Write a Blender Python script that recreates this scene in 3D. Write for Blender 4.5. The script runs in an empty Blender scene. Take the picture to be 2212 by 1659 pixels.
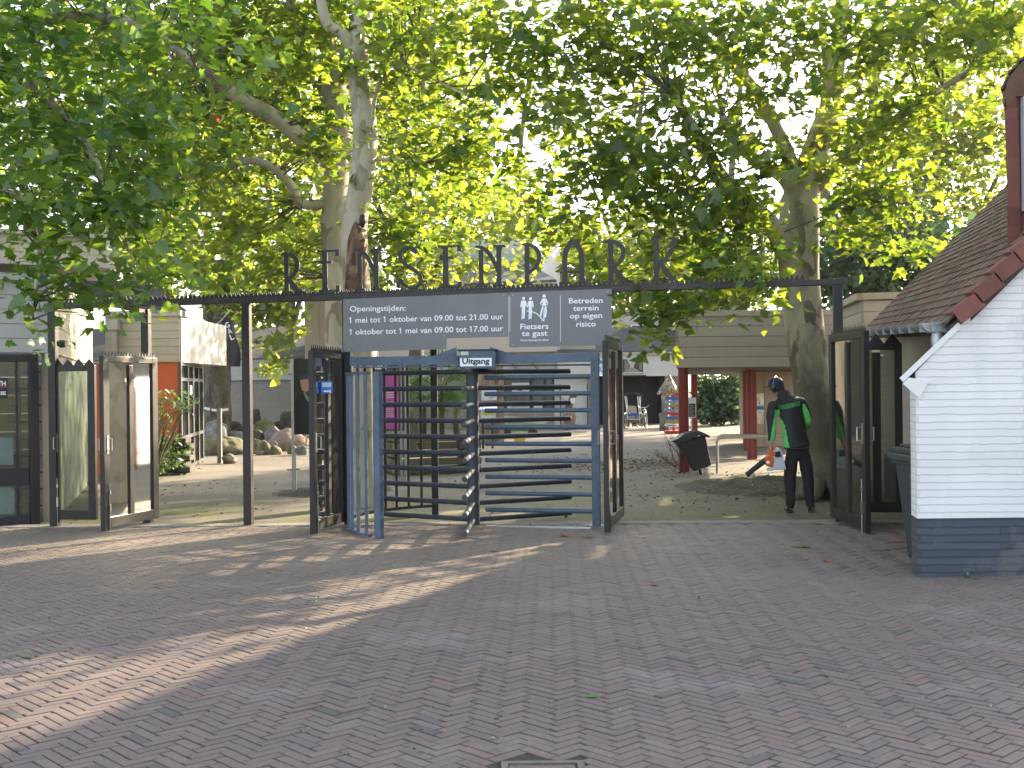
import bpy, bmesh, math, random
import numpy as np
from mathutils import Vector, Matrix, noise
from mathutils.bvhtree import BVHTree
random.seed(7); RNG=np.random.default_rng(11)
SC=bpy.context.scene; COL=SC.collection
# ---------------------------------------------------------------- survey of the place
# the photograph was measured on a 2212 px wide copy; these turn a sighting into a point at its real distance
F=2520.0; CX=1106.0; HY=836.0; ROLL=0.011; HC=1.62; GS=0.012
def ray(px,py):
    u=(px-CX)/F; v=-(py-HY)/F
    return u+v*ROLL, v-u*ROLL
def W(px,py,d):
    u,v=ray(px,py); return Vector((u*d,d,HC+v*d))
def G(px,py):
    u,v=ray(px,py); t=HC/(GS*u-v); return Vector((u*t,t,GS*u*t))
def gz(x): return GS*x
def GD(px,d):
    u,_=ray(px,900); return Vector((u*d,d,gz(u*d)))
def onpl(px,py,A,B,off=0.0):
    u,v=ray(px,py); ax,ay=A[0],A[1]; dx,dy=B[0]-A[0],B[1]-A[1]
    n=Vector((dy,-dx,0)).normalized()            # towards the street (-y) when A->B runs +x
    ax+=n.x*off; ay+=n.y*off
    t=(ax*dy-ay*dx)/(u*dy-dx)
    return Vector((u*t,t,HC+v*t))
# ---------------------------------------------------------------- materials
MATS={}
def nt(name):
    m=bpy.data.materials.new(name); m.use_nodes=True; t=m.node_tree; t.nodes.clear()
    return m,t,t.nodes,t.links
def mat(name,col,rough=.6,var=.15,scale=6,bump=.0,bscale=40,metal=0,spec=.5,col2=None,thr=.5,tint=None,coat=0,dist=.01):
    if name in MATS: return MATS[name]
    m,t,N,L=nt(name)
    o=N.new('ShaderNodeOutputMaterial'); b=N.new('ShaderNodeBsdfPrincipled'); L.new(b.outputs[0],o.inputs[0])
    tc=N.new('ShaderNodeTexCoord'); n1=N.new('ShaderNodeTexNoise'); n1.inputs['Scale'].default_value=scale; n1.inputs['Detail'].default_value=6; n1.inputs['Roughness'].default_value=.65
    L.new(tc.outputs['Object'],n1.inputs['Vector'])
    r=N.new('ShaderNodeValToRGB'); c=Vector(col[:3])
    r.color_ramp.elements[0].position=.3; r.color_ramp.elements[1].position=.7
    r.color_ramp.elements[0].color=(*(c*(1-var)),1); r.color_ramp.elements[1].color=(*(c*(1+var)),1)
    L.new(n1.outputs['Fac'],r.inputs['Fac']); out=r.outputs[0]
    if col2:
        n2=N.new('ShaderNodeTexNoise'); n2.inputs['Scale'].default_value=scale*.6; n2.inputs['Detail'].default_value=8; n2.inputs['Roughness'].default_value=.7
        ad=N.new('ShaderNodeVectorMath'); ad.operation='ADD'; ad.inputs[1].default_value=(7,3,5); L.new(tc.outputs['Object'],ad.inputs[0]); L.new(ad.outputs[0],n2.inputs['Vector'])
        r2=N.new('ShaderNodeValToRGB'); r2.color_ramp.elements[0].position=thr; r2.color_ramp.elements[1].position=min(1,thr+.1)
        L.new(n2.outputs['Fac'],r2.inputs['Fac']); mx=N.new('ShaderNodeMixRGB'); L.new(r2.outputs[0],mx.inputs[0]); L.new(out,mx.inputs[1]); mx.inputs[2].default_value=(*col2[:3],1); out=mx.outputs[0]
    if tint:
        at=N.new('ShaderNodeAttribute'); at.attribute_name='tint'; hs=N.new('ShaderNodeHueSaturation'); mr=N.new('ShaderNodeMapRange')
        mr.inputs['To Min'].default_value=1-tint; mr.inputs['To Max'].default_value=1+tint; L.new(at.outputs['Fac'],mr.inputs['Value']); L.new(mr.outputs[0],hs.inputs['Value']); L.new(out,hs.inputs['Color']); out=hs.outputs[0]
    L.new(out,b.inputs['Base Color']); b.inputs['Roughness'].default_value=rough; b.inputs['Metallic'].default_value=metal
    b.inputs['Specular IOR Level'].default_value=spec
    if coat: b.inputs['Coat Weight'].default_value=coat
    if bump:
        nb=N.new('ShaderNodeTexNoise'); nb.inputs['Scale'].default_value=bscale; nb.inputs['Detail'].default_value=5; L.new(tc.outputs['Object'],nb.inputs['Vector'])
        bp=N.new('ShaderNodeBump'); bp.inputs['Strength'].default_value=bump; bp.inputs['Distance'].default_value=dist; L.new(nb.outputs['Fac'],bp.inputs['Height']); L.new(bp.outputs[0],b.inputs['Normal'])
    MATS[name]=m; return m
def brickmat(name,col,mortar,bw=.21,bh=.06,var=.12,bump=.5,ms=.008,speck=None,rough=.75):
    m,t,N,L=nt(name); o=N.new('ShaderNodeOutputMaterial'); b=N.new('ShaderNodeBsdfPrincipled'); L.new(b.outputs[0],o.inputs[0])
    tc=N.new('ShaderNodeTexCoord'); sp=N.new('ShaderNodeSeparateXYZ'); L.new(tc.outputs['Object'],sp.inputs[0]); cb=N.new('ShaderNodeCombineXYZ')
    ad=N.new('ShaderNodeMath'); ad.operation='ADD'; L.new(sp.outputs['X'],ad.inputs[0]); L.new(sp.outputs['Y'],ad.inputs[1])
    nz=N.new('ShaderNodeTexNoise'); nz.inputs['Scale'].default_value=7; L.new(tc.outputs['Object'],nz.inputs['Vector'])
    ma=N.new('ShaderNodeMath'); ma.operation='MULTIPLY_ADD'; ma.inputs[1].default_value=.022; L.new(nz.outputs['Fac'],ma.inputs[0]); L.new(sp.outputs['Z'],ma.inputs[2])
    L.new(ad.outputs[0],cb.inputs[0]); L.new(ma.outputs[0],cb.inputs[1])
    br=N.new('ShaderNodeTexBrick'); L.new(cb.outputs[0],br.inputs['Vector']); br.inputs['Scale'].default_value=1; br.inputs['Brick Width'].default_value=bw; br.inputs['Row Height'].default_value=bh
    br.inputs['Mortar Size'].default_value=ms; br.inputs['Mortar Smooth'].default_value=.3; c=Vector(col)
    br.inputs['Color1'].default_value=(*(c*(1-var)),1); br.inputs['Color2'].default_value=(*(c*(1+var)),1); br.inputs['Mortar'].default_value=(*mortar,1)
    n1=N.new('ShaderNodeTexNoise'); n1.inputs['Scale'].default_value=1.7; n1.inputs['Detail'].default_value=8; L.new(tc.outputs['Object'],n1.inputs['Vector'])
    r=N.new('ShaderNodeMapRange'); r.inputs['To Min'].default_value=.8; r.inputs['To Max'].default_value=1.15; L.new(n1.outputs['Fac'],r.inputs['Value'])
    hs=N.new('ShaderNodeHueSaturation'); L.new(br.outputs['Color'],hs.inputs['Color']); L.new(r.outputs[0],hs.inputs['Value']); out=hs.outputs[0]
    if speck:
        for sc_,th_,c_,am in speck:
            n3=N.new('ShaderNodeTexNoise'); n3.inputs['Scale'].default_value=sc_; n3.inputs['Detail'].default_value=5; n3.inputs['Roughness'].default_value=.7; L.new(tc.outputs['Object'],n3.inputs['Vector'])
            r3=N.new('ShaderNodeValToRGB'); r3.color_ramp.elements[0].position=th_; r3.color_ramp.elements[0].color=(0,0,0,1); r3.color_ramp.elements[1].position=th_+.05; r3.color_ramp.elements[1].color=(am,am,am,1); L.new(n3.outputs['Fac'],r3.inputs[0])
            m3=N.new('ShaderNodeMixRGB'); L.new(r3.outputs[0],m3.inputs[0]); L.new(out,m3.inputs[1]); m3.inputs[2].default_value=(*c_,1); out=m3.outputs[0]
    L.new(out,b.inputs['Base Color'])
    b.inputs['Roughness'].default_value=rough
    n2=N.new('ShaderNodeTexNoise'); n2.inputs['Scale'].default_value=30; n2.inputs['Detail'].default_value=4; L.new(tc.outputs['Object'],n2.inputs['Vector'])
    iv=N.new('ShaderNodeMath'); iv.operation='MULTIPLY_ADD'; iv.inputs[1].default_value=-1; L.new(br.outputs['Fac'],iv.inputs[0])
    sc=N.new('ShaderNodeMath'); sc.operation='MULTIPLY'; sc.inputs[1].default_value=.6; L.new(n2.outputs['Fac'],sc.inputs[0]); L.new(sc.outputs[0],iv.inputs[2])
    bp=N.new('ShaderNodeBump'); bp.inputs['Strength'].default_value=bump; bp.inputs['Distance'].default_value=.008; L.new(iv.outputs[0],bp.inputs['Height']); L.new(bp.outputs[0],b.inputs['Normal'])
    MATS[name]=m; return m
def leafmat(name,dark,light,tdark,tlight,trans=.5,gloss=.08):
    m,t,N,L=nt(name); o=N.new('ShaderNodeOutputMaterial')
    at=N.new('ShaderNodeAttribute'); at.attribute_name='tint'
    r=N.new('ShaderNodeValToRGB'); r.color_ramp.elements[0].color=(*dark,1); r.color_ramp.elements[1].color=(*light,1)
    e=r.color_ramp.elements.new(.985); e.color=(*light,1); r.color_ramp.elements[-1].color=(.30,.06,.02,1)
    r2=N.new('ShaderNodeValToRGB'); r2.color_ramp.elements[0].color=(*tdark,1); r2.color_ramp.elements[1].color=(*tlight,1)
    e=r2.color_ramp.elements.new(.985); e.color=(*tlight,1); r2.color_ramp.elements[-1].color=(.6,.12,.03,1)
    L.new(at.outputs['Fac'],r.inputs[0]); L.new(at.outputs['Fac'],r2.inputs[0])
    d=N.new('ShaderNodeBsdfDiffuse'); tr=N.new('ShaderNodeBsdfTranslucent'); g=N.new('ShaderNodeBsdfGlossy'); g.inputs['Roughness'].default_value=.42; g.inputs['Color'].default_value=(.8,.9,1,1)
    L.new(r.outputs[0],d.inputs[0]); L.new(r2.outputs[0],tr.inputs[0])
    a=N.new('ShaderNodeMixShader'); a.inputs[0].default_value=trans; L.new(d.outputs[0],a.inputs[1]); L.new(tr.outputs[0],a.inputs[2])
    b=N.new('ShaderNodeMixShader'); b.inputs[0].default_value=gloss; L.new(a.outputs[0],b.inputs[1]); L.new(g.outputs[0],b.inputs[2]); L.new(b.outputs[0],o.inputs[0])
    MATS[name]=m; return m
def glassmat(name,tint=(.85,.92,.88),dirt=.10,dcol=(.30,.32,.27)):
    m,t,N,L=nt(name); o=N.new('ShaderNodeOutputMaterial')
    tr=N.new('ShaderNodeBsdfTransparent'); tr.inputs[0].default_value=(*tint,1); g=N.new('ShaderNodeBsdfGlossy'); g.inputs['Roughness'].default_value=.04
    lw=N.new('ShaderNodeFresnel'); lw.inputs[0].default_value=1.5; a=N.new('ShaderNodeMixShader'); L.new(lw.outputs[0],a.inputs[0]); L.new(tr.outputs[0],a.inputs[1]); L.new(g.outputs[0],a.inputs[2])
    d=N.new('ShaderNodeBsdfDiffuse'); d.inputs[0].default_value=(*dcol,1); n=N.new('ShaderNodeTexNoise'); n.inputs['Scale'].default_value=3; n.inputs['Detail'].default_value=6
    tc=N.new('ShaderNodeTexCoord'); L.new(tc.outputs['Object'],n.inputs['Vector']); mr=N.new('ShaderNodeMapRange'); mr.inputs['From Min'].default_value=.35; mr.inputs['From Max'].default_value=.75; mr.inputs['To Min'].default_value=dirt*.4; mr.inputs['To Max'].default_value=dirt*2.2; L.new(n.outputs['Fac'],mr.inputs[0])
    b=N.new('ShaderNodeMixShader'); L.new(mr.outputs[0],b.inputs[0]); L.new(a.outputs[0],b.inputs[1]); L.new(d.outputs[0],b.inputs[2]); L.new(b.outputs[0],o.inputs[0])
    MATS[name]=m; return m
# ---------------------------------------------------------------- mesh builder
class MB:
    def __init__(s): s.v=[]; s.f=[]; s.m=[]; s.t=[]
    def add(s,vs,fs,mi=0,t=None):
        n=len(s.v); s.v+= [Vector(v) for v in vs]; s.f+=[tuple(i+n for i in f) for f in fs]; s.m+=[mi]*len(fs)
        tt=random.random() if t is None else t; s.t+=[tt]*len(fs)
    def obb(s,c,a,b,d,mi=0,t=None):
        c=Vector(c);a=Vector(a);b=Vector(b);d=Vector(d)
        vs=[c+i*a+j*b+k*d for k in(-1,1) for j in(-1,1) for i in(-1,1)]
        s.add(vs,[(0,2,3,1),(4,5,7,6),(0,1,5,4),(2,6,7,3),(0,4,6,2),(1,3,7,5)],mi,t)
    def box(s,x0,y0,z0,x1,y1,z1,mi=0,t=None):
        s.obb(((x0+x1)/2,(y0+y1)/2,(z0+z1)/2),((x1-x0)/2,0,0),(0,(y1-y0)/2,0),(0,0,(z1-z0)/2),mi,t)
    def bar(s,p,q,w,h,mi=0,up=(0,0,1),t=None):     # rectangular bar from p to q; w sideways, h along up
        p=Vector(p);q=Vector(q);d=q-p; L=d.length; d.normalize(); u=Vector(up)
        if abs(d.dot(u))>.98: u=Vector((0,1,0))
        sd=d.cross(u).normalized(); u=sd.cross(d).normalized()
        s.obb((p+q)/2,d*(L/2),sd*(w/2),u*(h/2),mi,t)
    def tube(s,pts,r,n=10,mi=0,cap=True,t=None,wob=0):
        pts=[Vector(p) for p in pts]; rs=r if isinstance(r,(list,tuple)) else [r]*len(pts); vs=[];fs=[]
        ref=Vector((0,0,1)); prev=None
        for i,p in enumerate(pts):
            d=(pts[min(i+1,len(pts)-1)]-pts[max(i-1,0)]).normalized()
            if prev is None:
                a=d.cross(ref); 
                if a.length<.05: a=d.cross(Vector((1,0,0)))
                a.normalize()
            else:
                a=(prev-d*prev.dot(d)).normalized()
            prev=a; b=d.cross(a)
            for k in range(n):
                an=2*math.pi*k/n; rr=rs[i]
                if wob: rr*=1+wob*noise.noise(Vector((p.x*2+math.cos(an)*1.3,p.y*2+math.sin(an)*1.3,p.z*1.4)))
                vs.append(p+(a*math.cos(an)+b*math.sin(an))*rr)
        for i in range(len(pts)-1):
            for k in range(n):
                k2=(k+1)%n; fs.append((i*n+k,i*n+k2,(i+1)*n+k2,(i+1)*n+k))
        if cap: fs.append(tuple(range(n-1,-1,-1))); fs.append(tuple((len(pts)-1)*n+k for k in range(n)))
        s.add(vs,fs,mi,t)
    def prism(s,poly,vec,mi=0,t=None):
        poly=[Vector(p) for p in poly]; n=len(poly); vec=Vector(vec)
        s.add(poly+[p+vec for p in poly],[tuple(range(n)),tuple(range(2*n-1,n-1,-1))]+[(i,i+n,(i+1)%n+n,(i+1)%n) for i in range(n)],mi,t)
    def lathe(s,prof,c,n=20,mi=0,t=None,sx=1,sy=1):
        c=Vector(c); vs=[];fs=[]
        for r,z in prof:
            for k in range(n):
                a=2*math.pi*k/n; vs.append(c+Vector((r*sx*math.cos(a),r*sy*math.sin(a),z)))
        for i in range(len(prof)-1):
            for k in range(n):
                k2=(k+1)%n; fs.append((i*n+k,i*n+k2,(i+1)*n+k2,(i+1)*n+k))
        fs.append(tuple(range(n-1,-1,-1))); fs.append(tuple((len(prof)-1)*n+k for k in range(n)))
        s.add(vs,fs,mi,t)
    def ball(s,c,r,seg=12,mi=0,sc=(1,1,1)):
        prof=[(max(1e-3,r*math.sin(math.pi*i/8)),-r*math.cos(math.pi*i/8)) for i in range(9)]
        n=len(s.v); s.lathe(prof,(0,0,0),seg,mi); c=Vector(c)
        for i in range(n,len(s.v)): v=s.v[i]; s.v[i]=Vector((v.x*sc[0],v.y*sc[1],v.z*sc[2]))+c
    def xf(s,M,start=0):
        for i in range(start,len(s.v)): s.v[i]=M@s.v[i]
def tag(o,label=None,cat=None,group=None,kind=None):
    if label: o['label']=label
    if cat: o['category']=cat
    if group: o['group']=group
    if kind: o['kind']=kind
    return o
def thing(name,label,cat,loc=(0,0,0),group=None):
    o=bpy.data.objects.new(name,None); COL.objects.link(o); o.location=loc; o.empty_display_size=.1
    return tag(o,label,cat,group)
def finish(me,mats,smooth,ang):
    for m in (mats if isinstance(mats,(list,tuple)) else [mats]): me.materials.append(m)
    if smooth:
        me.polygons.foreach_set('use_smooth',[True]*len(me.polygons))
        me.set_sharp_from_angle(angle=ang)
def obj(name,mb,mats,parent=None,label=None,smooth=False,ang=.7,loc=None,bevel=0,fixn=False):
    me=bpy.data.meshes.new(name)
    if parent is not None: L=Vector(WLOC.get(parent.name,parent.location))
    elif loc is not None: L=Vector(loc)
    else:
        xs=[v.x for v in mb.v];ys=[v.y for v in mb.v];zs=[v.z for v in mb.v]; L=Vector(((min(xs)+max(xs))/2,(min(ys)+max(ys))/2,min(zs)))
    me.from_pydata([v-L for v in mb.v],[],mb.f)
    if len(set(mb.m))>1: me.polygons.foreach_set('material_index',mb.m)
    a=me.attributes.new('tint','FLOAT','FACE'); a.data.foreach_set('value',mb.t)
    finish(me,mats,smooth,ang); me.update()
    if fixn:
        bm=bmesh.new(); bm.from_mesh(me); bmesh.ops.recalc_face_normals(bm,faces=bm.faces); bm.to_mesh(me); bm.free()
    o=bpy.data.objects.new(name,me); COL.objects.link(o)
    if parent is not None:
        o.parent=parent
        WLOC[o.name]=L
    else: o.location=L
    if label: o['label']=label
    if bevel:
        b=o.modifiers.new('Bevel','BEVEL'); b.width=bevel; b.segments=2; b.limit_method='ANGLE'
    return o
WLOC={}
def top(name,mb,mats,label,cat,group=None,kind=None,**k):
    o=obj(name,mb,mats,None,**k); return tag(o,label,cat,group,kind)
_tc={}
def twidth(txt):
    cu=bpy.data.curves.new('t','FONT'); cu.body=txt; cu.size=1; o=bpy.data.objects.new('t',cu); COL.objects.link(o); bpy.context.view_layer.update(); bb=o.bound_box
    w=max(b[0] for b in bb)-min(b[0] for b in bb); bpy.data.objects.remove(o); bpy.data.curves.remove(cu); return w
def textmb(txt,org,right,up,nrm,width=None,height=None,depth=.002,bold=.0,align='L',mb=None,mi=0):
    cu=bpy.data.curves.new('t','FONT'); cu.body=txt; cu.size=1; cu.extrude=0; cu.offset=bold; cu.resolution_u=3
    o=bpy.data.objects.new('t',cu); COL.objects.link(o); bpy.context.view_layer.update()
    me=bpy.data.meshes.new_from_object(o.evaluated_get(bpy.context.evaluated_depsgraph_get()))
    vs=[v.co.copy() for v in me.vertices]; fs=[tuple(p.vertices) for p in me.polygons]
    bpy.data.objects.remove(o); bpy.data.curves.remove(cu); bpy.data.meshes.remove(me)
    x0=min(v.x for v in vs);x1=max(v.x for v in vs); sy=(height/.70) if height else None; sx=(width/(x1-x0)) if width else None
    if sy is None: sy=sx
    if sx is None: sx=sy
    w=(x1-x0)*sx; sh={'L':0,'C':-w/2,'R':-w}[align]
    org=Vector(org);right=Vector(right);up=Vector(up);nrm=Vector(nrm); mb=mb or MB()
    P=[org+right*((v.x-x0)*sx+sh)+up*(v.y*sy)+nrm*depth for v in vs]
    mb.add(P,fs,mi,.5); return mb
def stroke(mb,pts,w,org,right,up,nrm,d0,d1,mi=0):  # flat ribbon along 2-D points, extruded between depths d0..d1 along nrm
    P=[Vector((p[0],p[1],0)) for p in pts]; n=len(P); ws=w if isinstance(w,(list,tuple)) else [w]*n; L=[];R=[]
    for i in range(n):
        d=(P[min(i+1,n-1)]-P[max(i-1,0)]).normalized(); q=Vector((-d.y,d.x,0)); L.append(P[i]+q*ws[i]/2); R.append(P[i]-q*ws[i]/2)
    def T(p,z): return org+right*p.x+up*p.y+nrm*z
    vs=[T(p,d1) for p in L]+[T(p,d1) for p in R]+[T(p,d0) for p in L]+[T(p,d0) for p in R]; fs=[]
    for i in range(n-1):
        fs+=[(i,n+i,n+i+1,i+1),(2*n+i,2*n+i+1,3*n+i+1,3*n+i),(i,i+1,2*n+i+1,2*n+i),(n+i,3*n+i,3*n+i+1,n+i+1)]
    fs+=[(0,2*n,3*n,n),(n-1,2*n-1,4*n-1,3*n-1)]
    mb.add(vs,fs,mi,.5)
def bez(p0,p1,p2,p3,n=8):
    r=[]
    for i in range(n+1):
        t=i/n; a=(1-t)**3;b=3*t*(1-t)**2;c=3*t*t*(1-t);d=t**3
        r.append((a*p0[0]+b*p1[0]+c*p2[0]+d*p3[0],a*p0[1]+b*p1[1]+c*p2[1]+d*p3[1]))
    return r
def siding(mb,A,B,z0,z1,pitch,thick=.03,mi=0,groove=.008,side=1):   # boards standing on the line A-B (xy), facing the street side
    A=Vector((A[0],A[1],0));B=Vector((B[0],B[1],0)); d=(B-A).normalized(); n=Vector((d.y,-d.x,0))*side; L=(B-A).length; c=(A+B)/2
    k=max(1,round((z1-z0)/pitch)); p=(z1-z0)/k
    for i in range(k):
        za=z0+i*p+groove; zb=z0+(i+1)*p
        mb.obb(c+Vector((0,0,(za+zb)/2))+n*(thick/2),d*(L/2),n*(thick/2),Vector((0,0,(zb-za)/2)),mi)
def vpanels(mb,A,B,z0,z1,pitch,thick=.03,mi=0,groove=.012):
    A=Vector((A[0],A[1],0));B=Vector((B[0],B[1],0)); d=(B-A).normalized(); n=Vector((d.y,-d.x,0)); L=(B-A).length
    k=max(1,round(L/pitch)); p=L/k
    for i in range(k):
        c=A+d*(i+.5)*p; mb.obb(c+Vector((0,0,(z0+z1)/2))+n*thick/2,d*(p/2-groove/2),n*(thick/2),Vector((0,0,(z1-z0)/2)),mi)
def wallblock(mb,A,B,back,z0,z1,mi=0):   # solid block behind the line A-B
    A=Vector((A[0],A[1],0));B=Vector((B[0],B[1],0)); d=(B-A).normalized(); n=Vector((-d.y,d.x,0))
    c=(A+B)/2+n*back/2+Vector((0,0,(z0+z1)/2)); mb.obb(c,d*((B-A).length/2),n*(back/2),Vector((0,0,(z1-z0)/2)),mi)
# ---------------------------------------------------------------- materials used
ANT=mat('dark_steel',(.012,.011,.0115),.45,.3,9,.25,60,spec=.4,col2=(.075,.055,.045),thr=.60)
ANTB=mat('brown_steel',(.022,.017,.016),.5,.3,9,.25,60,col2=(.09,.07,.06),thr=.62)
BLUE=mat('slate_blue_paint',(.056,.088,.135),.45,.25,7,.3,50,col2=(.022,.028,.036),thr=.62)
BLUED=mat('turnstile_tube_paint',(.028,.038,.055),.55,.25,5,.15,50,col2=(.12,.125,.13),thr=.63)
SIGNG=mat('sign_grey',(.150,.154,.160),.5,.10,2.2,.05,40)
WHITE=mat('white_lettering',(.78,.80,.84),.5,.02)
PANELW=mat('white_panel',(.55,.55,.55),.6,.06,2,.1,20)
CREAM=mat('cream_siding',(.38,.35,.27),.7,.08,2.5,.15,40)
CREAM2=mat('beige_grey_siding',(.36,.325,.285),.75,.08,2,.15,40,tint=.07)
GREYS=mat('pale_grey_siding',(.42,.42,.42),.7,.07,2,.1,40)
TRIM=mat('trim_board',(.36,.33,.28),.7,.1,3,.1)
SLATE=mat('roof_felt',(.075,.075,.082),.85,.25,3,.4,60,col2=(.12,.12,.09),thr=.6)
DARKF=mat('blue_black_frame',(.006,.008,.015),.35,.2,5)
ORANGE=mat('orange_render',(.52,.115,.04),.8,.08,3,.2,60)
REDP=mat('red_post_paint',(.20,.018,.016),.45,.2,5,.15,30)
STEEL=mat('brushed_steel',(.5,.5,.5),.28,.1,20,metal=1)
GALV=mat('galvanised_steel',(.35,.37,.40),.42,.12,12,metal=.8)
BLACK=mat('black_plastic',(.012,.012,.013),.5,.2,20,.2,80)
MAG=mat('magenta_print',(.33,.045,.25),.4,.05)
CONC=mat('concrete_strip',(.20,.19,.175),.85,.2,6,.4,70,col2=(.12,.14,.07),thr=.6)
GLASS=glassmat('pane_glass'); GLASSD=glassmat('dirty_glass',(.62,.68,.62),.055,(.2,.2,.17))
BARK=None
# ---------------------------------------------------------------- bark
def barkmat(name,a,b,c,dirt,scale=2.2,lowdark=0):
    m,t,N,L=nt(name); o=N.new('ShaderNodeOutputMaterial'); p=N.new('ShaderNodeBsdfPrincipled'); L.new(p.outputs[0],o.inputs[0]); p.inputs['Roughness'].default_value=.85
    tc=N.new('ShaderNodeTexCoord'); mp=N.new('ShaderNodeMapping'); mp.inputs['Scale'].default_value=(1,1,.55); L.new(tc.outputs['Object'],mp.inputs[0])
    n0=N.new('ShaderNodeTexNoise'); n0.inputs['Scale'].default_value=5; n0.inputs['Detail'].default_value=5; L.new(mp.outputs[0],n0.inputs['Vector'])
    ds=N.new('ShaderNodeVectorMath'); ds.operation='MULTIPLY_ADD'; ds.inputs[1].default_value=(.25,.25,.25); L.new(n0.outputs['Color'],ds.inputs[0]); L.new(mp.outputs[0],ds.inputs[2])
    v=N.new('ShaderNodeTexVoronoi'); v.inputs['Scale'].default_value=scale*3; L.new(ds.outputs[0],v.inputs['Vector'])
    n=N.new('ShaderNodeTexNoise'); n.inputs['Scale'].default_value=scale; n.inputs['Detail'].default_value=3; L.new(ds.outputs[0],n.inputs['Vector'])
    r=N.new('ShaderNodeValToRGB'); r.color_ramp.interpolation='EASE'; E=r.color_ramp.elements; E[0].position=.36; E[0].color=(*dirt,1); E[1].position=.47; E[1].color=(*b,1); e=E.new(.56); e.color=(*a,1); e=E.new(.68); e.color=(*c,1)
    sm=N.new('ShaderNodeMixRGB'); sm.inputs[0].default_value=.35; L.new(n.outputs['Fac'],sm.inputs[1]); L.new(v.outputs['Color'],sm.inputs[2])
    bw=N.new('ShaderNodeRGBToBW'); L.new(sm.outputs[0],bw.inputs[0]); L.new(bw.outputs[0],r.inputs[0]); out=r.outputs[0]
    if lowdark:
        sp=N.new('ShaderNodeSeparateXYZ'); L.new(tc.outputs['Object'],sp.inputs[0]); nn=N.new('ShaderNodeMath'); nn.operation='MULTIPLY_ADD'; nn.inputs[1].default_value=2.2; L.new(n0.outputs['Fac'],nn.inputs[0]); L.new(sp.outputs['Z'],nn.inputs[2])
        mr=N.new('ShaderNodeMapRange'); mr.inputs['From Min'].default_value=lowdark+.4; mr.inputs['From Max'].default_value=lowdark+1.6; mr.inputs['To Min'].default_value=.85; mr.inputs['To Max'].default_value=0; L.new(nn.outputs[0],mr.inputs[0])
        mx=N.new('ShaderNodeMixRGB'); L.new(mr.outputs[0],mx.inputs[0]); L.new(out,mx.inputs[1]); mx.inputs[2].default_value=(.050,.048,.028,1); out=mx.outputs[0]
    L.new(out,p.inputs['Base Color'])
    bp=N.new('ShaderNodeBump'); bp.inputs['Strength'].default_value=.9; bp.inputs['Distance'].default_value=.03; L.new(bw.outputs[0],bp.inputs['Height']); L.new(bp.outputs[0],p.inputs['Normal'])
    MATS[name]=m; return m
BARKP=barkmat('plane_bark',(.40,.36,.275),(.35,.31,.23),(.45,.41,.32),(.22,.19,.13))
BARKL=barkmat('pale_plane_bark',(.40,.37,.29),(.34,.31,.235),(.46,.43,.35),(.22,.17,.12),1.7)
BARKD=barkmat('dark_rough_bark',(.11,.095,.065),(.09,.075,.05),(.15,.13,.09),(.05,.04,.03),3)
BARKM=barkmat('mossy_plane_bark',(.38,.335,.24),(.30,.26,.18),(.43,.39,.29),(.12,.10,.065),1.9,lowdark=1.9)
WOUND=barkmat('exposed_wood',(.20,.12,.07),(.13,.07,.045),(.30,.20,.13),(.05,.03,.02),4)
LF_MID=leafmat('plane_leaves',(.022,.052,.017),(.055,.102,.026),(.17,.31,.025),(.52,.60,.05),.48,.03)
LF_NEAR=leafmat('near_plane_leaves',(.024,.064,.020),(.060,.125,.030),(.14,.30,.02),(.40,.56,.04),.48,.04)
LF_FAR=leafmat('far_bright_leaves',(.04,.075,.025),(.095,.145,.04),(.26,.37,.04),(.62,.64,.08),.52,.03)
LF_DARK=leafmat('dark_dense_leaves',(.018,.045,.018),(.04,.085,.03),(.06,.13,.02),(.14,.24,.05),.35,.05)
LF_WIL=leafmat('pale_willow_leaves',(.09,.14,.045),(.17,.22,.08),(.24,.34,.08),(.42,.48,.14),.45,.03)
LF_SHR=leafmat('shrub_leaves',(.025,.07,.02),(.07,.14,.03),(.09,.2,.02),(.24,.36,.05),.35,.12)
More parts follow.
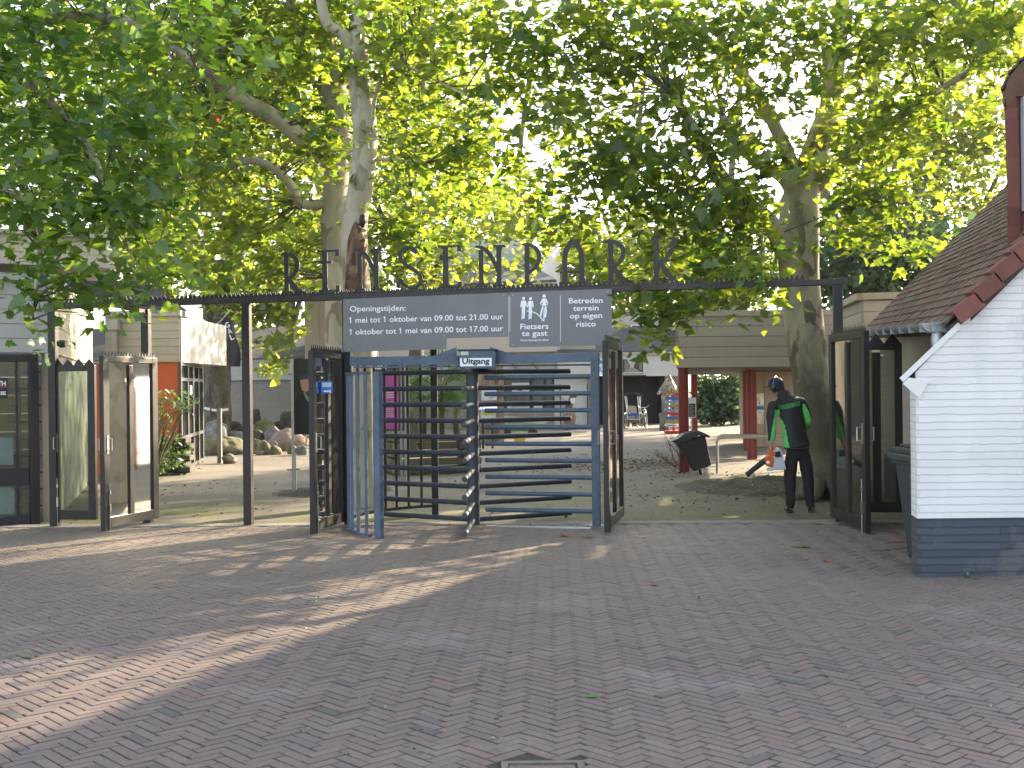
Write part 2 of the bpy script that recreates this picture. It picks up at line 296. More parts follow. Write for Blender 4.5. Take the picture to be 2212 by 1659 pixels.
# ---------------------------------------------------------------- leaves
LEAF5=np.array([(0,0,0),(.12,-.04,0),(.34,.05,.02),(.30,.20,0),(.50,.38,.05),(.24,.44,0),(.20,.62,0),(0,1.0,-.06),(-.20,.62,0),(-.24,.44,0),(-.50,.38,.05),(-.30,.20,0),(-.34,.05,.02),(-.12,-.04,0)])
LEAF3=np.array([(0,0,0),(.38,.18,.05),(.30,.55,0),(0,1,-.06),(-.30,.55,0),(-.38,.18,.05)])
LEAF2=np.array([(0,0,0),(.22,.45,.03),(0,1,-.04),(-.22,.45,.03)])
def leafobj(name,C,size,tmpl,material,parent,orient='up',spread=.9,tint=None,label=None,kind=None):
    N=len(C); k=len(tmpl)
    yaw=RNG.uniform(0,2*np.pi,N); tilt=np.abs(RNG.normal(0,spread,N)); az=RNG.uniform(0,2*np.pi,N)
    n=np.stack([np.sin(tilt)*np.cos(az),np.sin(tilt)*np.sin(az),np.cos(tilt)],1)
    a=np.stack([np.cos(yaw),np.sin(yaw),-.5*np.ones(N)],1)
    if orient=='hang': a[:,2]=-RNG.uniform(.3,2.2,N)
    a-= n*np.sum(a*n,1,keepdims=True); a/=np.linalg.norm(a,axis=1,keepdims=True)+1e-9; b=np.cross(n,a)
    s=size*np.clip(RNG.normal(.95,.28,N),.4,1.55)
    V=C[:,None,:]+s[:,None,None]*(tmpl[None,:,0:1]*b[:,None,:]+tmpl[None,:,1:2]*a[:,None,:]+tmpl[None,:,2:3]*n[:,None,:])
    L=Vector(WLOC.get(parent.name,parent.location)) if parent is not None else Vector((0,0,0))
    V=V.reshape(-1,3)-np.array(L)[None,:]
    me=bpy.data.meshes.new(name); me.vertices.add(N*k); me.vertices.foreach_set('co',V.astype(np.float32).ravel())
    me.loops.add(N*k); me.loops.foreach_set('vertex_index',np.arange(N*k,dtype=np.int32)); me.polygons.add(N); me.polygons.foreach_set('loop_start',np.arange(0,N*k,k,dtype=np.int32))
    me.update(calc_edges=True)
    at=me.attributes.new('tint','FLOAT','FACE'); tv=RNG.uniform(0,1,N) if tint is None else tint; at.data.foreach_set('value',tv.astype(np.float32))
    me.materials.append(material); me.validate()
    o=bpy.data.objects.new(name,me); COL.objects.link(o)
    if parent is not None: o.parent=parent
    if label: o['label']=label
    if kind: o['kind']=kind
    return o
def clusters(blobs,per=11,sp=.17):
    """blobs: (px,py,d,rx,ry,rz,n) -> leaf points gathered on twigs, plus the twig anchor points"""
    P=[];A=[];T=[]
    for b in blobs:
        px,py,d,rx,ry,rz,n=b[:7]; c=W(px,py,d); k=max(1,int(n/per))
        q=RNG.normal(0,1,(k,3)); q/=np.linalg.norm(q,axis=1,keepdims=True); q*=RNG.uniform(0,1,(k,1))**.45
        c3=np.array(c)+q*np.array((rx,ry,rz))
        ct=np.clip(RNG.normal(.42,.22,k),0,.9)
        for cc,tt in zip(c3,ct):
            m=int(RNG.integers(per//2,per*3//2+1)); o=RNG.normal(0,sp,(m,3))*np.array((1,1,.7)); P.append(cc+o); T.append(np.clip(tt+RNG.normal(0,.16,m),0,.98))
        A.append(c3)
    P=np.concatenate(P);T=np.concatenate(T); red=RNG.uniform(0,1,len(P))<.0006; T[red]=1
    return P,np.concatenate(A),T
def limb(mb,pts,r0,r1,n=12,wob=.12,seg=4,mi=0):
    P=[Vector(p) for p in pts]; out=[];N=len(P)
    for i in range(N-1):      # catmull-rom
        p0=P[max(i-1,0)];p1=P[i];p2=P[i+1];p3=P[min(i+2,N-1)]
        for j in range(seg):
            t=j/seg; out.append(.5*((2*p1)+(p2-p0)*t+(2*p0-5*p1+4*p2-p3)*t*t+(-p0+3*p1-3*p2+p3)*t**3))
    out.append(P[-1]); M=len(out)
    rs=[r0+(r1-r0)*i/(M-1) for i in range(M)] if not isinstance(r0,(list,tuple)) else [np.interp(i/(M-1)*(len(r0)-1),range(len(r0)),r0) for i in range(M)]
    mb.tube(out,[float(x) for x in rs],n,mi,True,wob=wob); return out
def twigs(mb,anchors,skel,frac=.5,r=.006,maxd=3.5):
    S=np.array([tuple(p) for p in skel])
    for a in anchors:
        if RNG.uniform()>frac: continue
        j=int(np.argmin(np.sum((S-a)**2,1)));  s=Vector(S[j]); a=Vector(a)
        if (s-a).length>maxd: s=a+(s-a).normalized()*maxd*.5
        mid=(s+a)/2+Vector((random.uniform(-.2,.2),random.uniform(-.2,.2),random.uniform(0,.3)))
        mb.tube([s,mid,a],[r*2.0,r*1.4,r*.5],5,0,False)
def tree(name,label,base,limbs,blobs,bark,leaf,size,tmpl,group='trees around the park entrance',cat='tree',extra=None,per=12,sp=.17,spread=.9,tw=.5,maxd=3.0,orient='up'):
    t=thing(name,label,cat,base,group); mb=MB(); sk=[]
    for l in limbs: sk+=limb(mb,*l)
    obj('trunk',mb,bark,t,smooth=True,ang=3)
    if extra: extra(t)
    P,A,T=clusters(blobs,per,sp)
    if tw and sk:
        m2=MB(); twigs(m2,A,sk,tw,maxd=maxd); obj('twigs',m2,BARKD,t)
    leafobj('crown',P,size,tmpl,leaf,t,orient,spread,T)
    return t
# ================================================================ SETTING: ground
def groundmat():
    m,t,N,L=nt('yard_surface'); o=N.new('ShaderNodeOutputMaterial'); p=N.new('ShaderNodeBsdfPrincipled'); L.new(p.outputs[0],o.inputs[0]); p.inputs['Roughness'].default_value=.9
    tc=N.new('ShaderNodeTexCoord')
    def nz(s,d=6,r=.6,v=None):
        n=N.new('ShaderNodeTexNoise'); n.inputs['Scale'].default_value=s; n.inputs['Detail'].default_value=d; n.inputs['Roughness'].default_value=r; L.new(v or tc.outputs['Object'],n.inputs['Vector']); return n.outputs['Fac']
    def rmp(f,a,ca,b,cb):
        r=N.new('ShaderNodeValToRGB'); r.color_ramp.elements[0].position=a; r.color_ramp.elements[0].color=(*ca,1); r.color_ramp.elements[1].position=b; r.color_ramp.elements[1].color=(*cb,1); L.new(f,r.inputs[0]); return r.outputs[0]
    base=rmp(nz(.45,8),.35,(.125,.112,.093),.65,(.20,.185,.16)); fine=rmp(nz(90,3),.3,(.6,.6,.6),.7,(1.3,1.28,1.25))
    mx=N.new('ShaderNodeMixRGB'); mx.blend_type='MULTIPLY'; mx.inputs[0].default_value=1; L.new(base,mx.inputs[1]); L.new(fine,mx.inputs[2])
    sp=N.new('ShaderNodeSeparateXYZ'); L.new(tc.outputs['Object'],sp.inputs[0])
    mr=N.new('ShaderNodeMapRange'); mr.inputs['From Min'].default_value=14; mr.inputs['From Max'].default_value=27; mr.inputs['To Min'].default_value=.09; mr.inputs['To Max'].default_value=-.2; L.new(sp.outputs['Y'],mr.inputs[0])
    ad=N.new('ShaderNodeMath'); L.new(nz(.8,9,.72),ad.inputs[0]); L.new(mr.outputs[0],ad.inputs[1])
    mask=rmp(ad.outputs[0],.48,(0,0,0),.62,(.8,.8,.8)); moss=rmp(nz(14,6),.3,(.07,.085,.022),.7,(.15,.155,.05))
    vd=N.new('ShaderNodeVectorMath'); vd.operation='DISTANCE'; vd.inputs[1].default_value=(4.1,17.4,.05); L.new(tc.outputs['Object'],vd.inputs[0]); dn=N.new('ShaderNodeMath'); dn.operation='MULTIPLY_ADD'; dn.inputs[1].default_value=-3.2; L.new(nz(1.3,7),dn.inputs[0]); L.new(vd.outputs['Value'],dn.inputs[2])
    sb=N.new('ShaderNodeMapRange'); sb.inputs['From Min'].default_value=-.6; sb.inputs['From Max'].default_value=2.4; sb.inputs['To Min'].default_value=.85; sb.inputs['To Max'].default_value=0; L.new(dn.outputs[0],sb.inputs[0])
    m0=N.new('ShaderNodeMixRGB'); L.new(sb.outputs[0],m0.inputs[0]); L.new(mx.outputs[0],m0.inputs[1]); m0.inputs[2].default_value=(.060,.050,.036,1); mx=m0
    m2=N.new('ShaderNodeMixRGB'); L.new(mask,m2.inputs[0]); L.new(mx.outputs[0],m2.inputs[1]); L.new(moss,m2.inputs[2]); L.new(m2.outputs[0],p.inputs['Base Color'])
    bp=N.new('ShaderNodeBump'); bp.inputs['Strength'].default_value=.5; bp.inputs['Distance'].default_value=.012; L.new(nz(60,4),bp.inputs['Height']); L.new(bp.outputs[0],p.inputs['Normal']); return m
GM=groundmat()
def sheet(name,x0,y0,x1,y1,dz,material,nx=1,ny=1):
    mb=MB(); vs=[];fs=[]
    for j in range(ny+1):
        for i in range(nx+1):
            x=x0+(x1-x0)*i/nx; y=y0+(y1-y0)*j/ny; vs.append((x,y,gz(x)+dz))
    for j in range(ny):
        for i in range(nx): a=j*(nx+1)+i; fs.append((a,a+1,a+nx+2,a+nx+1))
    mb.add(vs,fs); return obj(name,mb,material,loc=(0,0,0))
tag(sheet('ground',-300,-120,300,420,0,GM),kind='structure')
JOINT=mat('brick_joint_sand',(.030,.026,.023),.95,.3,20,.4,90,col2=(.06,.085,.03),thr=.6)
def gy(x): return 14.2-.145*(x+3.22)           # the gate line
mb=MB(); mb.add([(-14,-8,gz(-14)+.005),(14,-8,gz(14)+.005),(14,gy(14)-.12,gz(14)+.005),(-14,gy(-14)-.12,gz(-14)+.005)],[(0,1,2,3)]); tag(obj('brick_bed',mb,JOINT,loc=(0,0,0)),kind='structure')
def pavmat():
    m,t,N,L=nt('clay_pavers'); o=N.new('ShaderNodeOutputMaterial'); p=N.new('ShaderNodeBsdfPrincipled'); L.new(p.outputs[0],o.inputs[0])
    at=N.new('ShaderNodeAttribute'); at.attribute_name='tint'; r=N.new('ShaderNodeValToRGB'); E=r.color_ramp.elements
    E[0].position=0; E[0].color=(.098,.090,.090,1); E[1].position=1; E[1].color=(.172,.120,.104,1)
    for q,c in((.06,(.126,.106,.106)),(.3,(.146,.116,.111)),(.6,(.156,.122,.114)),(.9,(.168,.132,.121)),(.97,(.176,.145,.133))): e=E.new(q); e.color=(*c,1)
    L.new(at.outputs['Fac'],r.inputs[0]); tc=N.new('ShaderNodeTexCoord')
    n=N.new('ShaderNodeTexNoise'); n.inputs['Scale'].default_value=45; n.inputs['Detail'].default_value=6; n.inputs['Roughness'].default_value=.7; L.new(tc.outputs['Object'],n.inputs[0])
    mr=N.new('ShaderNodeMapRange'); mr.inputs['To Min'].default_value=.63; mr.inputs['To Max'].default_value=1.14; L.new(n.outputs['Fac'],mr.inputs[0]); hs=N.new('ShaderNodeHueSaturation'); L.new(mr.outputs[0],hs.inputs['Value']); L.new(r.outputs[0],hs.inputs['Color'])
    n2=N.new('ShaderNodeTexNoise'); n2.inputs['Scale'].default_value=.9; n2.inputs['Detail'].default_value=7; n2.inputs['Roughness'].default_value=.65; L.new(tc.outputs['Object'],n2.inputs[0])
    r2=N.new('ShaderNodeValToRGB'); r2.color_ramp.elements[0].position=.54; r2.color_ramp.elements[0].color=(0,0,0,1); r2.color_ramp.elements[1].position=.78; r2.color_ramp.elements[1].color=(.5,.5,.5,1); L.new(n2.outputs['Fac'],r2.inputs[0])
    mx=N.new('ShaderNodeMixRGB'); L.new(r2.outputs[0],mx.inputs[0]); L.new(hs.outputs[0],mx.inputs[1]); mx.inputs[2].default_value=(.27,.26,.265,1)
    # sandy film near the gate
    sp=N.new('ShaderNodeSeparateXYZ'); L.new(tc.outputs['Object'],sp.inputs[0]); m3=N.new('ShaderNodeMapRange'); m3.inputs['From Min'].default_value=6.5; m3.inputs['From Max'].default_value=13.6; m3.inputs['To Max'].default_value=1.15; L.new(sp.outputs['Y'],m3.inputs[0])
    n3=N.new('ShaderNodeMath'); n3.operation='MULTIPLY'; L.new(m3.outputs[0],n3.inputs[0]); L.new(n2.outputs['Fac'],n3.inputs[1]); m4=N.new('ShaderNodeMixRGB'); L.new(n3.outputs[0],m4.inputs[0]); L.new(mx.outputs[0],m4.inputs[1]); m4.inputs[2].default_value=(.225,.19,.145,1)
    L.new(m4.outputs[0],p.inputs['Base Color']); p.inputs['Roughness'].default_value=.72; p.inputs['Specular IOR Level'].default_value=.35
    bp=N.new('ShaderNodeBump'); bp.inputs['Strength'].default_value=.55; bp.inputs['Distance'].default_value=.004; L.new(n.outputs['Fac'],bp.inputs['Height']); L.new(bp.outputs[0],p.inputs['Normal']); return m
PAV=pavmat()
def pavers():
    Lb,Wb,j=.190,.0630,.0075; th=math.radians(43); c,s=math.cos(th),math.sin(th); V=[];Fc=[];T=[]; tuft=[]
    R=13
    def place(cx,cy,hx,hy):
        x=c*cx-s*cy; y=s*cx+c*cy+7.5
        if x<-7.6 or x>7.6 or y<1.6 or y>gy(x)-.16: return
        if DRX0-.05<x<DRX1+.05 and DRY0-.05<y<DRY1+.05: return
        rot=RNG.normal(0,.012); dx,dy=RNG.normal(0,.0013,2); z0=gz(x)+.012+RNG.normal(0,.0012)+.006*noise.noise(Vector((x*.8,y*.8,0))); tx,ty=RNG.normal(0,.008,2); n=len(V)
        cr,sr=math.cos(th+rot),math.sin(th+rot)
        for zz,ins in((-.010,0),(-.0012,.0005),(0,.0045)):
            for sx,sy in((-1,-1),(1,-1),(1,1),(-1,1)):
                ax=sx*(hx-j/2-ins); ay=sy*(hy-j/2-ins); X=cr*ax-sr*ay; Y=sr*ax+cr*ay; V.append((x+dx+X,y+dy+Y,z0+zz+tx*X+ty*Y))
        for k in range(4): k2=(k+1)%4; Fc.append((n+k,n+k2,n+4+k2,n+4+k)); Fc.append((n+4+k,n+4+k2,n+8+k2,n+8+k))
        Fc.append((n+8,n+9,n+10,n+11)); t=float(np.clip(RNG.normal(.5,.25)+.12*noise.noise(Vector((x*.5,y*.5,3))),0.0,1)); T.extend([t]*9)
        g=noise.noise(Vector((x*.7,y*.7,9)))+(.22 if x<.3 else -.05)
        if y<11 and RNG.uniform()<max(0,.32+.6*g): 
            e=RNG.uniform(-1,1); sgn=1 if RNG.uniform()<.5 else -1
            if hx>hy: ax,ay=e*hx,sgn*hy
            else: ax,ay=sgn*hx,e*hy
            tuft.append((x+c*ax-s*ay,y+s*ax+c*ay,gz(x)+.004, 0 if hx>hy else 1))
    for b in range(-85,86):
        for a in range(-215,216):
            ox=a*Wb+b*Lb; oy=a*Wb-b*Lb
            if abs(ox)>R or abs(oy)>R: continue
            place(ox+Lb/2,oy+Wb/2,Lb/2,Wb/2); place(ox+Lb+Wb/2,oy+Wb-Lb/2,Wb/2,Lb/2)
    me=bpy.data.meshes.new('paving'); me.from_pydata(V,[],Fc); at=me.attributes.new('tint','FLOAT','FACE'); at.data.foreach_set('value',T); me.materials.append(PAV)
    o=bpy.data.objects.new('paving',me); COL.objects.link(o); tag(o,kind='structure'); return tuft,th
dl=G(1083,1652); dr=G(1262,1652); DRX0,DRX1=dl.x,dr.x; DRY1=dl.y; DRY0=DRY1-.36
TUFTS,PTH=pavers()
def tufts():
    P=[]
    for x,y,z,k in TUFTS:
        an=PTH+(math.pi/2 if k else 0); n=int(RNG.integers(3,9)); ln=RNG.uniform(.01,.05)
        for _ in range(n):
            u=RNG.uniform(-ln,ln); P.append((x+math.cos(an)*u,y+math.sin(an)*u,z+.004))
    P=np.array(P); return leafobj('joint_grass',P,.026,LEAF2,LF_SHR,None,'up',.7,label='tiny green grass tufts growing in the brick joints',kind='stuff')
tufts()['category']='grass'
# stone strip under the gate line, drain in the foreground
mb=MB()
for i in range(15):
    xa=-7.4+i*.95; xb=xa+.94
    mb.add([(xa,gy(xa)-.10,gz(xa)+.018),(xb,gy(xb)-.10,gz(xb)+.018),(xb,gy(xb)+.17,gz(xb)+.018),(xa,gy(xa)+.17,gz(xa)+.018),(xa,gy(xa)-.10,gz(xa)-.05),(xb,gy(xb)-.10,gz(xb)-.05),(xb,gy(xb)+.17,gz(xb)-.05),(xa,gy(xa)+.17,gz(xa)-.05)],[(0,1,2,3),(0,4,5,1),(1,5,6,2),(2,6,7,3),(3,7,4,0)])
tag(obj('threshold_strip',mb,CONC,loc=(0,0,0)),kind='structure')
t=thing('drain_cover','small rusty iron drain cover in the brick paving, cut by the bottom of the view','drain cover',((DRX0+DRX1)/2,(DRY0+DRY1)/2,gz(0)))
IRON=mat('cast_iron',(.15,.125,.115),.65,.3,15,.5,60,metal=.3)
mb=MB(); zz=gz(0)+.004
for a,b,c_,d_ in((DRX0,DRY0,DRX1,DRY0+.03),(DRX0,DRY1-.03,DRX1,DRY1),(DRX0,DRY0+.03,DRX0+.03,DRY1-.03),(DRX1-.03,DRY0+.03,DRX1,DRY1-.03)): mb.box(a,b,zz-.03,c_,d_,zz+.012)
obj('frame',mb,IRON,t)
mb=MB(); mb.box(DRX0+.034,DRY0+.034,zz-.03,DRX1-.034,DRY1-.034,zz+.004)
for k in range(3):
    y=DRY0+.08+k*.09; mb.box(DRX0+.07,y,zz+.004,DRX1-.07,y+.03,zz+.010)
obj('grate',mb,IRON,t)
# ================================================================ GATE
GA=(-5.73,gy(-5.73)); GB=(3.70,gy(3.70)); gd=Vector((GB[0]-GA[0],GB[1]-GA[1],0)).normalized(); gn=Vector((gd.y,-gd.x,0)); UP=Vector((0,0,1))
def gp(px,py,off=0): return onpl(px,py,GA,GB,off)
arch=thing('gate_arch','long dark steel gate beam on posts carrying a row of cut metal letters','gate arch',(gp(1106,1135).x,gy(0),gz(0)))
ZB=2.69
def zbeam(x): return 2.70+.0085*x
def gxy(px): p=gp(px,900); return Vector((p.x,p.y,0))
def gpost(px,w=.10,ztop=ZB,off=0,name='post'):
    p=gxy(px)+gn*(off if px!=282 else -.45); mb=MB(); mb.obb((p.x,p.y,(gz(p.x)-.02+zbeam(p.x))/2),gd*(w/2),gn*(w/2),UP*((zbeam(p.x)-gz(p.x)+.02)/2)); return mb
for px in(117,317,535,752,1812): obj('post',gpost(px if px!=317 else 282),ANT,arch,bevel=.006)
p=gxy(282); mb=MB(); mb.bar(p-gn*.40+UP*(zbeam(p.x)-.03),p-gn*.04+UP*(zbeam(p.x)-.03),.05,.05); obj('bracket',mb,ANT,arch)
a=gxy(108); b=gxy(1832); mb=MB(); L0=a+UP*(zbeam(a.x)+.035); L1=b+UP*(zbeam(b.x)+.035); mb.bar(L0,L1,.09,.066); obj('beam',mb,ANTB,arch,bevel=.006)
def spikes(mb,p,q,pitch,h,th=.005,below=.015):
    p=Vector(p);q=Vector(q); d=(q-p); L=d.length; d.normalize(); n=Vector((d.y,-d.x,0)).normalized(); k=max(1,int(L/pitch)); st=L/k
    for i in range(k):
        c=p+d*(i+.5)*st; hh=h*random.uniform(.93,1.04)
        mb.prism([c-d*st*.49-UP*below-n*th/2,c+d*st*.49-UP*below-n*th/2,c+d*st*.49-n*th/2,c-n*th/2+UP*hh,c-d*st*.49-n*th/2],n*th)
mb=MB(); spikes(mb,L0+UP*.034+gn*.03,gxy(1741)+UP*(zbeam(gxy(1741).x)+.069)+gn*.03,.056,.066); obj('spike_strip',mb,ANT,arch); mb=MB(); spikes(mb,L0+UP*.034-gn*.03+gd*.02,gxy(1741)+UP*(zbeam(gxy(1741).x)+.069)-gn*.03,.056,.060); obj('spike_strip',mb,ANT,arch)
# cut letters
def glyph(ch):
    S=[]
    foot=lambda x,w=.42:(S.append(([(x-w/2,.03),(x+w/2,.03)],.065)),S.append(([(x-w/4,.085),(x+w/4,.085)],.06)))
    cap=lambda x,w=.42:(S.append(([(x-w/2,.97),(x+w/2,.97)],.065)),S.append(([(x-w/4,.925),(x+w/4,.925)],.05)))
    st=lambda x,a=.02,b=.98,w=.16:S.append(([(x,a),(x,b)],w))
    if ch=='R':
        st(.23,w=.15); foot(.23); S.append((bez((.0,.96),(.75,1.02),(.98,.6),(.30,.34),12),[.05]+[.10]*3+[.13]*6+[.10]*3)); S.append((bez((.36,.34),(.5,.2),(.6,.08),(.86,.03),8),[.10,.13,.16,.18,.19,.16,.13,.09,.07])); foot(.78,.44)
    elif ch=='P': st(.23,w=.15); foot(.23,.5); S.append((bez((.0,.96),(.85,1.02),(1.1,.50),(.28,.30),12),[.05]+[.10]*3+[.13]*6+[.10]*3))
    elif ch=='E': st(.33,w=.17); S.append(([(0,.965),(.97,.965)],.06)); S.append(([(.93,.99),(.93,.84)],.12)); S.append(([(.05,.70),(.68,.70)],.07)); S.append(([(.04,.03),(.98,.03)],.065)); S.append(([(.95,.01),(.95,.15)],.12)); S.append(([(.2,.08),(.5,.08)],.05))
    elif ch=='N': st(.20,.02,.9,.13); st(.80,.02,.97,.14); foot(.20,.4); foot(.80,.42); cap(.82,.40); S.append((bez((0,.97),(.40,.99),(.60,.72),(.76,.38),10),[.05,.08,.11,.12,.12,.12,.12,.12,.11,.1,.08]))
    elif ch=='S': S.append((bez((.72,.86),(.6,1.05),(.02,1.02),(.12,.74),8)+bez((.12,.74),(.2,.52),(.95,.45),(.92,.22),8)[1:]+bez((.92,.22),(.85,-.06),(.3,.0),(.12,.22),8)[1:],[.14]*3+[.10]*4+[.11]*12+[.10]*5+[.13])); S.append(([(.02,.05),(.10,.26)],.12)); S.append(([(.66,.86),(.78,.90)],.13))
    elif ch=='A': S.append(([(.2,.02),(.2,.55)]+bez((.2,.55),(.2,.8),(.38,.9),(.5,.985),6)[1:],.14)); S.append(([(.8,.02),(.8,.55)]+bez((.8,.55),(.8,.8),(.62,.9),(.5,.985),6)[1:],.14)); S.append(([(.02,.27),(.8,.27)],.07)); foot(.2,.40); foot(.8,.42)
    elif ch=='K': st(.24,w=.15); foot(.24); cap(.24); S.append((bez((.95,.97),(.85,.65),(.6,.45),(.30,.40),8),[.16,.13,.12,.12,.12,.12,.11,.1,.09])); S.append((bez((.40,.42),(.55,.25),(.7,.08),(.96,.03),8),[.1,.12,.15,.16,.17,.15,.12,.09,.07])); S.append(([(.74,.97),(1.1,.97)],.06))
    return S
LT=[('R',608,659,543,631),('E',687,733,536,628),('N',766,825,535,626),('S',859,914,532,625),('E',947,996,528,622),('N',1027,1091,526,616),('P',1128,1176,521,614),('A',1208,1270,516,612),('R',1307,1364,513,607),('K',1405,1462,509,604)]
LETM=mat('letter_plate',(.016,.0155,.016),.55,.3,8,.15,60)
for ch,x0,x1,y0,y1 in LT:
    bl=gp(x0,y1); br=gp(x1,y1); tl=gp(x0,y0); wd=(br-bl).length; ht=tl.z-bl.z; mb=MB(); zb=zbeam(bl.x)+.072+.035
    org=Vector((bl.x,bl.y,zb))
    for k,(pts,w) in enumerate(glyph(ch)):
        P2=[(p[0]*wd,p[1]*ht) for p in pts]; sc=(wd+ht)/2*.95; ww=[q*sc*1.05 for q in w] if isinstance(w,list) else w*sc*1.05
        stroke(mb,P2,ww,org,gd,UP,gn,-.006-.0009*k,.006+.0009*k)
    for xx in(.22,.78): mb.bar(org+gd*wd*xx-UP*.10,org+gd*wd*xx+UP*.02,.012,.006,0,gn)
    obj('letter',mb,LETM,arch,label='cut steel letter %s standing on the beam'%ch)
# hanging boards
def board(name,poly,label,off=.065,th=.012):
    P=[gp(x,y,off) for x,y in poly]; top_=thing(name,label,'sign',tuple(P[0])); mb=MB(); mb.prism(P,gn*th); obj('panel',mb,SIGNG,top_,fixn=True)
    for x,y in poly:
        cx_=sum(p[0] for p in poly)/len(poly); cy_=sum(p[1] for p in poly)/len(poly); c=gp(x+(cx_-x)*.03+(5 if x<cx_ else -5),y+(6 if y<cy_ else -6),off+th); mb=MB(); mb.lathe([(.009,0),(.007,.003)],(0,0,0),8); mb.v=[c+gd*v.x+UP*v.y+gn*v.z for v in mb.v]; obj('bolt',mb,GALV,top_)
    return top_
OF=.065+.012
s1=board('opening_hours_sign',[(742,646.5),(1098,632),(1098,727.5),(965,731),(965,754),(742,760.5)],'long grey stepped board under the gate beam giving the opening hours')
def gtext(parent,txt,x0,x1,yb,h,bold=.02,off=OF,m=WHITE,name='text',yb2=None):
    p=gp(x0,yb,off); q=gp(x1,yb if yb2 is None else yb2,off); r=(q-p); w=r.length; r=(q-p).normalized(); s=F/p.y
    mb=textmb(txt,p,r,UP,gn,width=w,height=h/s,depth=.002,bold=bold*.55); full=twidth(txt); k=w/full
    for i,c in enumerate(txt):
        if c=='1':        # the plain figure one gets its flag
            xr=twidth(txt[:i+1])*k; H=h/s; st=.17*H; mb.add([p+r*(xr-st)+UP*H*1.0+gn*.0026,p+r*(xr-st*2.2)+UP*H*.80+gn*.0026,p+r*(xr-st*2.0)+UP*H*.68+gn*.0026,p+r*(xr-st*.9)+UP*H*.80+gn*.0026],[(0,1,2,3)],0,.5)
    return obj(name,mb,m,parent)
gtext(s1,'Openingstijden:',756,876.5,673,12,yb2=671); gtext(s1,'1 mei tot 1 oktober van 09.00 tot 21.00 uur',756.5,1087,697.5,12,yb2=689.5); gtext(s1,'1 oktober tot 1 mei van 09.00 tot 17.00 uur',757,1087,723,12,yb2=715)
s2=board('park_rules_sign',[(1100,632),(1321.5,624),(1321.5,745.5),(1100,750.5)],'square grey board with white walkers and cyclist pictogram under the gate beam')
gtext(s2,'Fietsers',1124,1185,711.5,12,.025,yb2=710); gtext(s2,'te gast',1127,1183,726,11.5,.025,yb2=725); gtext(s2,'Houd rekening met elkaar',1125,1186,737,4.4,.02,yb2=736)
for tx,x0,x1,yb in(('Betreden',1229,1302,655.5),('terrein',1238,1293,671.5),('op eigen',1231,1301,688),('risico',1245,1287,706)): gtext(s2,tx,x0,x1,yb,11.5,.025,yb2=yb-1.3)
for x,ya,yb in((1101.5,641,716),(1210.5,638,738)):
    a=gp(x,ya,OF+.001); b=gp(x,yb,OF+.001); mb=MB(); mb.bar(a,b,.005,.003,0,gn); obj('divider_line',mb,WHITE,s2)
def pict(mb,px0,py0,sc,bike=False,k=0):      # walker seen from behind, drawn in board pixels then fixed to the board
    def pr(pts,dd=0): P=[gp(px0+x*sc,py0+y*sc,OF+.002+dd) for x,y in pts]; mb.prism(P,gn*.0015)
    pr([(4.3*math.cos(a),4.6*math.sin(a)-22) for a in [i*math.pi/6 for i in range(12)]])
    if not bike:
        pr([(-6,-15.5),(6,-15.5),(7.5,-12),(9.5,0),(7,4),(5.5,2),(4.5,-6),(4,20),(3,36),(-1.2,36),(-.6,20),(-1.5,20),(-2.5,38),(-6,38),(-5,20),(-5,-6),(-6.5,3),(-9,4),(-9.5,0),(-7.5,-12)])
    else:
        pr([(-5,-16),(5,-16),(11,-3),(9,-1),(4,-8),(5,3),(-5,3),(-4,-8),(-9,-1),(-11,-3)]); pr([(-5,4),(-1.5,4),(-5,20),(-7,30),(-11,30),(-9.5,18)],.0003); pr([(1.5,4),(6,4),(7,18),(5,33),(1,33),(2.5,18)],.0006)
        pr([(-9,0),(9,-1.5),(9,.5),(-9,2)],.0009); pr([(-1,8),(1,8),(1.5,26),(.2,44),(-2.2,43),(-2.2,24)],.0012)
mb=MB(); pict(mb,1131,661,.755); pict(mb,1146,661.5,.745)
pts=[gp(x,y,OF+.003) for x,y in((1138,672),(1149,673),(1159,677),(1167,684),(1172,693))]
for i in range(4): mb.bar(pts[i],pts[i+1],.012,.002,0,gn)
pict(mb,1175.5,658,.84,True); obj('pictogram',mb,WHITE,s2,fixn=True)
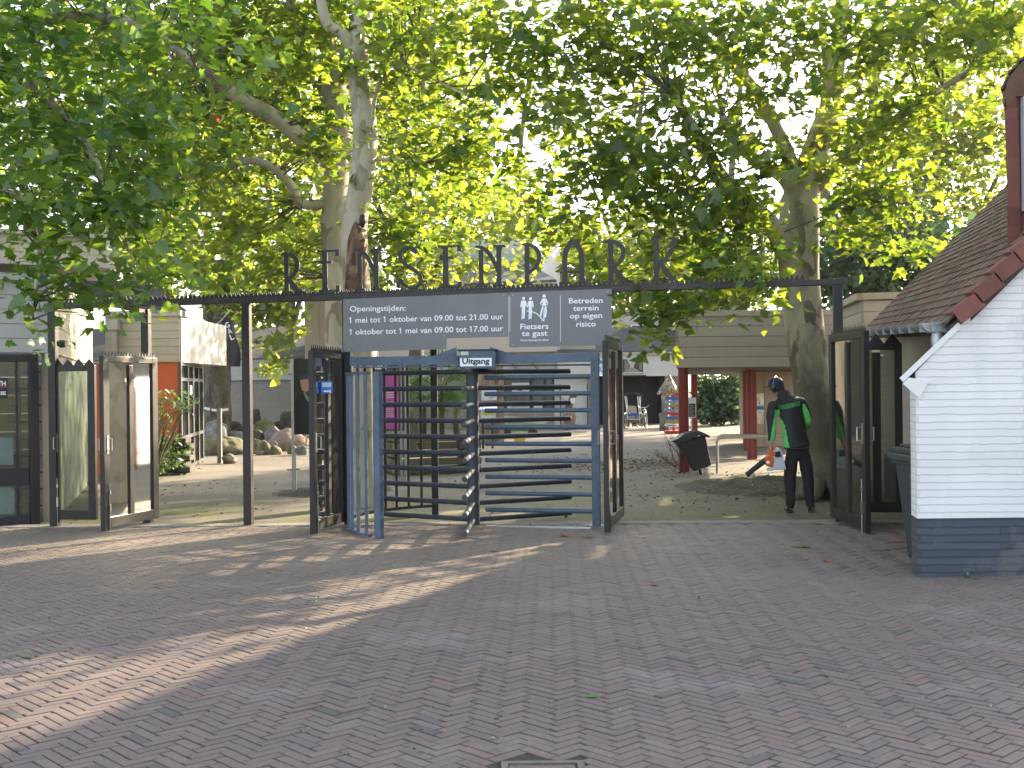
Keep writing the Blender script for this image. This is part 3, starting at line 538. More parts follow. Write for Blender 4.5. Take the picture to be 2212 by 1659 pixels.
# ---------------------------------------------------------------- gate leaves
def leafgate(name,label,A,B,h,nmid,cat='gate leaf',zl=.06,spk=.10,sph=.065,sw=.095,plate=None,handle_at=0,flat=False,group='glazed gate leaves',bot=.12,flip=1):
    A=Vector((A[0],A[1],0));B=Vector((B[0],B[1],0)); d=(B-A); L=d.length; d.normalize(); n=Vector((d.y,-d.x,0))*flip; za=gz(A.x)+zl; zt=gz(A.x)+h
    t=thing(name,label,cat,(A.x,A.y,gz(A.x)),group); mb=MB(); th=.055
    for i,x in enumerate((0,L-sw)): mb.obb(A+d*(x+sw/2)+UP*((za-.03*(i==0)+zt)/2),d*(sw/2),n*(th/2+.002),UP*((zt-za+.03*(i==0))/2))
    for (z0,z1) in((za,za+bot),(zt-.075,zt-.001)): mb.obb(A+d*(L/2)+UP*((z0+z1)/2),d*(L/2-sw+.004),n*(th/2),UP*((z1-z0)/2))
    xs=[sw+(L-2*sw)*(i+1)/(nmid+1) for i in range(nmid)]
    for x in xs: mb.obb(A+d*x+UP*((za+zt)/2),d*(.045),n*(th/2-.001),UP*((zt-za)/2-.1))
    obj('frame',mb,ANT,t,bevel=.005)
    ed=[sw]+xs+[L-sw]
    for i in range(len(ed)-1):
        a0=ed[i]+(.045 if i else 0); a1=ed[i+1]-(.045 if i<len(ed)-2 else 0); mb=MB(); mb.obb(A+d*((a0+a1)/2)+UP*((za+bot+zt-.075)/2),d*((a1-a0)/2),n*.004,UP*((zt-.075-za-bot)/2)); obj('glass_pane',mb,GLASSD,t)
    mb=MB(); spikes(mb,A+UP*zt+d*.01,B+UP*zt-d*.01,spk,sph,.006,.0); obj('spike_strip',mb,ANT,t)
    if handle_at is not None:
        x=sw/2+.0 if handle_at==0 else L-sw/2; zc=gz(A.x)+1.05; mb=MB()
        for sgn in(1,-1):
            nn=n*sgn; c=A+d*(x+.015)+UP*zc; mb.tube([c+nn*th/2+UP*.07,c+nn*(th/2+.06)+UP*.07,c+nn*(th/2+.06)-UP*.07,c+nn*th/2-UP*.07],.007,6)
            mb.obb(c+nn*(th/2+.004),d*.02,nn*.004,UP*.11)
        obj('door_handle',mb,STEEL,t)
        mb=MB(); c=A+d*(x+.03)+n*(th/2+.012); mb.tube([c+UP*(za+.52),c+UP*(za+.02-.07)],.006,6); mb.obb(c+UP*(za+.22),d*.012,n*.01,UP*.06); mb.obb(c+UP*(za+.42),d*.012,n*.01,UP*.02); obj('drop_bolt',mb,STEEL,t)
    return t
lA=G(222,1153); lB=G(340,1128)
leafgate('gate_leaf','open dark glazed gate leaf with two panes beside the orange walled kiosk',lA,lB,2.10,1,spk=.062,sw=.12)
a=gxy(112)+gn*.0; b=gxy(219)
leafgate('gate_side_panel','fixed narrow glazed gate panel with large zigzag spikes next to the dark shop front',gxy(113),gxy(207),2.02,0,zl=.10,spk=.125,sph=.085,sw=.095,handle_at=0,flat=True)
m=G(675,1160); n_=G(743,1136)
lm=leafgate('gate_leaf','narrow open dark gate leaf with a blue notice box, left of the turnstile',m,n_,2.08,1,spk=.058)
# blue box on that leaf
q=W(705,837,13.25); t=thing('notice_box','small blue box with a printed card on the gate leaf left of the turnstile','notice box',(q.x,q.y,q.z-.07))
BX=mat('bright_blue_plastic',(.02,.13,.50),.35,.05); mb=MB(); mb.box(q.x-.062,q.y-.0,q.z-.07,q.x+.062,q.y+.05,q.z+.07); obj('box',mb,BX,t,bevel=.006)
mb=MB(); mb.box(q.x-.045,q.y-.003,q.z+.005,q.x+.055,q.y+.001,q.z+.055); obj('card',mb,mat('pale_card',(.42,.52,.62),.5),t)
mb=MB(); mb.box(q.x-.03,q.y-.003,q.z-.05,q.x+.03,q.y+.001,q.z-.035); mb.box(q.x+.035,q.y-.003,q.z-.062,q.x+.048,q.y+.001,q.z-.025); obj('print',mb,WHITE,t)
m=G(1311,1156); n_=G(1344,1123)
leafgate('gate_leaf','dark open gate leaf seen almost edge on, right of the blue turnstile',m,n_,2.10,1,spk=.058)
m=G(1876,1157.5); n_=G(1799,1128)
leafgate('gate_leaf','open dark glazed gate leaf beside the white house and the worker',m,n_,2.12,1,spk=.06,sw=.10,flip=-1)
leafgate('gate_side_panel','fixed dark gate panel with coarse zigzag spikes against the plastered wall of the white house',gxy(1838),gxy(1949),2.02,1,zl=.12,spk=.165,sph=.12,sw=.08,handle_at=None)
# ================================================================ TURNSTILE
RC=Vector((-.468,13.70,0)); rg=gz(RC.x)
ts=thing('turnstile','slate blue full height revolving gate with round bars in the middle of the park entrance','turnstile',(RC.x,RC.y,rg))
mb=MB(); mb.tube([RC+UP*(rg+.0),RC+UP*(rg+2.02)],.074,20); obj('rotor_post',mb,BLUED,ts,smooth=True)
for w_,an in enumerate((-92,28,148)):
    an=math.radians(an); dv=Vector((math.cos(an),math.sin(an),0))
    for k in range(10):
        z=rg+.075+.193*k; mb=MB(); e=RC+dv*1.34+UP*z; mb.tube([RC+dv*.055+UP*z,e-dv*.01,e],[.030,.030,.021],12); obj('rotor_arm',mb,BLUED,ts,smooth=True,ang=.6)
PR=Vector((.955,13.40,0)); PLh=2.0
mb=MB(); mb.obb(PR+UP*(gz(.95)+.98),gd*.047,gn*.047,UP*.98); obj('side_post',mb,BLUE,ts,bevel=.006)
mb=MB(); mb.obb(PR+UP*(gz(.95)+.008),gd*.13,gn*.11,UP*.008)
for sx in(-1,1): mb.tube([PR+gd*.1*sx-gn*.07*-1+UP*.02,PR+gd*.1*sx+gn*.07+UP*.04],.012,6)
obj('base_plate',mb,BLUE,ts)
for k in range(9):
    z=gz(.95)+.17+.194*k; a=PR+UP*z-gd*.045; e=Vector((-.325,13.73,z)); mb=MB(); mb.tube([a,e+(a-e).normalized()*.01,e],[.027,.027,.019],12); obj('comb_bar',mb,BLUE,ts,smooth=True,ang=.6)
def rarc(deg,r=1.45): a=math.radians(deg); return Vector((RC.x+r*math.cos(a),RC.y+r*math.sin(a),0))
# front half of the cage
ztf=1.80
for k,dg in enumerate((176,185,193.5,202,210,218)):
    p=rarc(dg); mb=MB(); mb.bar(p+UP*(gz(p.x)+.05),p+UP*(gz(p.x)+ztf),.035,.035,0,(0,1,0)) if k<6 else None; obj('cage_bar',mb,BLUE,ts)
p=rarc(227); mb=MB(); rd=(p-RC).normalized(); sd=Vector((-rd.y,rd.x,0)); mb.obb(p+UP*(gz(p.x)+.91),sd*.05,rd*.03,UP*.905); obj('cage_post',mb,BLUE,ts,bevel=.005)
mb=MB()
for zz in(.035,ztf+.012):
    pts=[rarc(a_)+UP*(gz(-1.7)+zz) for a_ in range(172,228,7)]
    for i in range(len(pts)-1): mb.bar(pts[i],pts[i+1],.045,.03)
obj('cage_rail',mb,BLUE,ts)
for dg in(166,158,150,142,134.5,127,119.5,):
    p=rarc(dg,1.43); mb=MB(); mb.bar(p+UP*(gz(p.x)+.12),p+UP*(gz(p.x)+1.98),.032,.032,0,(0,1,0)); obj('cage_bar',mb,ANT,ts)
p=rarc(112,1.43); mb=MB(); mb.bar(p+UP*(gz(p.x)),p+UP*(gz(p.x)+2.3),.085,.085,0,(0,1,0)); obj('cage_post',mb,ANT,ts)
mb=MB()
for zz in(.12,2.0):
    pts=[rarc(a_,1.43)+UP*(gz(-1.4)+zz) for a_ in range(112,176,9)]
    for i in range(len(pts)-1): mb.bar(pts[i],pts[i+1],.05,.035)
obj('cage_rail',mb,BLUED,ts)
# header: beams both sides, gussets and box
yb=13.62; mb=MB()
def hp(px,py,y=yb): return W(px,py,y)
ZT=hp(1000,768).z; ZU=hp(1000,787).z
pl=W(757,780,13.78); 
mb.bar((pl.x,pl.y,(ZT+ZU)/2),(-.62,13.69,(ZT+ZU)/2),.09,ZT-ZU)
mb.bar((-.30,13.69,(ZT+ZU)/2),(PR.x+.047,PR.y,(ZT+ZU)/2+.01),.10,ZT-ZU)
for x0,x1 in((-.92,-.645),(.03,-.255)): mb.prism([(x0,13.66,ZT+.001),(x1,13.66,ZT+.10),(x1,13.66,ZT+.001)] if x0<x1 else [(x1,13.66,ZT+.001),(x1,13.66,ZT+.10),(x0,13.66,ZT+.001)],(0,.08,0))
mb.bar((pl.x+.05,pl.y-.05,ZU-.02),(PR.x-.03,PR.y+.3,ZU-.02),.03,.02)
obj('head_beam',mb,BLUE,ts,fixn=True)
p0=hp(992,757,13.45); p1=hp(1070,796,13.45); mb=MB(); mb.box(p0.x,13.45,p1.z,p1.x,13.80,p0.z); hd=obj('header_box',mb,BLUE,ts,bevel=.006)
mb=MB(); mb.box(p0.x-.025,13.43,p0.z+.001,p1.x+.03,13.84,p0.z+.012); obj('header_lid',mb,BLUED,ts)
a=hp(994,791.5,13.445); b=hp(1062,773,13.445); mb=MB(); mb.box(a.x,13.440,a.z,b.x,13.449,b.z); lb=obj('exit_label',mb,WHITE,ts)
obj('exit_text',textmb('Uitgang',(a.x+.025,13.438,a.z+.03),(1,0,.0),(0,0,1),(0,-1,0),width=b.x-a.x-.05,height=.062,depth=.001,bold=.03),mat('ink',(.02,.022,.025),.6),ts)
a=hp(995,767.5,13.445); mb=MB(); mb.box(a.x,13.441,a.z,a.x+.09,13.449,a.z+.042); obj('small_sticker',mb,mat('sticker',(.5,.55,.48),.5),ts)
a=G(1052,1139); b=G(1278,1144); mb=MB(); mb.bar(a+UP*.012,b+UP*.012,.07,.02)
for q in(.45,.85): c=a.lerp(b,q); mb.tube([c+UP*.02,c+UP*.045],.012,6)
obj('floor_rail',mb,GALV,ts)
# a thin cable hanging from the beam
# ================================================================ WHITE HOUSE (right)
BRW=brickmat('white_painted_brick',(.70,.70,.69),(.57,.57,.56),1.7,.0605,.02,.75,.005,[(1.3,.56,(.56,.57,.55),.35),(55,.69,(.35,.33,.30),.6)])
BRP=brickmat('dark_painted_brick',(.050,.062,.086),(.036,.044,.060),1.3,.0605,.15,.9,.008,[(2.2,.55,(.10,.105,.105),.6),(38,.68,(.40,.40,.38),.9)])
PLAS=mat('old_plaster',(.40,.37,.32),.85,.1,3,.3,30,col2=(.30,.28,.23),thr=.6)
PLAD=mat('plaster_plinth',(.085,.088,.088),.8,.15,4,.2)
TILE=mat('clay_roof_tile',(.125,.075,.052),.85,.25,4,.5,50,col2=(.085,.090,.035),thr=.54,tint=.32)
TILER=mat('verge_tile',(.15,.050,.038),.7,.2,5,.3,50,tint=.2)
HN=9.37; hz=lambda x:gz(x)
house=thing('white_house','white painted brick house with dark plinth and steep mossy tiled roof','house',(3.26,HN,gz(3.26)))
def HP(px,py,d=HN): p=W(px,py,d); return (p.x,p.z)
kx,kz=HP(1948,829); x1,z1=HP(2072,706); x2,z2=HP(2212,560); sl=(z2-z1)/(x2-x1)
XL=W(1970,1240,HN+.27).x; XC=HP(1983,1246)[0]; XR=9.2; ZP=HP(2000,1120)[1]
zr=z1+sl*(6.2-x1)
# gable wall: front face with a slim chamfered corner, sloped shoulder and little kneeler
TH=.30
def gable(z0,z1_,top=None):
    f=[(XC,z0),(XR,z0)]
    if top is None: f+=[(XR,z1_),(XC,z1_)]
    else: f+=top
    return f
mb=MB(); g0=gz(XC)-.1
SKW=.16
def pr(poly,y0,y1,mi=0): mb.prism([(x,y0,z) for x,z in poly],(0,y1-y0,0),mi)
mbp=MB(); mbp.prism([(x,HN+.0,z) for x,z in [(XC,g0),(XR,g0),(XR,ZP),(XC,ZP)]],(.055,TH,0)); mbp.add([(XC,HN,g0),(XL,HN+.27,g0),(XL,HN+.27,ZP),(XC,HN,ZP),(XC+.09,HN+.27,g0),(XC+.09,HN+.27,ZP)],[(0,3,2,1),(2,3,5),(1,2,5,4)])
obj('plinth',mbp,BRP,house,fixn=True)
kneel=[(XC+.0,ZP+.0),(XR,ZP),(XR,3.2),(9.2,3.3),(6.2,zr),(x1,z1),(kx+.05,kz+.05),(kx,kz),(XL-.02,kz-.13),(XC,kz-.12)]
mb=MB(); mb.prism([(x,HN+.002,z) for x,z in [(XC,ZP),(XR,ZP),(XR,zr-sl*(XR-6.2)),(6.2,zr),(x1,z1),(XC,z1-sl*(x1-XC))]],(.055,TH-.004,0))
zc=z1-sl*(x1-XC)-.0
mb.add([(XC,HN+.002,ZP),(XC,HN+.002,zc),(XL,HN+.27,ZP),(XL,HN+.27,zc-.06),(XC+.09,HN+.298,ZP),(XC+.09,HN+.298,zc)],[(0,1,3,2),(2,3,5,4),(1,5,3)])
gw=obj('gable_wall',mb,BRW,house,fixn=True)
# rendered kneeler + coping along the shoulder, soldier course band
COPE=mat('white_coping',(.68,.68,.66),.7,.05,4,.2,40)
mb=MB(); mb.prism([(kx,HN-.02,kz),(XC+.02,HN-.02,kz-.115),(XC+.10,HN-.02,kz+.02),(kx+.05,HN-.02,kz+.05)],(.12,.34,0))
dx=Vector((1,0,sl)).normalized(); nn=Vector((-dx.z,0,dx.x)); a=Vector((kx+.01,HN+.13,kz+.03)); b=Vector((x1+.02,HN+.13,z1+.02)); mb.prism([a+nn*.022-Vector((.02,.15,0)),b+nn*.022-Vector((.02,.15,0)),b-nn*.022-Vector((.02,.15,0)),a-nn*.022-Vector((.02,.15,0))],(.12,.34,0))
obj('coping',mb,COPE,house,fixn=True)
# side wall (plaster)
sA=Vector((3.95,9.67,0)); sB=Vector((5.28,16.6,0))
mb=MB(); wallblock(mb,(sB.x,sB.y),(sA.x,sA.y),.25,.0-.1,.62); obj('side_plinth',mb,PLAD,house)
mb=MB(); wallblock(mb,(sB.x+.02,sB.y),(sA.x+.02,sA.y),.22,.621,2.30); obj('side_wall',mb,PLAS,house)
# roof
EN=Vector((x1-.05,HN+.03,z1-.02)); ED=Vector((.205,1,0.035)).normalized(); RL=7.3; TN=13
updir=(Vector((1,-.205,0)).normalized()*math.cos(math.atan(sl))+UP*math.sin(math.atan(sl))).normalized(); rn=ED.cross(updir).normalized()
if rn.z<0: rn=-rn
SH=6.0
# the eaves edge starts a little up the verge at the street side
mb=MB(); rows=int(SH/.115)
for r_ in range(rows):
    o_=EN+updir*(.02+r_*.115)+rn*.06; x=.02-(.09 if r_%2 else 0); flare=.0
    while x<RL:
        w=.175; x0=max(0,x); xb=min(RL,x+w-.004)
        if xb-x0>.02:
            j=random.uniform(-.004,.005); c=o_+ED*((x0+xb)/2)+updir*.08+rn*(j+.0)
            tt=(updir*math.cos(-.10)+rn*math.sin(-.10)); mb.obb(c,ED*((xb-x0)/2),tt*.095,rn*.008)
        x+=w
obj('roof_tiles',mb,TILE,house)
mb=MB(); mb.prism([EN+rn*.03,EN+ED*RL+rn*.03,EN+ED*RL+updir*SH+rn*.03,EN+updir*SH+rn*.03],-rn*.09); obj('roof_deck',mb,ANTB,house)
mb=MB(); q=EN+updir*.06+rn*.085-Vector((0,.055,0)); vd=Vector((dx.x,0,dx.z)); k=0
while k*.225<SH+.5:
    c=q+vd*(k*.225+.12)+nn*.01; M=(vd*math.cos(.12)-nn*math.sin(.12)*-0)
    a1=vd*math.cos(-.14)+nn*math.sin(-.14); b1=Vector((0,1,0)); c1=a1.cross(b1)
    mb.obb(c-c1*.0,a1*.125,b1*.075,c1*.013); mb.obb(c-b1*.07+nn*-.045,a1*.118,b1*.013,c1*.065); k+=1
obj('verge_tiles',mb,TILER,house)
mb=MB(); wallblock(mb,(6.3,9.8),(9.2,9.3),5.0,.0,3.0); obj('inner_wall',mb,PLAS,house)
# gutter + downpipe
def halfgut(mb,a,b,r=.065,n=8):
    a=Vector(a);b=Vector(b); d=(b-a).normalized(); s=d.cross(UP).normalized(); vs=[];fs=[]
    for p in(a,b):
        for rr in(r,r-.006):
            for i in range(n+1):
                an=math.pi+math.pi*i/n; vs.append(p+s*math.cos(an)*rr+UP*math.sin(an)*rr)
    m_=n+1
    for i in range(n): fs+= [(i,i+1,2*m_+i+1,2*m_+i),(m_+i,3*m_+i,3*m_+i+1,m_+i+1),(i,m_+i,m_+i+1,i+1),(2*m_+i,2*m_+i+1,3*m_+i+1,3*m_+i)]
    fs+=[(0,2*m_,3*m_,m_),(n,m_+n,3*m_+n,2*m_+n)]; mb.add(vs,fs)
gzl=HP(2012,697,9.55)[1]; e0=Vector((HP(2012,697,9.6)[0],9.62,gzl-.0)); e1=e0+ED*7.2
mb=MB(); halfgut(mb,e0,e1); e2=Vector((HP(2082,695,9.62)[0],9.60,gzl)); mb.bar(e0+Vector((0,-.03,-.0)),e2+Vector((0,-.03,0)),.012,.02); mb.prism([(e0.x,9.585,gzl-.07),(e2.x-.02,9.585,gzl-.07),(e2.x,9.585,gzl),(e0.x-.02,9.585,gzl)],(0,.02,0)); mb.box(e0.x,9.61,gzl-.075,e2.x,9.72,gzl-.065)
k=0
for s_ in range(10):
    p=e0+ED*(s_*.7+.15); mb.bar(p-ED*.006-UP*.034,p+ED*.006-UP*.034,.135,.075)
obj('gutter',mb,GALV,house)
p=Vector((HP(2027,720,9.66)[0],9.69,0)); mb=MB(); mb.tube([p+UP*(gzl-.06),p+UP*1.25,p+UP*.05],.045,14); mb.tube([p+UP*(gzl-.10),p+UP*(gzl-.16)],.05,14); obj('downpipe',mb,GALV,house,smooth=True)
mb=MB(); mb.prism([e0+Vector((.06,.02,-.05)),e0+ED*5.5+Vector((.06,.02,-.0)),e0+ED*5.5+Vector((.42,.02,0)),e0+Vector((.46,.02,-.05))],UP*.012); obj('soffit',mb,COPE,house,fixn=True)
# dormer with hung tiles
dm=Vector((W(2197,218,10.1))); dz0=W(2197,400,10.1).z-.25; dz1=dm.z+.05
DX=dm.x-.0; DY=10.1; cd_=Vector((.48,1,0)).normalized(); cn=Vector((-1,.48,0)).normalized()
mb=MB(); base=Vector((DX,DY,0)); H0=dz0-.3
mb.prism([base+UP*H0,base+cd_*1.6+UP*H0,base+cd_*1.6+Vector((1.6,0,0))+UP*H0,base+Vector((1.6,0,0))+UP*H0],UP*(dz1-H0))
rows=int((dz1-H0)/.085)
for r_ in range(rows):        # hung tiles, flaring out a little towards the eaves
    z=H0+r_*.085; fl=.02+.07*max(0,(z-dz0-.2)/(dz1-dz0))**2
    for s_ in range(9): mb.obb(base+cd_*(s_*.17+.085)+cn*(fl+.01)+UP*(z+.05),cd_*.083,cn*.008,(UP*.052+cn*-.01))
    mb.obb(base+Vector((-.045-fl*.5,-.03,z+.05)),(.052,0,0),(0,.008,0),(0,-.006,.052))
obj('dormer_wall',mb,TILER,house,fixn=True)
mb=MB(); e0_=[(-.13,-.06,-.10),(-.17,-.10,.02),(-.14,-.13,.14),(-.04,-.15,.26),(.10,-.16,.36),(.30,-.17,.46),(1.6,-.2,.80)]
for i_ in range(len(e0_)-1):
    a=base+Vector(e0_[i_])+UP*dz1; b=base+Vector(e0_[i_+1])+UP*dz1; n_=max(1,int((b-a).length/.085))
    for q in range(n_):
        c=a.lerp(b,(q+.5)/n_)+Vector((0,0,0)); d_=(b-a).normalized(); nrm_=Vector((-d_.z,0,d_.x))
        mb.obb(c+cd_*.8,(d_*.055+nrm_*-.008),cd_*.8,nrm_*.010)
mb.prism([base+Vector(p)+Vector((.02,.01,-.015))+UP*dz1 for p in e0_]+[base+Vector((1.6,-.17,-.02))+UP*dz1,base+Vector((-.02,-.04,-.02))+UP*dz1],cd_*1.5)
obj('dormer_roof',mb,TILE,house,fixn=True)
mb=MB(); wx=DX+.015
mb.bar((wx+.03,DY-.05,dz0+.02),(wx+.03,DY-.05,dz1-.03),.05,.06,0,(0,1,0)); mb.bar((wx+.055,DY-.05,dz0+.045),(wx+1.5,DY-.05,dz0+.045),.06,.05); mb.bar((wx+.055,DY-.05,dz1-.05),(wx+1.5,DY-.05,dz1-.05),.06,.05); wf=obj('dormer_window',mb,mat('grey_window_frame',(.35,.38,.42),.5),house)
mb=MB(); mb.box(wx+.056,DY-.045,dz0+.07,wx+1.5,DY-.035,dz1-.075); obj('pane',mb,mat('sky_reflecting_pane',(.10,.16,.20),.05,.1,1,spec=1),wf)
# ================================================================ ANNEX behind the gate, right
ann=thing('annex_building','low flat roofed annex with grey beige board fascia next to the white house','building',(5.8,18.2,gz(5.8)))
A_=(5.34,17.7); B_=(5.72,20.6); mb=MB(); siding(mb,B_,A_,2.05,2.86,.155,.03,side=1); obj('fascia_boards',mb,CREAM2,ann)
mb=MB(); wallblock(mb,B_,A_,.12,2.04,2.90); wallblock(mb,(5.37,17.73),(6.6,17.5),.12,2.04,2.90); obj('fascia_core',mb,TRIM,ann)
mb=MB(); siding(mb,A_,(6.6,17.45),2.05,2.86,.155,.03); obj('fascia_boards',mb,CREAM2,ann)
mb=MB(); mb.bar((5.72,20.62,2.93),(5.30,17.66,2.93),.16,.10); mb.bar((5.32,17.68,2.932),(6.6,17.42,2.932),.16,.098); obj('roof_trim',mb,TRIM,ann)
ABR=brickmat('pale_annex_brick',(.36,.34,.30),(.28,.26,.23),.22,.065,.08,.4)
mb=MB(); wallblock(mb,(6.0,20.6),(5.62,17.9),.25,-.05,2.04); wallblock(mb,(5.62,17.9),(7.0,17.6),.25,-.05,2.04); obj('wall',mb,ABR,ann)
mb=MB(); mb.add([(5.4,17.8,2.90),(7.6,17.6,2.90),(8,20.6,2.90),(5.8,20.6,2.90)],[(0,1,2,3)]); obj('roof',mb,SLATE,ann)
# ================================================================ RED POST SHELTER
shl=thing('red_post_shelter','open shelter with beige board fascia on dark red posts, right of the litter bin','shelter',(3.1,21.1,gz(3.1)))
X0=W(1465,790,21.0).x; zb=W(1465,795,21).z; zt=W(1465,684,21).z; XE=6.5
mb=MB(); siding(mb,(X0,21.0),(XE,21.0),zb,zt,(zt-zb)/5,.03); siding(mb,(X0+2.28,36.0),(X0,21.03),zb,zt,(zt-zb)/5,.03); obj('fascia_boards',mb,CREAM2,shl)
mb=MB(); mb.prism([(X0+.002,21.002,zb+.005),(XE,21.002,zb+.005),(XE+2.2,36,zb+.005),(X0+2.28,36,zb+.005)],UP*(zt-zb-.025)); obj('roof_core',mb,ANTB,shl,fixn=True)
mb=MB(); mb.box(X0-.06,20.93,zt,XE,21.12,zt+.10); mb.bar((X0+.03,21.12,zt+.05),(X0+2.3,36,zt+.05),.16,.096); obj('roof_trim',mb,TRIM,shl)
for px,d,w in((1471.5,21.12,.075),(1482,21.3,.075),(1500,36-.4,.17),(1610.5,27.3,.10),(1618,24.3,.07),(1629,24.4,.075)):
    p=GD(px,d); mb=MB(); mb.box(p.x-w/2,d-.08,p.z-.03,p.x+w/2,d+.09,zb+.02); mb.box(p.x-w/2-.012,d-.092,p.z-.03,p.x-w/2+.012,d-.08,zb+.02); obj('post',mb,REDP,shl)
BEW=mat('tan_board_wall',(.36,.27,.18),.75,.08,2,.2,30)
wx0=W(1652,900,29).x; mb=MB(); siding(mb,(wx0,29),(wx0+3.2,29),.02,zb,.13,.02); obj('board_wall',mb,BEW,shl)
mb=MB(); mb.box(wx0,29.001,-.0,wx0+3.2,31,zb); mb.box(W(1599,900,34).x,33.9,-.05,W(1606,900,34).x,34.1,zb+.05); obj('wall_core',mb,TRIM,shl)
wl=W(1633,900,29.02).x; mb=MB(); mb.box(wl,29.0,.05,wx0-.004,29.05,.62); mb.box(wl,29.0,W(1640,850,29).z,wx0-.004,29.05,zb); mb.box(wl,29.0,.62,wl+.03,29.05,W(1640,850,29).z); win=obj('window',mb,BEW,shl)
mb=MB(); mb.box(wl+.031,29.02,.621,wx0-.006,29.03,W(1640,850,29).z-.001); obj('pane',mb,mat('window_dark_glass',(.22,.24,.20),.08,.5,3,spec=1),win)
a=W(1637,893,28.99); obj('window_text',textmb('eser',(a.x-.03,28.99,a.z),(1,0,0),(0,0,1),(0,-1,0),width=.21,height=.075,bold=.01),WHITE,win)
mb=MB(); a=W(1635,885,28.99); mb.box(a.x,28.99,a.z,a.x+.17,29.0,a.z+.09); obj('window_print',mb,mat('blue_print',(.02,.12,.42),.5),win)
mb=MB(); a=W(1645,868,28.985); mb.prism([(a.x-.05,28.985,a.z+.08),(a.x-.04,28.985,a.z-.05),(a.x,28.985,a.z-.09),(a.x+.04,28.985,a.z-.05),(a.x+.05,28.985,a.z+.08)],(0,.008,0)); obj('shield_print',mb,WHITE,win)
# ================================================================ LEFT SHOP + KIOSK VOLUMES
shop=thing('shop_front','pale board clad shop with dark blue timber window frame at the left edge','building',(-5.9,14.6,gz(-5.9)))
s0=G(-260,1159); s1_=G(83,1131.5); sd_=(s1_-s0); sd_.z=0; sd_.normalize(); sn=Vector((sd_.y,-sd_.x,0))
def sp(px,z,off=0): p=onpl(px,900,(s0.x,s0.y),(s1_.x,s1_.y),off); return Vector((p.x,p.y,z))
def sz(px,py): return onpl(px,py,(s0.x,s0.y),(s1_.x,s1_.y)).z
zf=sz(60,765); gl=gz(-6)
mb=MB(); 
for pa,pb in((62,83),(-130,-118),): mb.bar(sp((pa+pb)/2,gl-.05),sp((pa+pb)/2,zf-.002),abs((sp(pb,0)-sp(pa,0)).length),.12,0,sn)
mb.bar(sp(-116,zf-.05),sp(61,zf-.05),.12,.09); mb.bar(sp(-116,gl+.06),sp(61,gl+.06),.12,.12); mb.bar(sp(-116,sz(20,1030)),sp(61,sz(20,1030)),.11,.22); mb.bar(sp(36,gl+.12),sp(36,zf-.1),.03,.03,0,sn)
obj('window_frame',mb,DARKF,shop,bevel=.005)
mb=MB(); mb.prism([sp(-116,gl+.12),sp(61,gl+.12),sp(61,zf-.095),sp(-116,zf-.095)],-sn*.008); obj('shop_glass',mb,GLASS,shop)
INT=mat('timber_interior',(.20,.115,.05),.7,.2,3,.2); mb=MB(); a=sp(-118,gl,-1.3); b=sp(60,gl,-1.3)
for i in range(9):
    z=gl+.1+i*.25; mb.bar(a+UP*z,b+UP*z,.03,.235)
obj('interior_wall',mb,INT,shop)
mb=MB()
for i in range(9): z=gl+.2+i*.22; mb.bar(sp(44,z,-.9),sp(63,z,-.35),.30,.025)
mb.bar(sp(40,gl,-.9),sp(40,zf,-.9),.05,.05); obj('shelf',mb,ANT,shop)
mb=MB(); mb.prism([sp(-40,sz(20,1000),-.1),sp(28,sz(20,1006),-.1),sp(28,sz(20,946),-.1),sp(-40,sz(20,944),-.1)],-sn*.01); mb.prism([sp(-40,gl+.14,-.1),sp(29,gl+.14,-.1),sp(29,sz(20,1055),-.1),sp(-40,sz(20,1050),-.1)],-sn*.01); obj('white_screen',mb,mat('pale_blue_board',(.42,.50,.62),.6),shop)  # plain pale blue boards standing behind the shop glass
# sign in the window
t=thing('window_sign','small black square sign with white lettering ending TH and IE in the shop window','sign',tuple(sp(5,sz(5,858),.01)))
mb=MB(); mb.prism([sp(-42,sz(5,860),.012),sp(16.5,sz(5,860),.012),sp(16.5,sz(5,817),.012),sp(-42,sz(5,817),.012)],sn*.01); obj('plate',mb,BLACK,t,fixn=True)
mb=MB(); a=sp(-42,sz(5,837),.0235); b=sp(16.5,sz(5,837),.0235); mb.bar(a,b,.002,.012); obj('red_line',mb,mat('red_line_print',(.35,.02,.02),.5),t)
for tx,xr,yb,h,wd in(('TH',13.5,834,11,17),('IE',13.5,853,7.5,11)):
    p=sp(xr,sz(5,yb),.023); obj('text',textmb(tx,p-sd_*(wd/175),sd_,UP,sn,width=wd/175,height=h/172,bold=.03),WHITE,t)
zs=sz(60,608); za_=sz(60,763)
e=sp(110,0); mb=MB(); siding(mb,(sp(-260,0).x,sp(-260,0).y),(e.x,e.y),za_,zs,.178,.03); obj('siding_boards',mb,GREYS,shop)
V2=Vector((-8.15,22.6,0)); mb=MB(); wallblock(mb,(sp(-260,0).x,sp(-260,0).y),(e.x-.001,e.y),.10,za_+.0,zs+.02)
obj('fascia_core',mb,TRIM,shop)
mb=MB(); mb.bar(e+UP*(za_-.01)+sn*.03,e+UP*(zs+.03)+sn*.03,.05,.05,0,sn); mb.bar(sp(-260,zs+.05,.03),e+UP*(zs+.05)+sn*.03,.16,.09); obj('corner_trim',mb,GREYS,shop)
mb=MB(); mb.prism([sp(-260,zs+.06,-.0),e+UP*(zs+.06),V2+UP*(zs+.06),Vector((-14,22,zs+.06))],UP*.05); obj('roof',mb,SLATE,shop,fixn=True)
e2=e-sn*.02+sd_*.0; mb=MB(); zlow=HC+(845-763)/2520*16
siding(mb,(e2.x-.02,e2.y+.1),(V2.x,V2.y),za_,zs+.0,.178,.03); obj('siding_boards',mb,CREAM,shop)
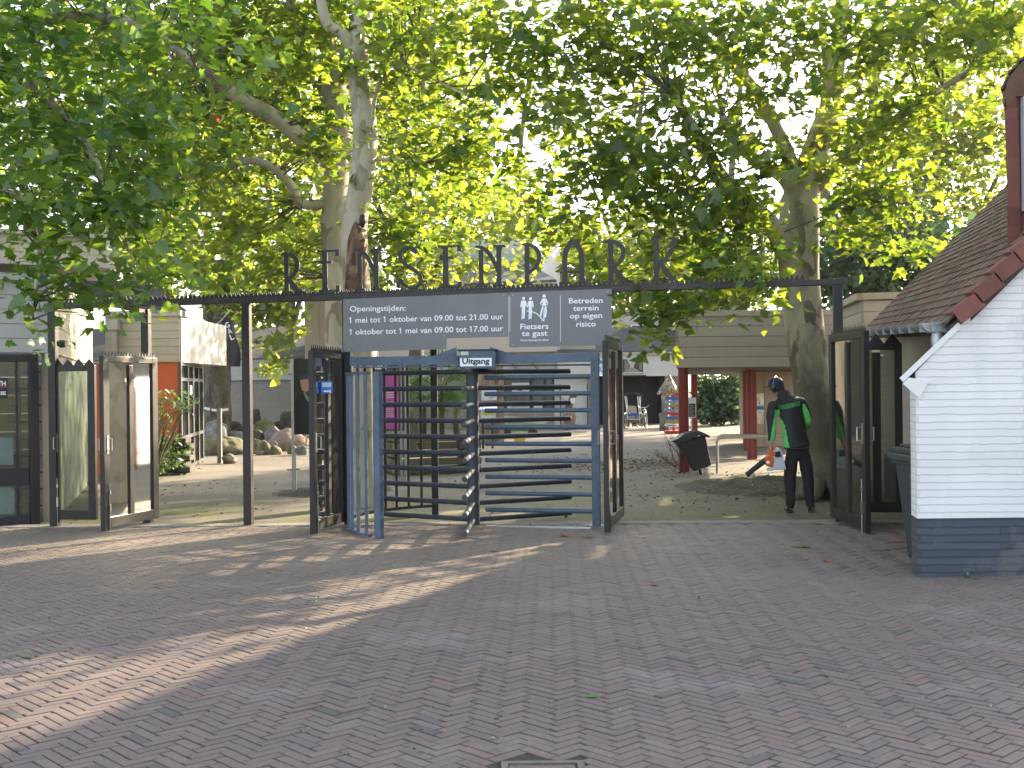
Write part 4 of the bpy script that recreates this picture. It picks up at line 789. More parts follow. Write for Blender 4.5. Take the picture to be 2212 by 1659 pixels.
mb=MB(); wallblock(mb,(e2.x-.02,e2.y+.1),(V2.x,V2.y),.12,-.1,zs+.03); obj('side_wall',mb,mat('pale_side_wall',(.20,.195,.175),.8,.08,3),shop)
mb=MB(); mb.bar((e2.x,e2.y+.1,zs+.07),(V2.x,V2.y,zs+.07),.14,.09); obj('roof_trim',mb,TRIM,shop)
t=thing('floodlight','small square lamp bracket on the dark post beside the shop','lamp',tuple(W(128,745,14.3))); p=W(134,742,14.25); mb=MB(); mb.tube([W(127,738,14.4),p],.012,6); mb.lathe([(.02,0),(.06,.02),(.065,.07),(.03,.09)],p-UP*.05,10); obj('lamp_head',mb,BLACK,t)
# upper hall seen above
hall=thing('upper_hall','tall cream board clad hall rising behind the shop at left','building',(-9,25,0))
def box_siding(par,px0,px1,yt,yb,d,m,pitch=.2,slope=0,nm='siding_boards',back=4,core=True,vert=False,dd=0):
    a=W(px0,yt,d); b=W(px1,yt,d+dd); z0=W(px0,yb,d).z; mb=MB()
    (vpanels if vert else siding)(mb,(a.x,a.y),(b.x,b.y),z0,a.z,pitch,.03); o=obj(nm,mb,m,par)
    if core: mb=MB(); wallblock(mb,(a.x,a.y),(b.x,b.y),back,z0-.0,a.z-.01); obj('core_wall',mb,TRIM,par)
    return a,b,z0
a,b,z0=box_siding(hall,-300,256,487,548,22,CREAM,.18,back=5,dd=2.5); mb=MB(); mb.bar((a.x,a.y-.06,z0-.04),(b.x+.1,b.y-.06,z0-.04),.14,.09); mb.bar((a.x,a.y-.04,a.z+.04),(b.x+.1,b.y-.04,a.z+.04),.16,.08); obj('roof_trim',mb,TRIM,hall)
box_siding(hall,-300,250,556,600,22.8,CREAM2,.2,back=4,dd=2.5)
mb=MB(); a=W(-200,600,22.3); b=W(250,600,23); c=W(405,676,24.2); mb.prism([W(-200,612,21.6),W(232,664,23.9),c,b+Vector((.2,1.2,0)),a+Vector((0,1.5,.0))],UP*.05); obj('lean_roof',mb,SLATE,hall,fixn=True)
kio=thing('orange_kiosk','cream board clad kiosk with orange wall and glazed side, left of the boulders','kiosk',(-6.9,24,gz(-7)))
a,b,z0=box_siding(kio,228,388,683,784,24.0,CREAM,.165,back=3.9); zk=a.z; kb=z0; cx_=b.x
mb=MB(); siding(mb,(cx_+.0,24.0),(-7.42,28.0),kb,zk,.165,.03); obj('siding_boards',mb,mat('pale_sunny_siding',(.33,.33,.31),.7,.06,3,.1),kio)
mb=MB(); mb.bar((a.x,23.95,zk+.04),(cx_+.05,23.95,zk+.04),.16,.11); mb.bar((cx_+.03,24.04,zk+.042),(-7.38,28.1,zk+.042),.16,.11); obj('roof_trim',mb,TRIM,kio)
mb=MB(); ox=W(330,900,24.05).x; mb.box(ox-1.2,24.06,-.1,cx_-.06,24.16,kb+.01); obj('orange_wall',mb,ORANGE,kio)
mb=MB(); gk=gz(-7); sA_=Vector((cx_-.02,24.05,0)); sB_=Vector((-7.42,27.9,0))
for u in(0,.28,.52,.78,1.0): p=sA_.lerp(sB_,u); mb.bar(p+UP*(gk-.03),p+UP*(kb),.07,.07,0,(1,0,0))
for z in(gk+.06,gk+.72,kb-.35,kb-.03): mb.bar(sA_+UP*z,sB_+UP*z,.06,.07)
gf=obj('glazed_side_frame',mb,mat('grey_joinery',(.055,.058,.062),.5,.1),kio)
mb=MB(); mb.prism([sA_+UP*(gk+.05)-Vector((.01,0,0)),sB_+UP*(gk+.05)-Vector((.01,0,0)),sB_+UP*kb-Vector((.01,0,0)),sA_+UP*kb-Vector((.01,0,0))],Vector((-.008,0,0))); obj('glass',mb,GLASSD,gf)
mb=MB(); mb.box(-10,24.3,gk,cx_-1.3,27.8,kb-.02); obj('interior',mb,mat('dim_interior',(.10,.10,.10),.8),kio)
mb=MB(); p=sA_.lerp(sB_,.42)+Vector((.02,0,W(415,842,25.5).z)); mb.obb(p,(.004,0,0),(-.07*.13,.11,0),(0,0,.10)); obj('window_notice',mb,WHITE,kio)
t=thing('downpipe','square hopper head and downpipe on the cream boards above the kiosk','downpipe',tuple(W(246,712,23.9))); mb=MB(); a=W(236,691,23.9);b=W(259,713,23.9); mb.box(a.x,23.72,b.z,b.x,23.92,a.z); obj('hopper',mb,TRIM,t); mb=MB(); p=W(247,714,23.85); q=W(247,755,23.85); mb.box(p.x-.05,23.78,kb-.3,p.x+.05,23.9,p.z); obj('pipe',mb,TRIM,t)
# ================================================================ BACK BUILDINGS
BBR=brickmat('grey_beige_brick',(.27,.255,.225),(.20,.19,.165),.24,.075,.07,.5)
bk=thing('back_wing','low grey brick wing with pale board band and dark roof behind the boulders','building',(-9,39.5,gz(-9)))
wa=W(425,905,39.5); wb=W(665,905,39.0); zbt=W(540,822,39.3).z; zst=W(540,781,39.3).z
mb=MB(); wallblock(mb,(wa.x-9,39.9),(wb.x,wb.y),3,-.6,zbt); obj('brick_wall',mb,BBR,bk)
mb=MB(); siding(mb,(wa.x-9,39.85),(wb.x,wb.y-.05),zbt,zst,.16,.03); obj('siding_boards',mb,GREYS,bk)
mb=MB(); wallblock(mb,(wa.x-9,39.9),(wb.x,wb.y),3,zbt+.002,zst); obj('core_wall',mb,TRIM,bk)
mb=MB(); mb.prism([(wa.x-9,39.7,zst+.02),(wb.x,38.9,zst+.02),(wb.x,43,zst+1.3),(wa.x-9,43.5,zst+1.3)],UP*.08); obj('roof',mb,SLATE,bk,fixn=True)
mb=MB(); mb.bar((wa.x-9,39.75,zst+.0),(wb.x,38.93,zst+.0),.1,.1); obj('gutter_board',mb,TRIM,bk)
PANB=mat('beige_cladding',(.37,.335,.29),.7,.05,1.5,.05)
tb=thing('tall_clad_block','tall beige panel clad block between the tree and the hanging sign','building',(-6.5,37,gz(-6)))
a=W(657,640,37); b=W(745,640,37); mb=MB(); wallblock(mb,(a.x,37),(b.x+.6,37),4,-.6,W(700,590,37).z); obj('core_wall',mb,TRIM,tb)
mb=MB(); vpanels(mb,(a.x,37),(b.x+.6,37),W(700,935,37).z-.0,W(700,590,37).z,.48,.03); obj('wall_panels',mb,PANB,tb)
cb=thing('park_main_building','wide white panelled main building behind the turnstile with shop window and blue black wall','building',(0,47,gz(0)))
PW=mat('white_wall_panel',(.52,.51,.50),.6,.05,.8,.05); PBE=mat('light_beige_panel',(.46,.41,.38),.6,.05,.8,.05)
D=47.0
def FX(px): return W(px,900,D).x
def FZ(py,px=1200): return W(px,py,D).z
mb=MB(); wallblock(mb,(FX(740),D),(FX(1288),D),9,-.6,FZ(700)); obj('core_wall',mb,TRIM,cb)
mb=MB(); vpanels(mb,(FX(740),D),(FX(1048),D),FZ(808),FZ(695),.56,.03); obj('wall_panels',mb,PBE,cb)
mb=MB(); vpanels(mb,(FX(1048),D),(FX(1212),D),FZ(808),FZ(695),.56,.03); obj('wall_panels',mb,PW,cb)
mb=MB(); mb.box(FX(1212),D-.03,-.5,FX(1288),D,FZ(766)); mb.box(FX(1198),D-.035,-.5,FX(1212),D,FZ(808)); obj('plain_wall',mb,PW,cb)
mb=MB(); wallblock(mb,(FX(900),D-.02),(FX(1090),D-.02),.1,-.5,FZ(808)); wallblock(mb,(FX(1090),D-.02),(FX(1198),D-.02),.1,-.5,FZ(888)); obj('brick_panel',mb,BBR,cb)
mb=MB(); mb.box(FX(1088),D-.06,FZ(812),FX(1198),D-.02,FZ(804)); mb.box(FX(1088),D-.05,FZ(884),FX(1093),D-.02,FZ(812)); mb.box(FX(1145),D-.05,FZ(884),FX(1151),D-.02,FZ(812)); mb.box(FX(1175),D-.05,FZ(884),FX(1181),D-.02,FZ(812)); mb.box(FX(1193),D-.05,FZ(884),FX(1198),D-.02,FZ(812)); wn=obj('shop_window',mb,DARKF,cb)
mb=MB(); mb.box(FX(1093),D-.03,FZ(884),FX(1193),D-.021,FZ(812)); obj('pane',mb,mat('shop_pane',(.06,.065,.065),.08,.5,1,spec=1),wn)
mb=MB(); mb.box(FX(1106),D-.045,FZ(850),FX(1144),D-.04,FZ(826)); mb.box(FX(1096),D-.045,FZ(884),FX(1144),D-.04,FZ(868)); mb.box(FX(1153),D-.045,FZ(884),FX(1172),D-.04,FZ(870)); obj('window_poster',mb,PANELW,wn)
mb=MB(); a=W(1124,838,D-.05); mb.prism([(a.x-.12,a.y,a.z-.1),(a.x+.05,a.y,a.z-.14),(a.x+.16,a.y,a.z+.02),(a.x+.05,a.y,a.z+.14),(a.x-.1,a.y,a.z+.08)],(0,.006,0)); obj('poster_print',mb,mat('rusty_red_print',(.30,.07,.05),.6),wn)
obj('window_text',textmb('sigarenmagazijn.nl' if 0 else 'cigarettazijnen.nl',(FX(1104),D-.05,FZ(879)),(1,0,0),(0,0,1),(0,-1,0),width=FX(1141)-FX(1104),height=.09),mat('pale_red_text',(.30,.16,.15),.6),wn)
mb=MB(); mb.box(FX(1076),D-.12,FZ(808.5),FX(1200),D-.05,FZ(801)); obj('light_strip_board',mb,mat('greenish_board',(.50,.55,.50),.5),cb)
for px in(1102,1148):
    a=W(px,770,D-.9); b=W(px+24,788,D-.05); mb=MB(); mb.tube([W(px,783,D-.04),W(px+20,803,D-1.1)],.05,6); obj('awning_strut',mb,GALV,cb)
# white double door and mural of a painted rider
mb=MB(); 
for x0,x1 in((1213,1241),(1242,1269)): mb.box(FX(x0),D-.05,-.45,FX(x1),D-.031,FZ(832))
dr_=obj('double_door',mb,PANELW,cb)
mb=MB(); mb.box(FX(1209.5),D-.06,-.4,FX(1211.5),D-.03,FZ(830)); mb.box(FX(1268.5),D-.06,-.4,FX(1271),D-.03,FZ(830)); obj('door_frame',mb,DARKF,dr_)
a=FX(1230); z=FZ(866)
mb=MB(); mb.prism([(a-.25,D-.056,z-.35),(a+.1,D-.056,z-.32),(a+.25,D-.056,z+.1),(a+.38,D-.056,z+.25),(a+.22,D-.056,z+.42),(a+.0,D-.056,z+.15),(a-.1,D-.056,z-.1)],(0,.005,0)); obj('mural_figure',mb,mat('brown_paint',(.16,.085,.06),.7),dr_)
mb=MB(); mb.prism([(a+.02,D-.0565,z-.1),(a+.22,D-.0565,z-.12),(a+.24,D-.0565,z+.12),(a+.04,D-.0565,z+.1)],(0,-.004,0)); obj('mural_panel',mb,WHITE,dr_)
mb=MB(); 
for k in range(16):
    a0=2*math.pi*k/16;a1=2*math.pi*(k+1)/16; c=Vector((a-.42,D-.058,z-.05)); mb.bar(c+Vector((.24*math.cos(a0),0,.24*math.sin(a0))),c+Vector((.24*math.cos(a1),0,.24*math.sin(a1))),.004,.035,0,(0,1,0))
mb.bar((a-.58,D-.062,z+.1),(a-.3,D-.062,z-.2),.004,.035,0,(0,1,0)); mb.bar((a-.3,D-.066,z+.12),(a-.55,D-.066,z-.2),.004,.03,0,(0,1,0)); obj('mural_wheel',mb,DARKF,dr_)
# blue sign on the brick between the palms
mb=MB(); mb.box(FX(946),D-.2,FZ(856,950),FX(958),D-.17,FZ(832,950)); obj('blue_wall_sign',mb,mat('sign_blue',(.06,.22,.48),.5),cb)
# passage with blue black wall, fascia and roof
mb=MB(); mb.box(FX(1288),D+1.2,-.6,FX(1432),D+1.4,FZ(812)); mb.box(FX(1430),D+.1,-.6,FX(1437),D+1.3,FZ(812)); obj('dark_wall',mb,mat('blue_black_render',(.006,.009,.018),.6,.15,2),cb)
mb=MB(); mb.box(FX(1437),D+.02,-.6,FX(1470),D+.2,FZ(813,1400)); obj('brick_panel',mb,BBR,cb)
mb=MB(); mb.box(FX(1270),D-.3,-.4,FX(1289),D+1.1,FZ(812)); obj('grey_pier',mb,mat('grey_pier_paint',(.17,.17,.16),.7),cb)
mb=MB(); siding(mb,(FX(1395),D-.3),(FX(1480),D-.3),FZ(813,1400),FZ(769,1400),.2,.03); obj('siding_boards',mb,PW,cb)
mb=MB(); mb.box(FX(1205),D-.34,FZ(812),FX(1395),D-.3,FZ(770)); mb.box(FX(1205),D-.29,FZ(811),FX(1480),D+1.2,FZ(770)); obj('fascia_wall',mb,PW,cb)
mb=MB(); mb.box(FX(1205),D-.42,FZ(770),FX(1485),D-.2,FZ(763)); obj('gutter_board',mb,TRIM,cb)
mb=MB(); mb.prism([(FX(1205),D-.35,FZ(764)),(FX(1500),D-.35,FZ(764)),(FX(1500),D+3.4,FZ(764)+1.15),(FX(1205),D+3.4,FZ(764)+1.15)],UP*.06); obj('roof',mb,SLATE,cb,fixn=True)
# banner
mb=MB(); mb.box(FX(1288),D-.42,FZ(811),FX(1391),D-.345,FZ(777)); bn=obj('banner',mb,PANELW,cb)
mb=MB(); y=D-.425
def q4(x0,y0,x1,y1,x2,y2,x3,y3,mi,k=0): mb.prism([(FX(x0),y-k*.002,FZ(y0)),(FX(x1),y-k*.002,FZ(y1)),(FX(x2),y-k*.002,FZ(y2)),(FX(x3),y-k*.002,FZ(y3))],(0,-.0015,0),mi)
PH=[mat('photo_black',(.03,.03,.03),.5),mat('photo_grey',(.16,.15,.14),.5),mat('photo_light',(.42,.42,.40),.5),mat('photo_tan',(.25,.22,.17),.5)]
q4(1288,806,1388,806,1388,778,1288,778,0); q4(1352,778,1376,778,1368,791,1360,791,2,1); q4(1345,806,1384,806,1369,797,1359,797,3,1); q4(1369,793,1386,803,1386,779,1369,790,1,2); q4(1348,779,1358,788,1358,798,1348,804,1,2); q4(1360,797,1368,797,1368,789,1360,789,2,3); q4(1371,796,1379,800,1379,784,1371,788,0,4)
obj('corridor_photo',mb,PH,bn,fixn=True)
mb=MB(); mb.box(FX(1293),D-.44,FZ(811),FX(1302),D-.431,FZ(777)); obj('white_strip',mb,WHITE,bn)
for ch,yy in(('M',789),('K',805)): obj('letter',textmb(ch,(FX(1294),D-.441,FZ(yy)),(1,0,0),(0,0,1),(0,-1,0),width=.15,height=.23,bold=.03),mat('cyan_print',(.05,.32,.62),.5),bn)
obj('banner_text',textmb('Rensenpark Hoofdstraat 22, Emmen',(FX(1348),D-.425,FZ(810.5)),(1,0,0),(0,0,1),(0,-1,0),width=FX(1388)-FX(1348),height=.055,bold=.02),mat('dark_text',(.04,.04,.04),.6),bn)
# upper storeys
D2=52.0
up=thing('upper_pavilion','white upper storey with a band of windows and dark roof above the gate letters','building',(-2,D2,gz(0)))
def ux(px): return W(px,600,D2).x
def uz(py,px=1000): return W(px,py,D2).z
mb=MB(); siding(mb,(ux(941),D2),(ux(1150),D2-2),uz(552),uz(524),.28,.03); siding(mb,(ux(905),D2+1.5),(ux(941),D2),uz(552),uz(524),.28,.03); obj('siding_boards',mb,PW,up)
mb=MB(); wallblock(mb,(ux(941),D2),(ux(1150),D2-2),3,3.2,uz(524)); obj('core_wall',mb,PW,up)
mb=MB(); mb.prism([(ux(943),D2-.05,uz(575)),(ux(1140),D2-2.0,uz(575)),(ux(1140),D2-2.0,uz(556)),(ux(943),D2-.05,uz(556))],(0,-.03,0)); obj('window_band',mb,mat('pale_glass',(.35,.42,.43),.1,.1,spec=1),up,fixn=True)
mb=MB(); 
for px in(941,975,1010,1045,1080,1115): a=Vector((ux(px),D2-.08-(px-941)/209*2,0)); mb.bar(a+UP*uz(577),a+UP*uz(553),.12,.08,0,(0,1,0))
obj('mullion',mb,PBE,up)
mb=MB(); mb.prism([(ux(880),D2-4.5,uz(640)),(ux(1190),D2-6.5,uz(640)),(ux(1150),D2-1.9,uz(590)),(ux(938),D2+.1,uz(580))],UP*.1); mb.add([(ux(880),D2-4.5,uz(640)),(ux(938),D2+.1,uz(580)),(ux(890),D2+3,uz(585))],[(0,1,2)]); obj('roof',mb,SLATE,up,fixn=True)
mb=MB(); mb.prism([(ux(885),D2-4.3,3),(ux(1188),D2-6.3,3),(ux(1188),D2-6.3,uz(640)),(ux(885),D2-4.3,uz(640))],(0,4,0)); obj('lower_wall',mb,PBE,up,fixn=True)
up2=thing('upper_wing','white boarded upper wing with small dark windows behind the overhanging leaves at right','building',(8,54,gz(8)))
def vx(px): return W(px,700,54).x
def vz(py,px=1400): return W(px,py,54).z
mb=MB(); siding(mb,(vx(1325),54),(vx(1480),54),vz(698),vz(674),.28,.03); siding(mb,(vx(1325),54),(vx(1480),54),vz(726),vz(719),.28,.03); obj('siding_boards',mb,PW,up2)
mb=MB(); wallblock(mb,(vx(1325),54.01),(vx(1480),54.01),3,1.5,vz(674)); obj('core_wall',mb,PW,up2)
for a_,b_ in((1362,1395),(1430,1460)):
    mb=MB(); mb.box(vx(a_),53.9,vz(717),vx(b_),53.98,vz(701)); wnn=obj('window',mb,WHITE,up2); mb=MB(); mb.box(vx(a_)+.06,53.88,vz(717)+.06,vx(b_)-.06,53.899,vz(701)-.06); obj('pane',mb,mat('dark_pane',(.03,.04,.035),.1,spec=1),wnn)
mb=MB(); mb.bar((vx(1320),53.9,vz(671)),(vx(1480),53.9,vz(671)),.3,.14); obj('roof_trim',mb,TRIM,up2)
# ================================================================ TREES
def P3(*a): return [W(x,y,d) for x,y,d in a]
# front leaning plane tree with the wound
bA=GD(786,16.3)
def wound(t):
    mb=MB(); pts=P3((770,470,15.98),(771,520,15.96),(768,575,15.94),(766,630,15.95)); mb.tube(pts,[.03,.12,.15,.14],14,0,True,wob=.5); obj('wound',mb,WOUND,t,smooth=True,ang=3)
    mb=MB(); c=W(783,477,15.86); mb.ball(c,.055,10,0,(.8,.5,1.7)); obj('hollow',mb,BLACK,t,smooth=True,ang=3)
tree('plane_tree','pale barked plane tree with brown wound and forked top, rising behind the gate letters',bA,
 [([bA-UP*.1,W(783,980,16.3),W(778,760,16.2),W(770,600,16.1),W(765,490,16.1),W(778,410,16.1),W(790,300,16.2),W(777,180,16.3),W(774,95,16.3),W(785,20,16.4),W(800,-90,16.6),W(830,-300,17)],.22,.12,16,.12),
  ([W(772,120,16.3),W(742,75,16.2),W(708,52,16.1),W(693,0,16.0),W(680,-80,16.0),W(640,-260,16)],.10,.05,10,.1),
  ([W(800,300,16.2),W(812,200,16),W(838,160,15.8),W(880,145,15.6),W(950,178,15.4),W(1010,208,15.2)],.035,.012,6,.1),
  ([W(808,345,16.2),W(860,345,15.9),W(920,352,15.6)],.025,.01,6,.1)],
 [(930,90,16,1.3,1.3,1.0,965),(900,330,16.5,.9,1.2,1.1,669),(1010,330,16,.7,1.1,.8,386),(860,520,17,.6,1.0,.4,308),(600,-190,16,1.6,1.6,.7,772),(930,-170,16.5,1.8,1.6,.7,772),(760,-330,17,3.2,3,1.3,1931)],BARKP,LF_MID,.145,LEAF5,extra=wound,tw=.3)
bB=GD(727,18.8)
tree('plane_tree','large plane tree with long limbs arching left, behind the wounded trunk',bB,
 [([bB-UP*.1,W(727,1000,18.8),W(731,800,18.8),W(728,640,18.8),W(722,480,18.8),W(730,330,18.8),W(722,200,19),W(705,90,19.2),W(690,-60,19.5),W(670,-280,20)],[.25,.20,.20,.20,.21,.22,.20,.17,.14,.10],.1,16,.12),
  ([W(718,360,18.8),W(672,318,18.6),W(600,258,18.2),W(525,215,17.8),W(450,160,17.4),W(400,118,17.1),W(310,62,16.8),W(225,22,16.5),W(110,-30,16)],.15,.05,14,.2),
  ([W(718,440,18.8),W(650,440,18.5),W(628,400,18.3),W(590,362,18.1),W(540,348,17.9),W(470,362,17.7),W(400,385,17.5),W(355,412,17.4)],.085,.035,12,.2),
  ([W(726,260,18.9),W(685,150,19),W(640,40,19),W(610,-60,19)],.13,.07,12,.1),
  ([W(735,480,18.8),W(760,380,18.9),W(820,250,19),W(900,80,19.2)],.09,.04,8,.1)],
 [(610,60,18,2.0,1.6,1.0,1545),(480,60,19.5,2.2,1.3,.9,1674),(300,190,18.6,2.2,1.2,1.2,1931),(450,300,19,1.8,1.2,1.0,1159),(300,330,16.2,1.6,1.2,1.0,1416),(610,230,19.5,1.5,1.4,1.0,901),(600,480,19.5,1.3,1.4,.8,669),(470,480,18.5,1.6,1.4,.9,721),(640,160,17,.6,.7,.5,334),(690,300,17.3,.45,.5,.55,308),(830,60,19.5,1.8,1.5,1.2,1159),(880,250,20,1.4,1.5,1.3,901),(950,450,21,1.5,1.6,1.0,669),(520,-150,18,4.0,3.5,1.5,2962),(560,600,20,1.7,1.2,.6,488)],BARKL,LF_MID,.145,LEAF5,tw=.3)
bC=G(1785,1078)
def roots(t):
    mb=MB()
    for an in range(0,360,45):
        a=math.radians(an+10); r=random.uniform(.45,.62); mb.tube([bC+Vector((math.cos(a)*.18,math.sin(a)*.18,.25)),bC+Vector((math.cos(a)*.32,math.sin(a)*.32,.08)),bC+Vector((math.cos(a)*r,math.sin(a)*r,-.03))],[.10,.07,.02],8,0,True,wob=.2)
    obj('root_flare',mb,BARKM,t,smooth=True,ang=3)
tree('plane_tree','stout plane tree with peeling mottled bark and mossy foot behind the worker',bC,
 [([bC-UP*.05,W(1779,1000,16.6),W(1764,900,16.6),W(1748,800,16.6),W(1738,700,16.6),W(1728,620,16.6),W(1726,540,16.6),W(1728,470,16.7),W(1738,400,16.8),W(1768,310,17),W(1796,215,17.1),W(1812,100,17.2),W(1822,-20,17.3),W(1830,-220,17.6)],[.33,.30,.285,.27,.265,.27,.275,.29,.24,.19,.14,.12,.10,.08],.1,20,.13),
  ([W(1712,590,16.6),W(1695,535,16.5),W(1660,480,16.3),W(1610,440,16),W(1560,385,15.7),W(1530,330,15.5),W(1495,270,15.3),W(1450,200,15)],.17,.05,12,.12),
  ([W(1722,430,16.7),W(1696,385,16.6),W(1655,360,16.4),W(1600,320,16),W(1560,250,15.5)],.13,.05,12,.12),
  ([W(1745,400,16.8),W(1765,330,17),W(1780,250,17.2),W(1788,160,17.5),W(1775,40,18)],.13,.06,12,.1),
  ([W(1735,450,16.7),W(1700,330,16.8),W(1620,180,17),W(1500,60,17),W(1380,-60,17)],.12,.05,12,.1),
  ([W(1742,430,16.8),W(1840,330,16.5),W(1960,240,16),W(2100,150,15.5)],.10,.04,8,.1)],
 [(1240,110,15.5,1.3,1.2,.75,914),(1150,280,15.8,.75,.9,.9,403),(1400,60,15.5,1.4,1.3,.8,1107),(1330,300,15.2,1.2,1.2,1.0,865),(1230,470,15.6,.95,1.1,.75,499),(1440,420,15,1.2,1.1,.9,962),(1560,160,15.5,1.1,1.2,.8,624),(1540,350,15.3,.9,1.0,.8,577),(1560,540,15.2,.85,.9,.5,403),(1390,570,16.5,1.1,1.0,.35,315),(1640,60,16,1.2,1.2,.6,499),(1590,450,15.2,.6,.7,.45,249),(1850,90,16,1.4,1.2,.9,914),(1870,300,16,1.1,1.1,.9,595),(1870,480,15.8,.6,.8,.5,315),(2030,70,16.2,1.3,1.0,.8,865),(2150,60,14,1.2,1.2,.9,865),(2000,290,15.6,.8,.9,.6,336),(1880,430,15.4,.7,.7,.6,287),(1975,540,17,.8,.7,.25,171),(1650,610,15.6,.25,.4,.3,85),(1690,345,15.8,.35,.4,.35,124),
  (1400,690,13.9,.32,.35,.42,90),(1375,660,14,.25,.3,.2,56),(1445,640,13.6,.45,.4,.22,85),(1430,740,13.8,.22,.25,.20,36),(1580,655,13.6,.5,.4,.13,71),(1655,690,13.0,.14,.15,.10,11),(1540,570,13.9,.4,.5,.2,113),(1560,590,13.3,.5,.4,.2,95),(1510,470,14.2,.3,.35,.2,56),
  (2420,230,16.5,1.1,1.3,1.0,255),(2330,330,15.5,.6,.7,.5,70),(2250,150,15.5,.8,.9,.8,193),(1640,-240,17,4.0,3.4,1.4,1752),(1250,-180,16,2.6,2.5,1.2,1251),(2150,-150,15,2.2,2.2,1.2,1059),(1080,60,15.5,.5,.8,.8,181)],BARKM,LF_MID,.145,LEAF5,extra=roots,tw=.16,maxd=1.6)  # leaf clumps right of the view are added to break the sun into streaks
# overhanging tree at the left edge
bD=Vector((-8.6,13.2,gz(-8.6)))
tree('plane_tree','plane tree beyond the left edge whose big dark leaves hang down over the shop',bD,
 [([bD-UP*.1,bD+UP*2.5,bD+Vector((.3,0,4.6)),bD+Vector((.9,-.2,6.5)),bD+Vector((1.2,0,8.5))],.28,.14,14,.1),
  ([bD+Vector((.3,0,4.6)),W(-40,150,12.8),W(60,180,12.5),W(180,300,12.2),W(230,420,12)],.10,.03,8,.1),
  ([bD+Vector((.3,0,4.2)),W(30,420,12.6),W(85,520,12.3),W(80,600,12.2),W(72,690,12.1)],.06,.012,8,.1),
  ([bD+Vector((.6,0,5.6)),W(100,40,12.4),W(300,60,12),W(420,140,11.6)],.09,.03,8,.1)],
 [(60,60,12.2,1.1,1.0,.7,504),(220,60,12,1.0,1.0,.6,352),(60,260,12.2,1.0,1.0,.8,566),(200,300,12,.9,.9,.7,441),(60,450,12.1,.8,.8,.6,327),(200,460,12,.7,.7,.5,219),(310,420,12.4,.7,.7,.5,175),(110,570,12,.65,.5,.28,124),(230,580,12,.6,.5,.28,119),(300,590,12.2,.35,.4,.25,56),(60,620,12,.32,.4,.16,36),(180,640,12,.6,.4,.13,74),(290,650,12.1,.3,.3,.12,24),(75,690,12,.15,.15,.18,9),(110,745,12,.14,.12,.08,5),(60,740,12,.10,.1,.12,3),(222,692,12,.08,.08,.06,1),(400,60,11.5,.9,.9,.5,219),(400,250,12,.8,.8,.7,187),(560,150,12.5,.7,.7,.5,106),(-150,250,12.5,1.6,1.5,1.6,946),(100,-180,12.2,3.0,2.5,.9,1072)],BARKL,LF_NEAR,.135,LEAF5,spread=1.0,maxd=1.6,tw=.3)
# dark leaning trunk with the tape
bE=GD(468,35)
tree('tree','dark rough trunk wrapped in barrier tape behind the boulders',bE,
 [([bE-UP*.2,W(470,860,35),W(472,790,35),W(478,730,35),W(486,680,35),W(500,600,35),W(505,480,35),W(500,350,35)],.42,.22,14,.15),
  ([W(460,905,35.2),W(455,820,35.3),W(458,740,35.3),W(450,640,35.2),W(430,520,35)],.36,.16,12,.15),([W(486,690,35),W(520,650,34.8),W(560,600,34.5)],.16,.05,8,.1)],
 [(480,600,34,2.6,2,1.1,620),(600,560,34,2.4,2,1.3,650),(380,560,34,2.0,2,1.3,520),(560,420,35,3.2,2.5,1.6,900),(590,700,33,1.3,1.0,.8,330),(600,790,32.5,.35,.5,.5,60),(560,650,33,1.2,1,.7,260)],BARKD,LF_FAR,.26,LEAF3,tw=.25)
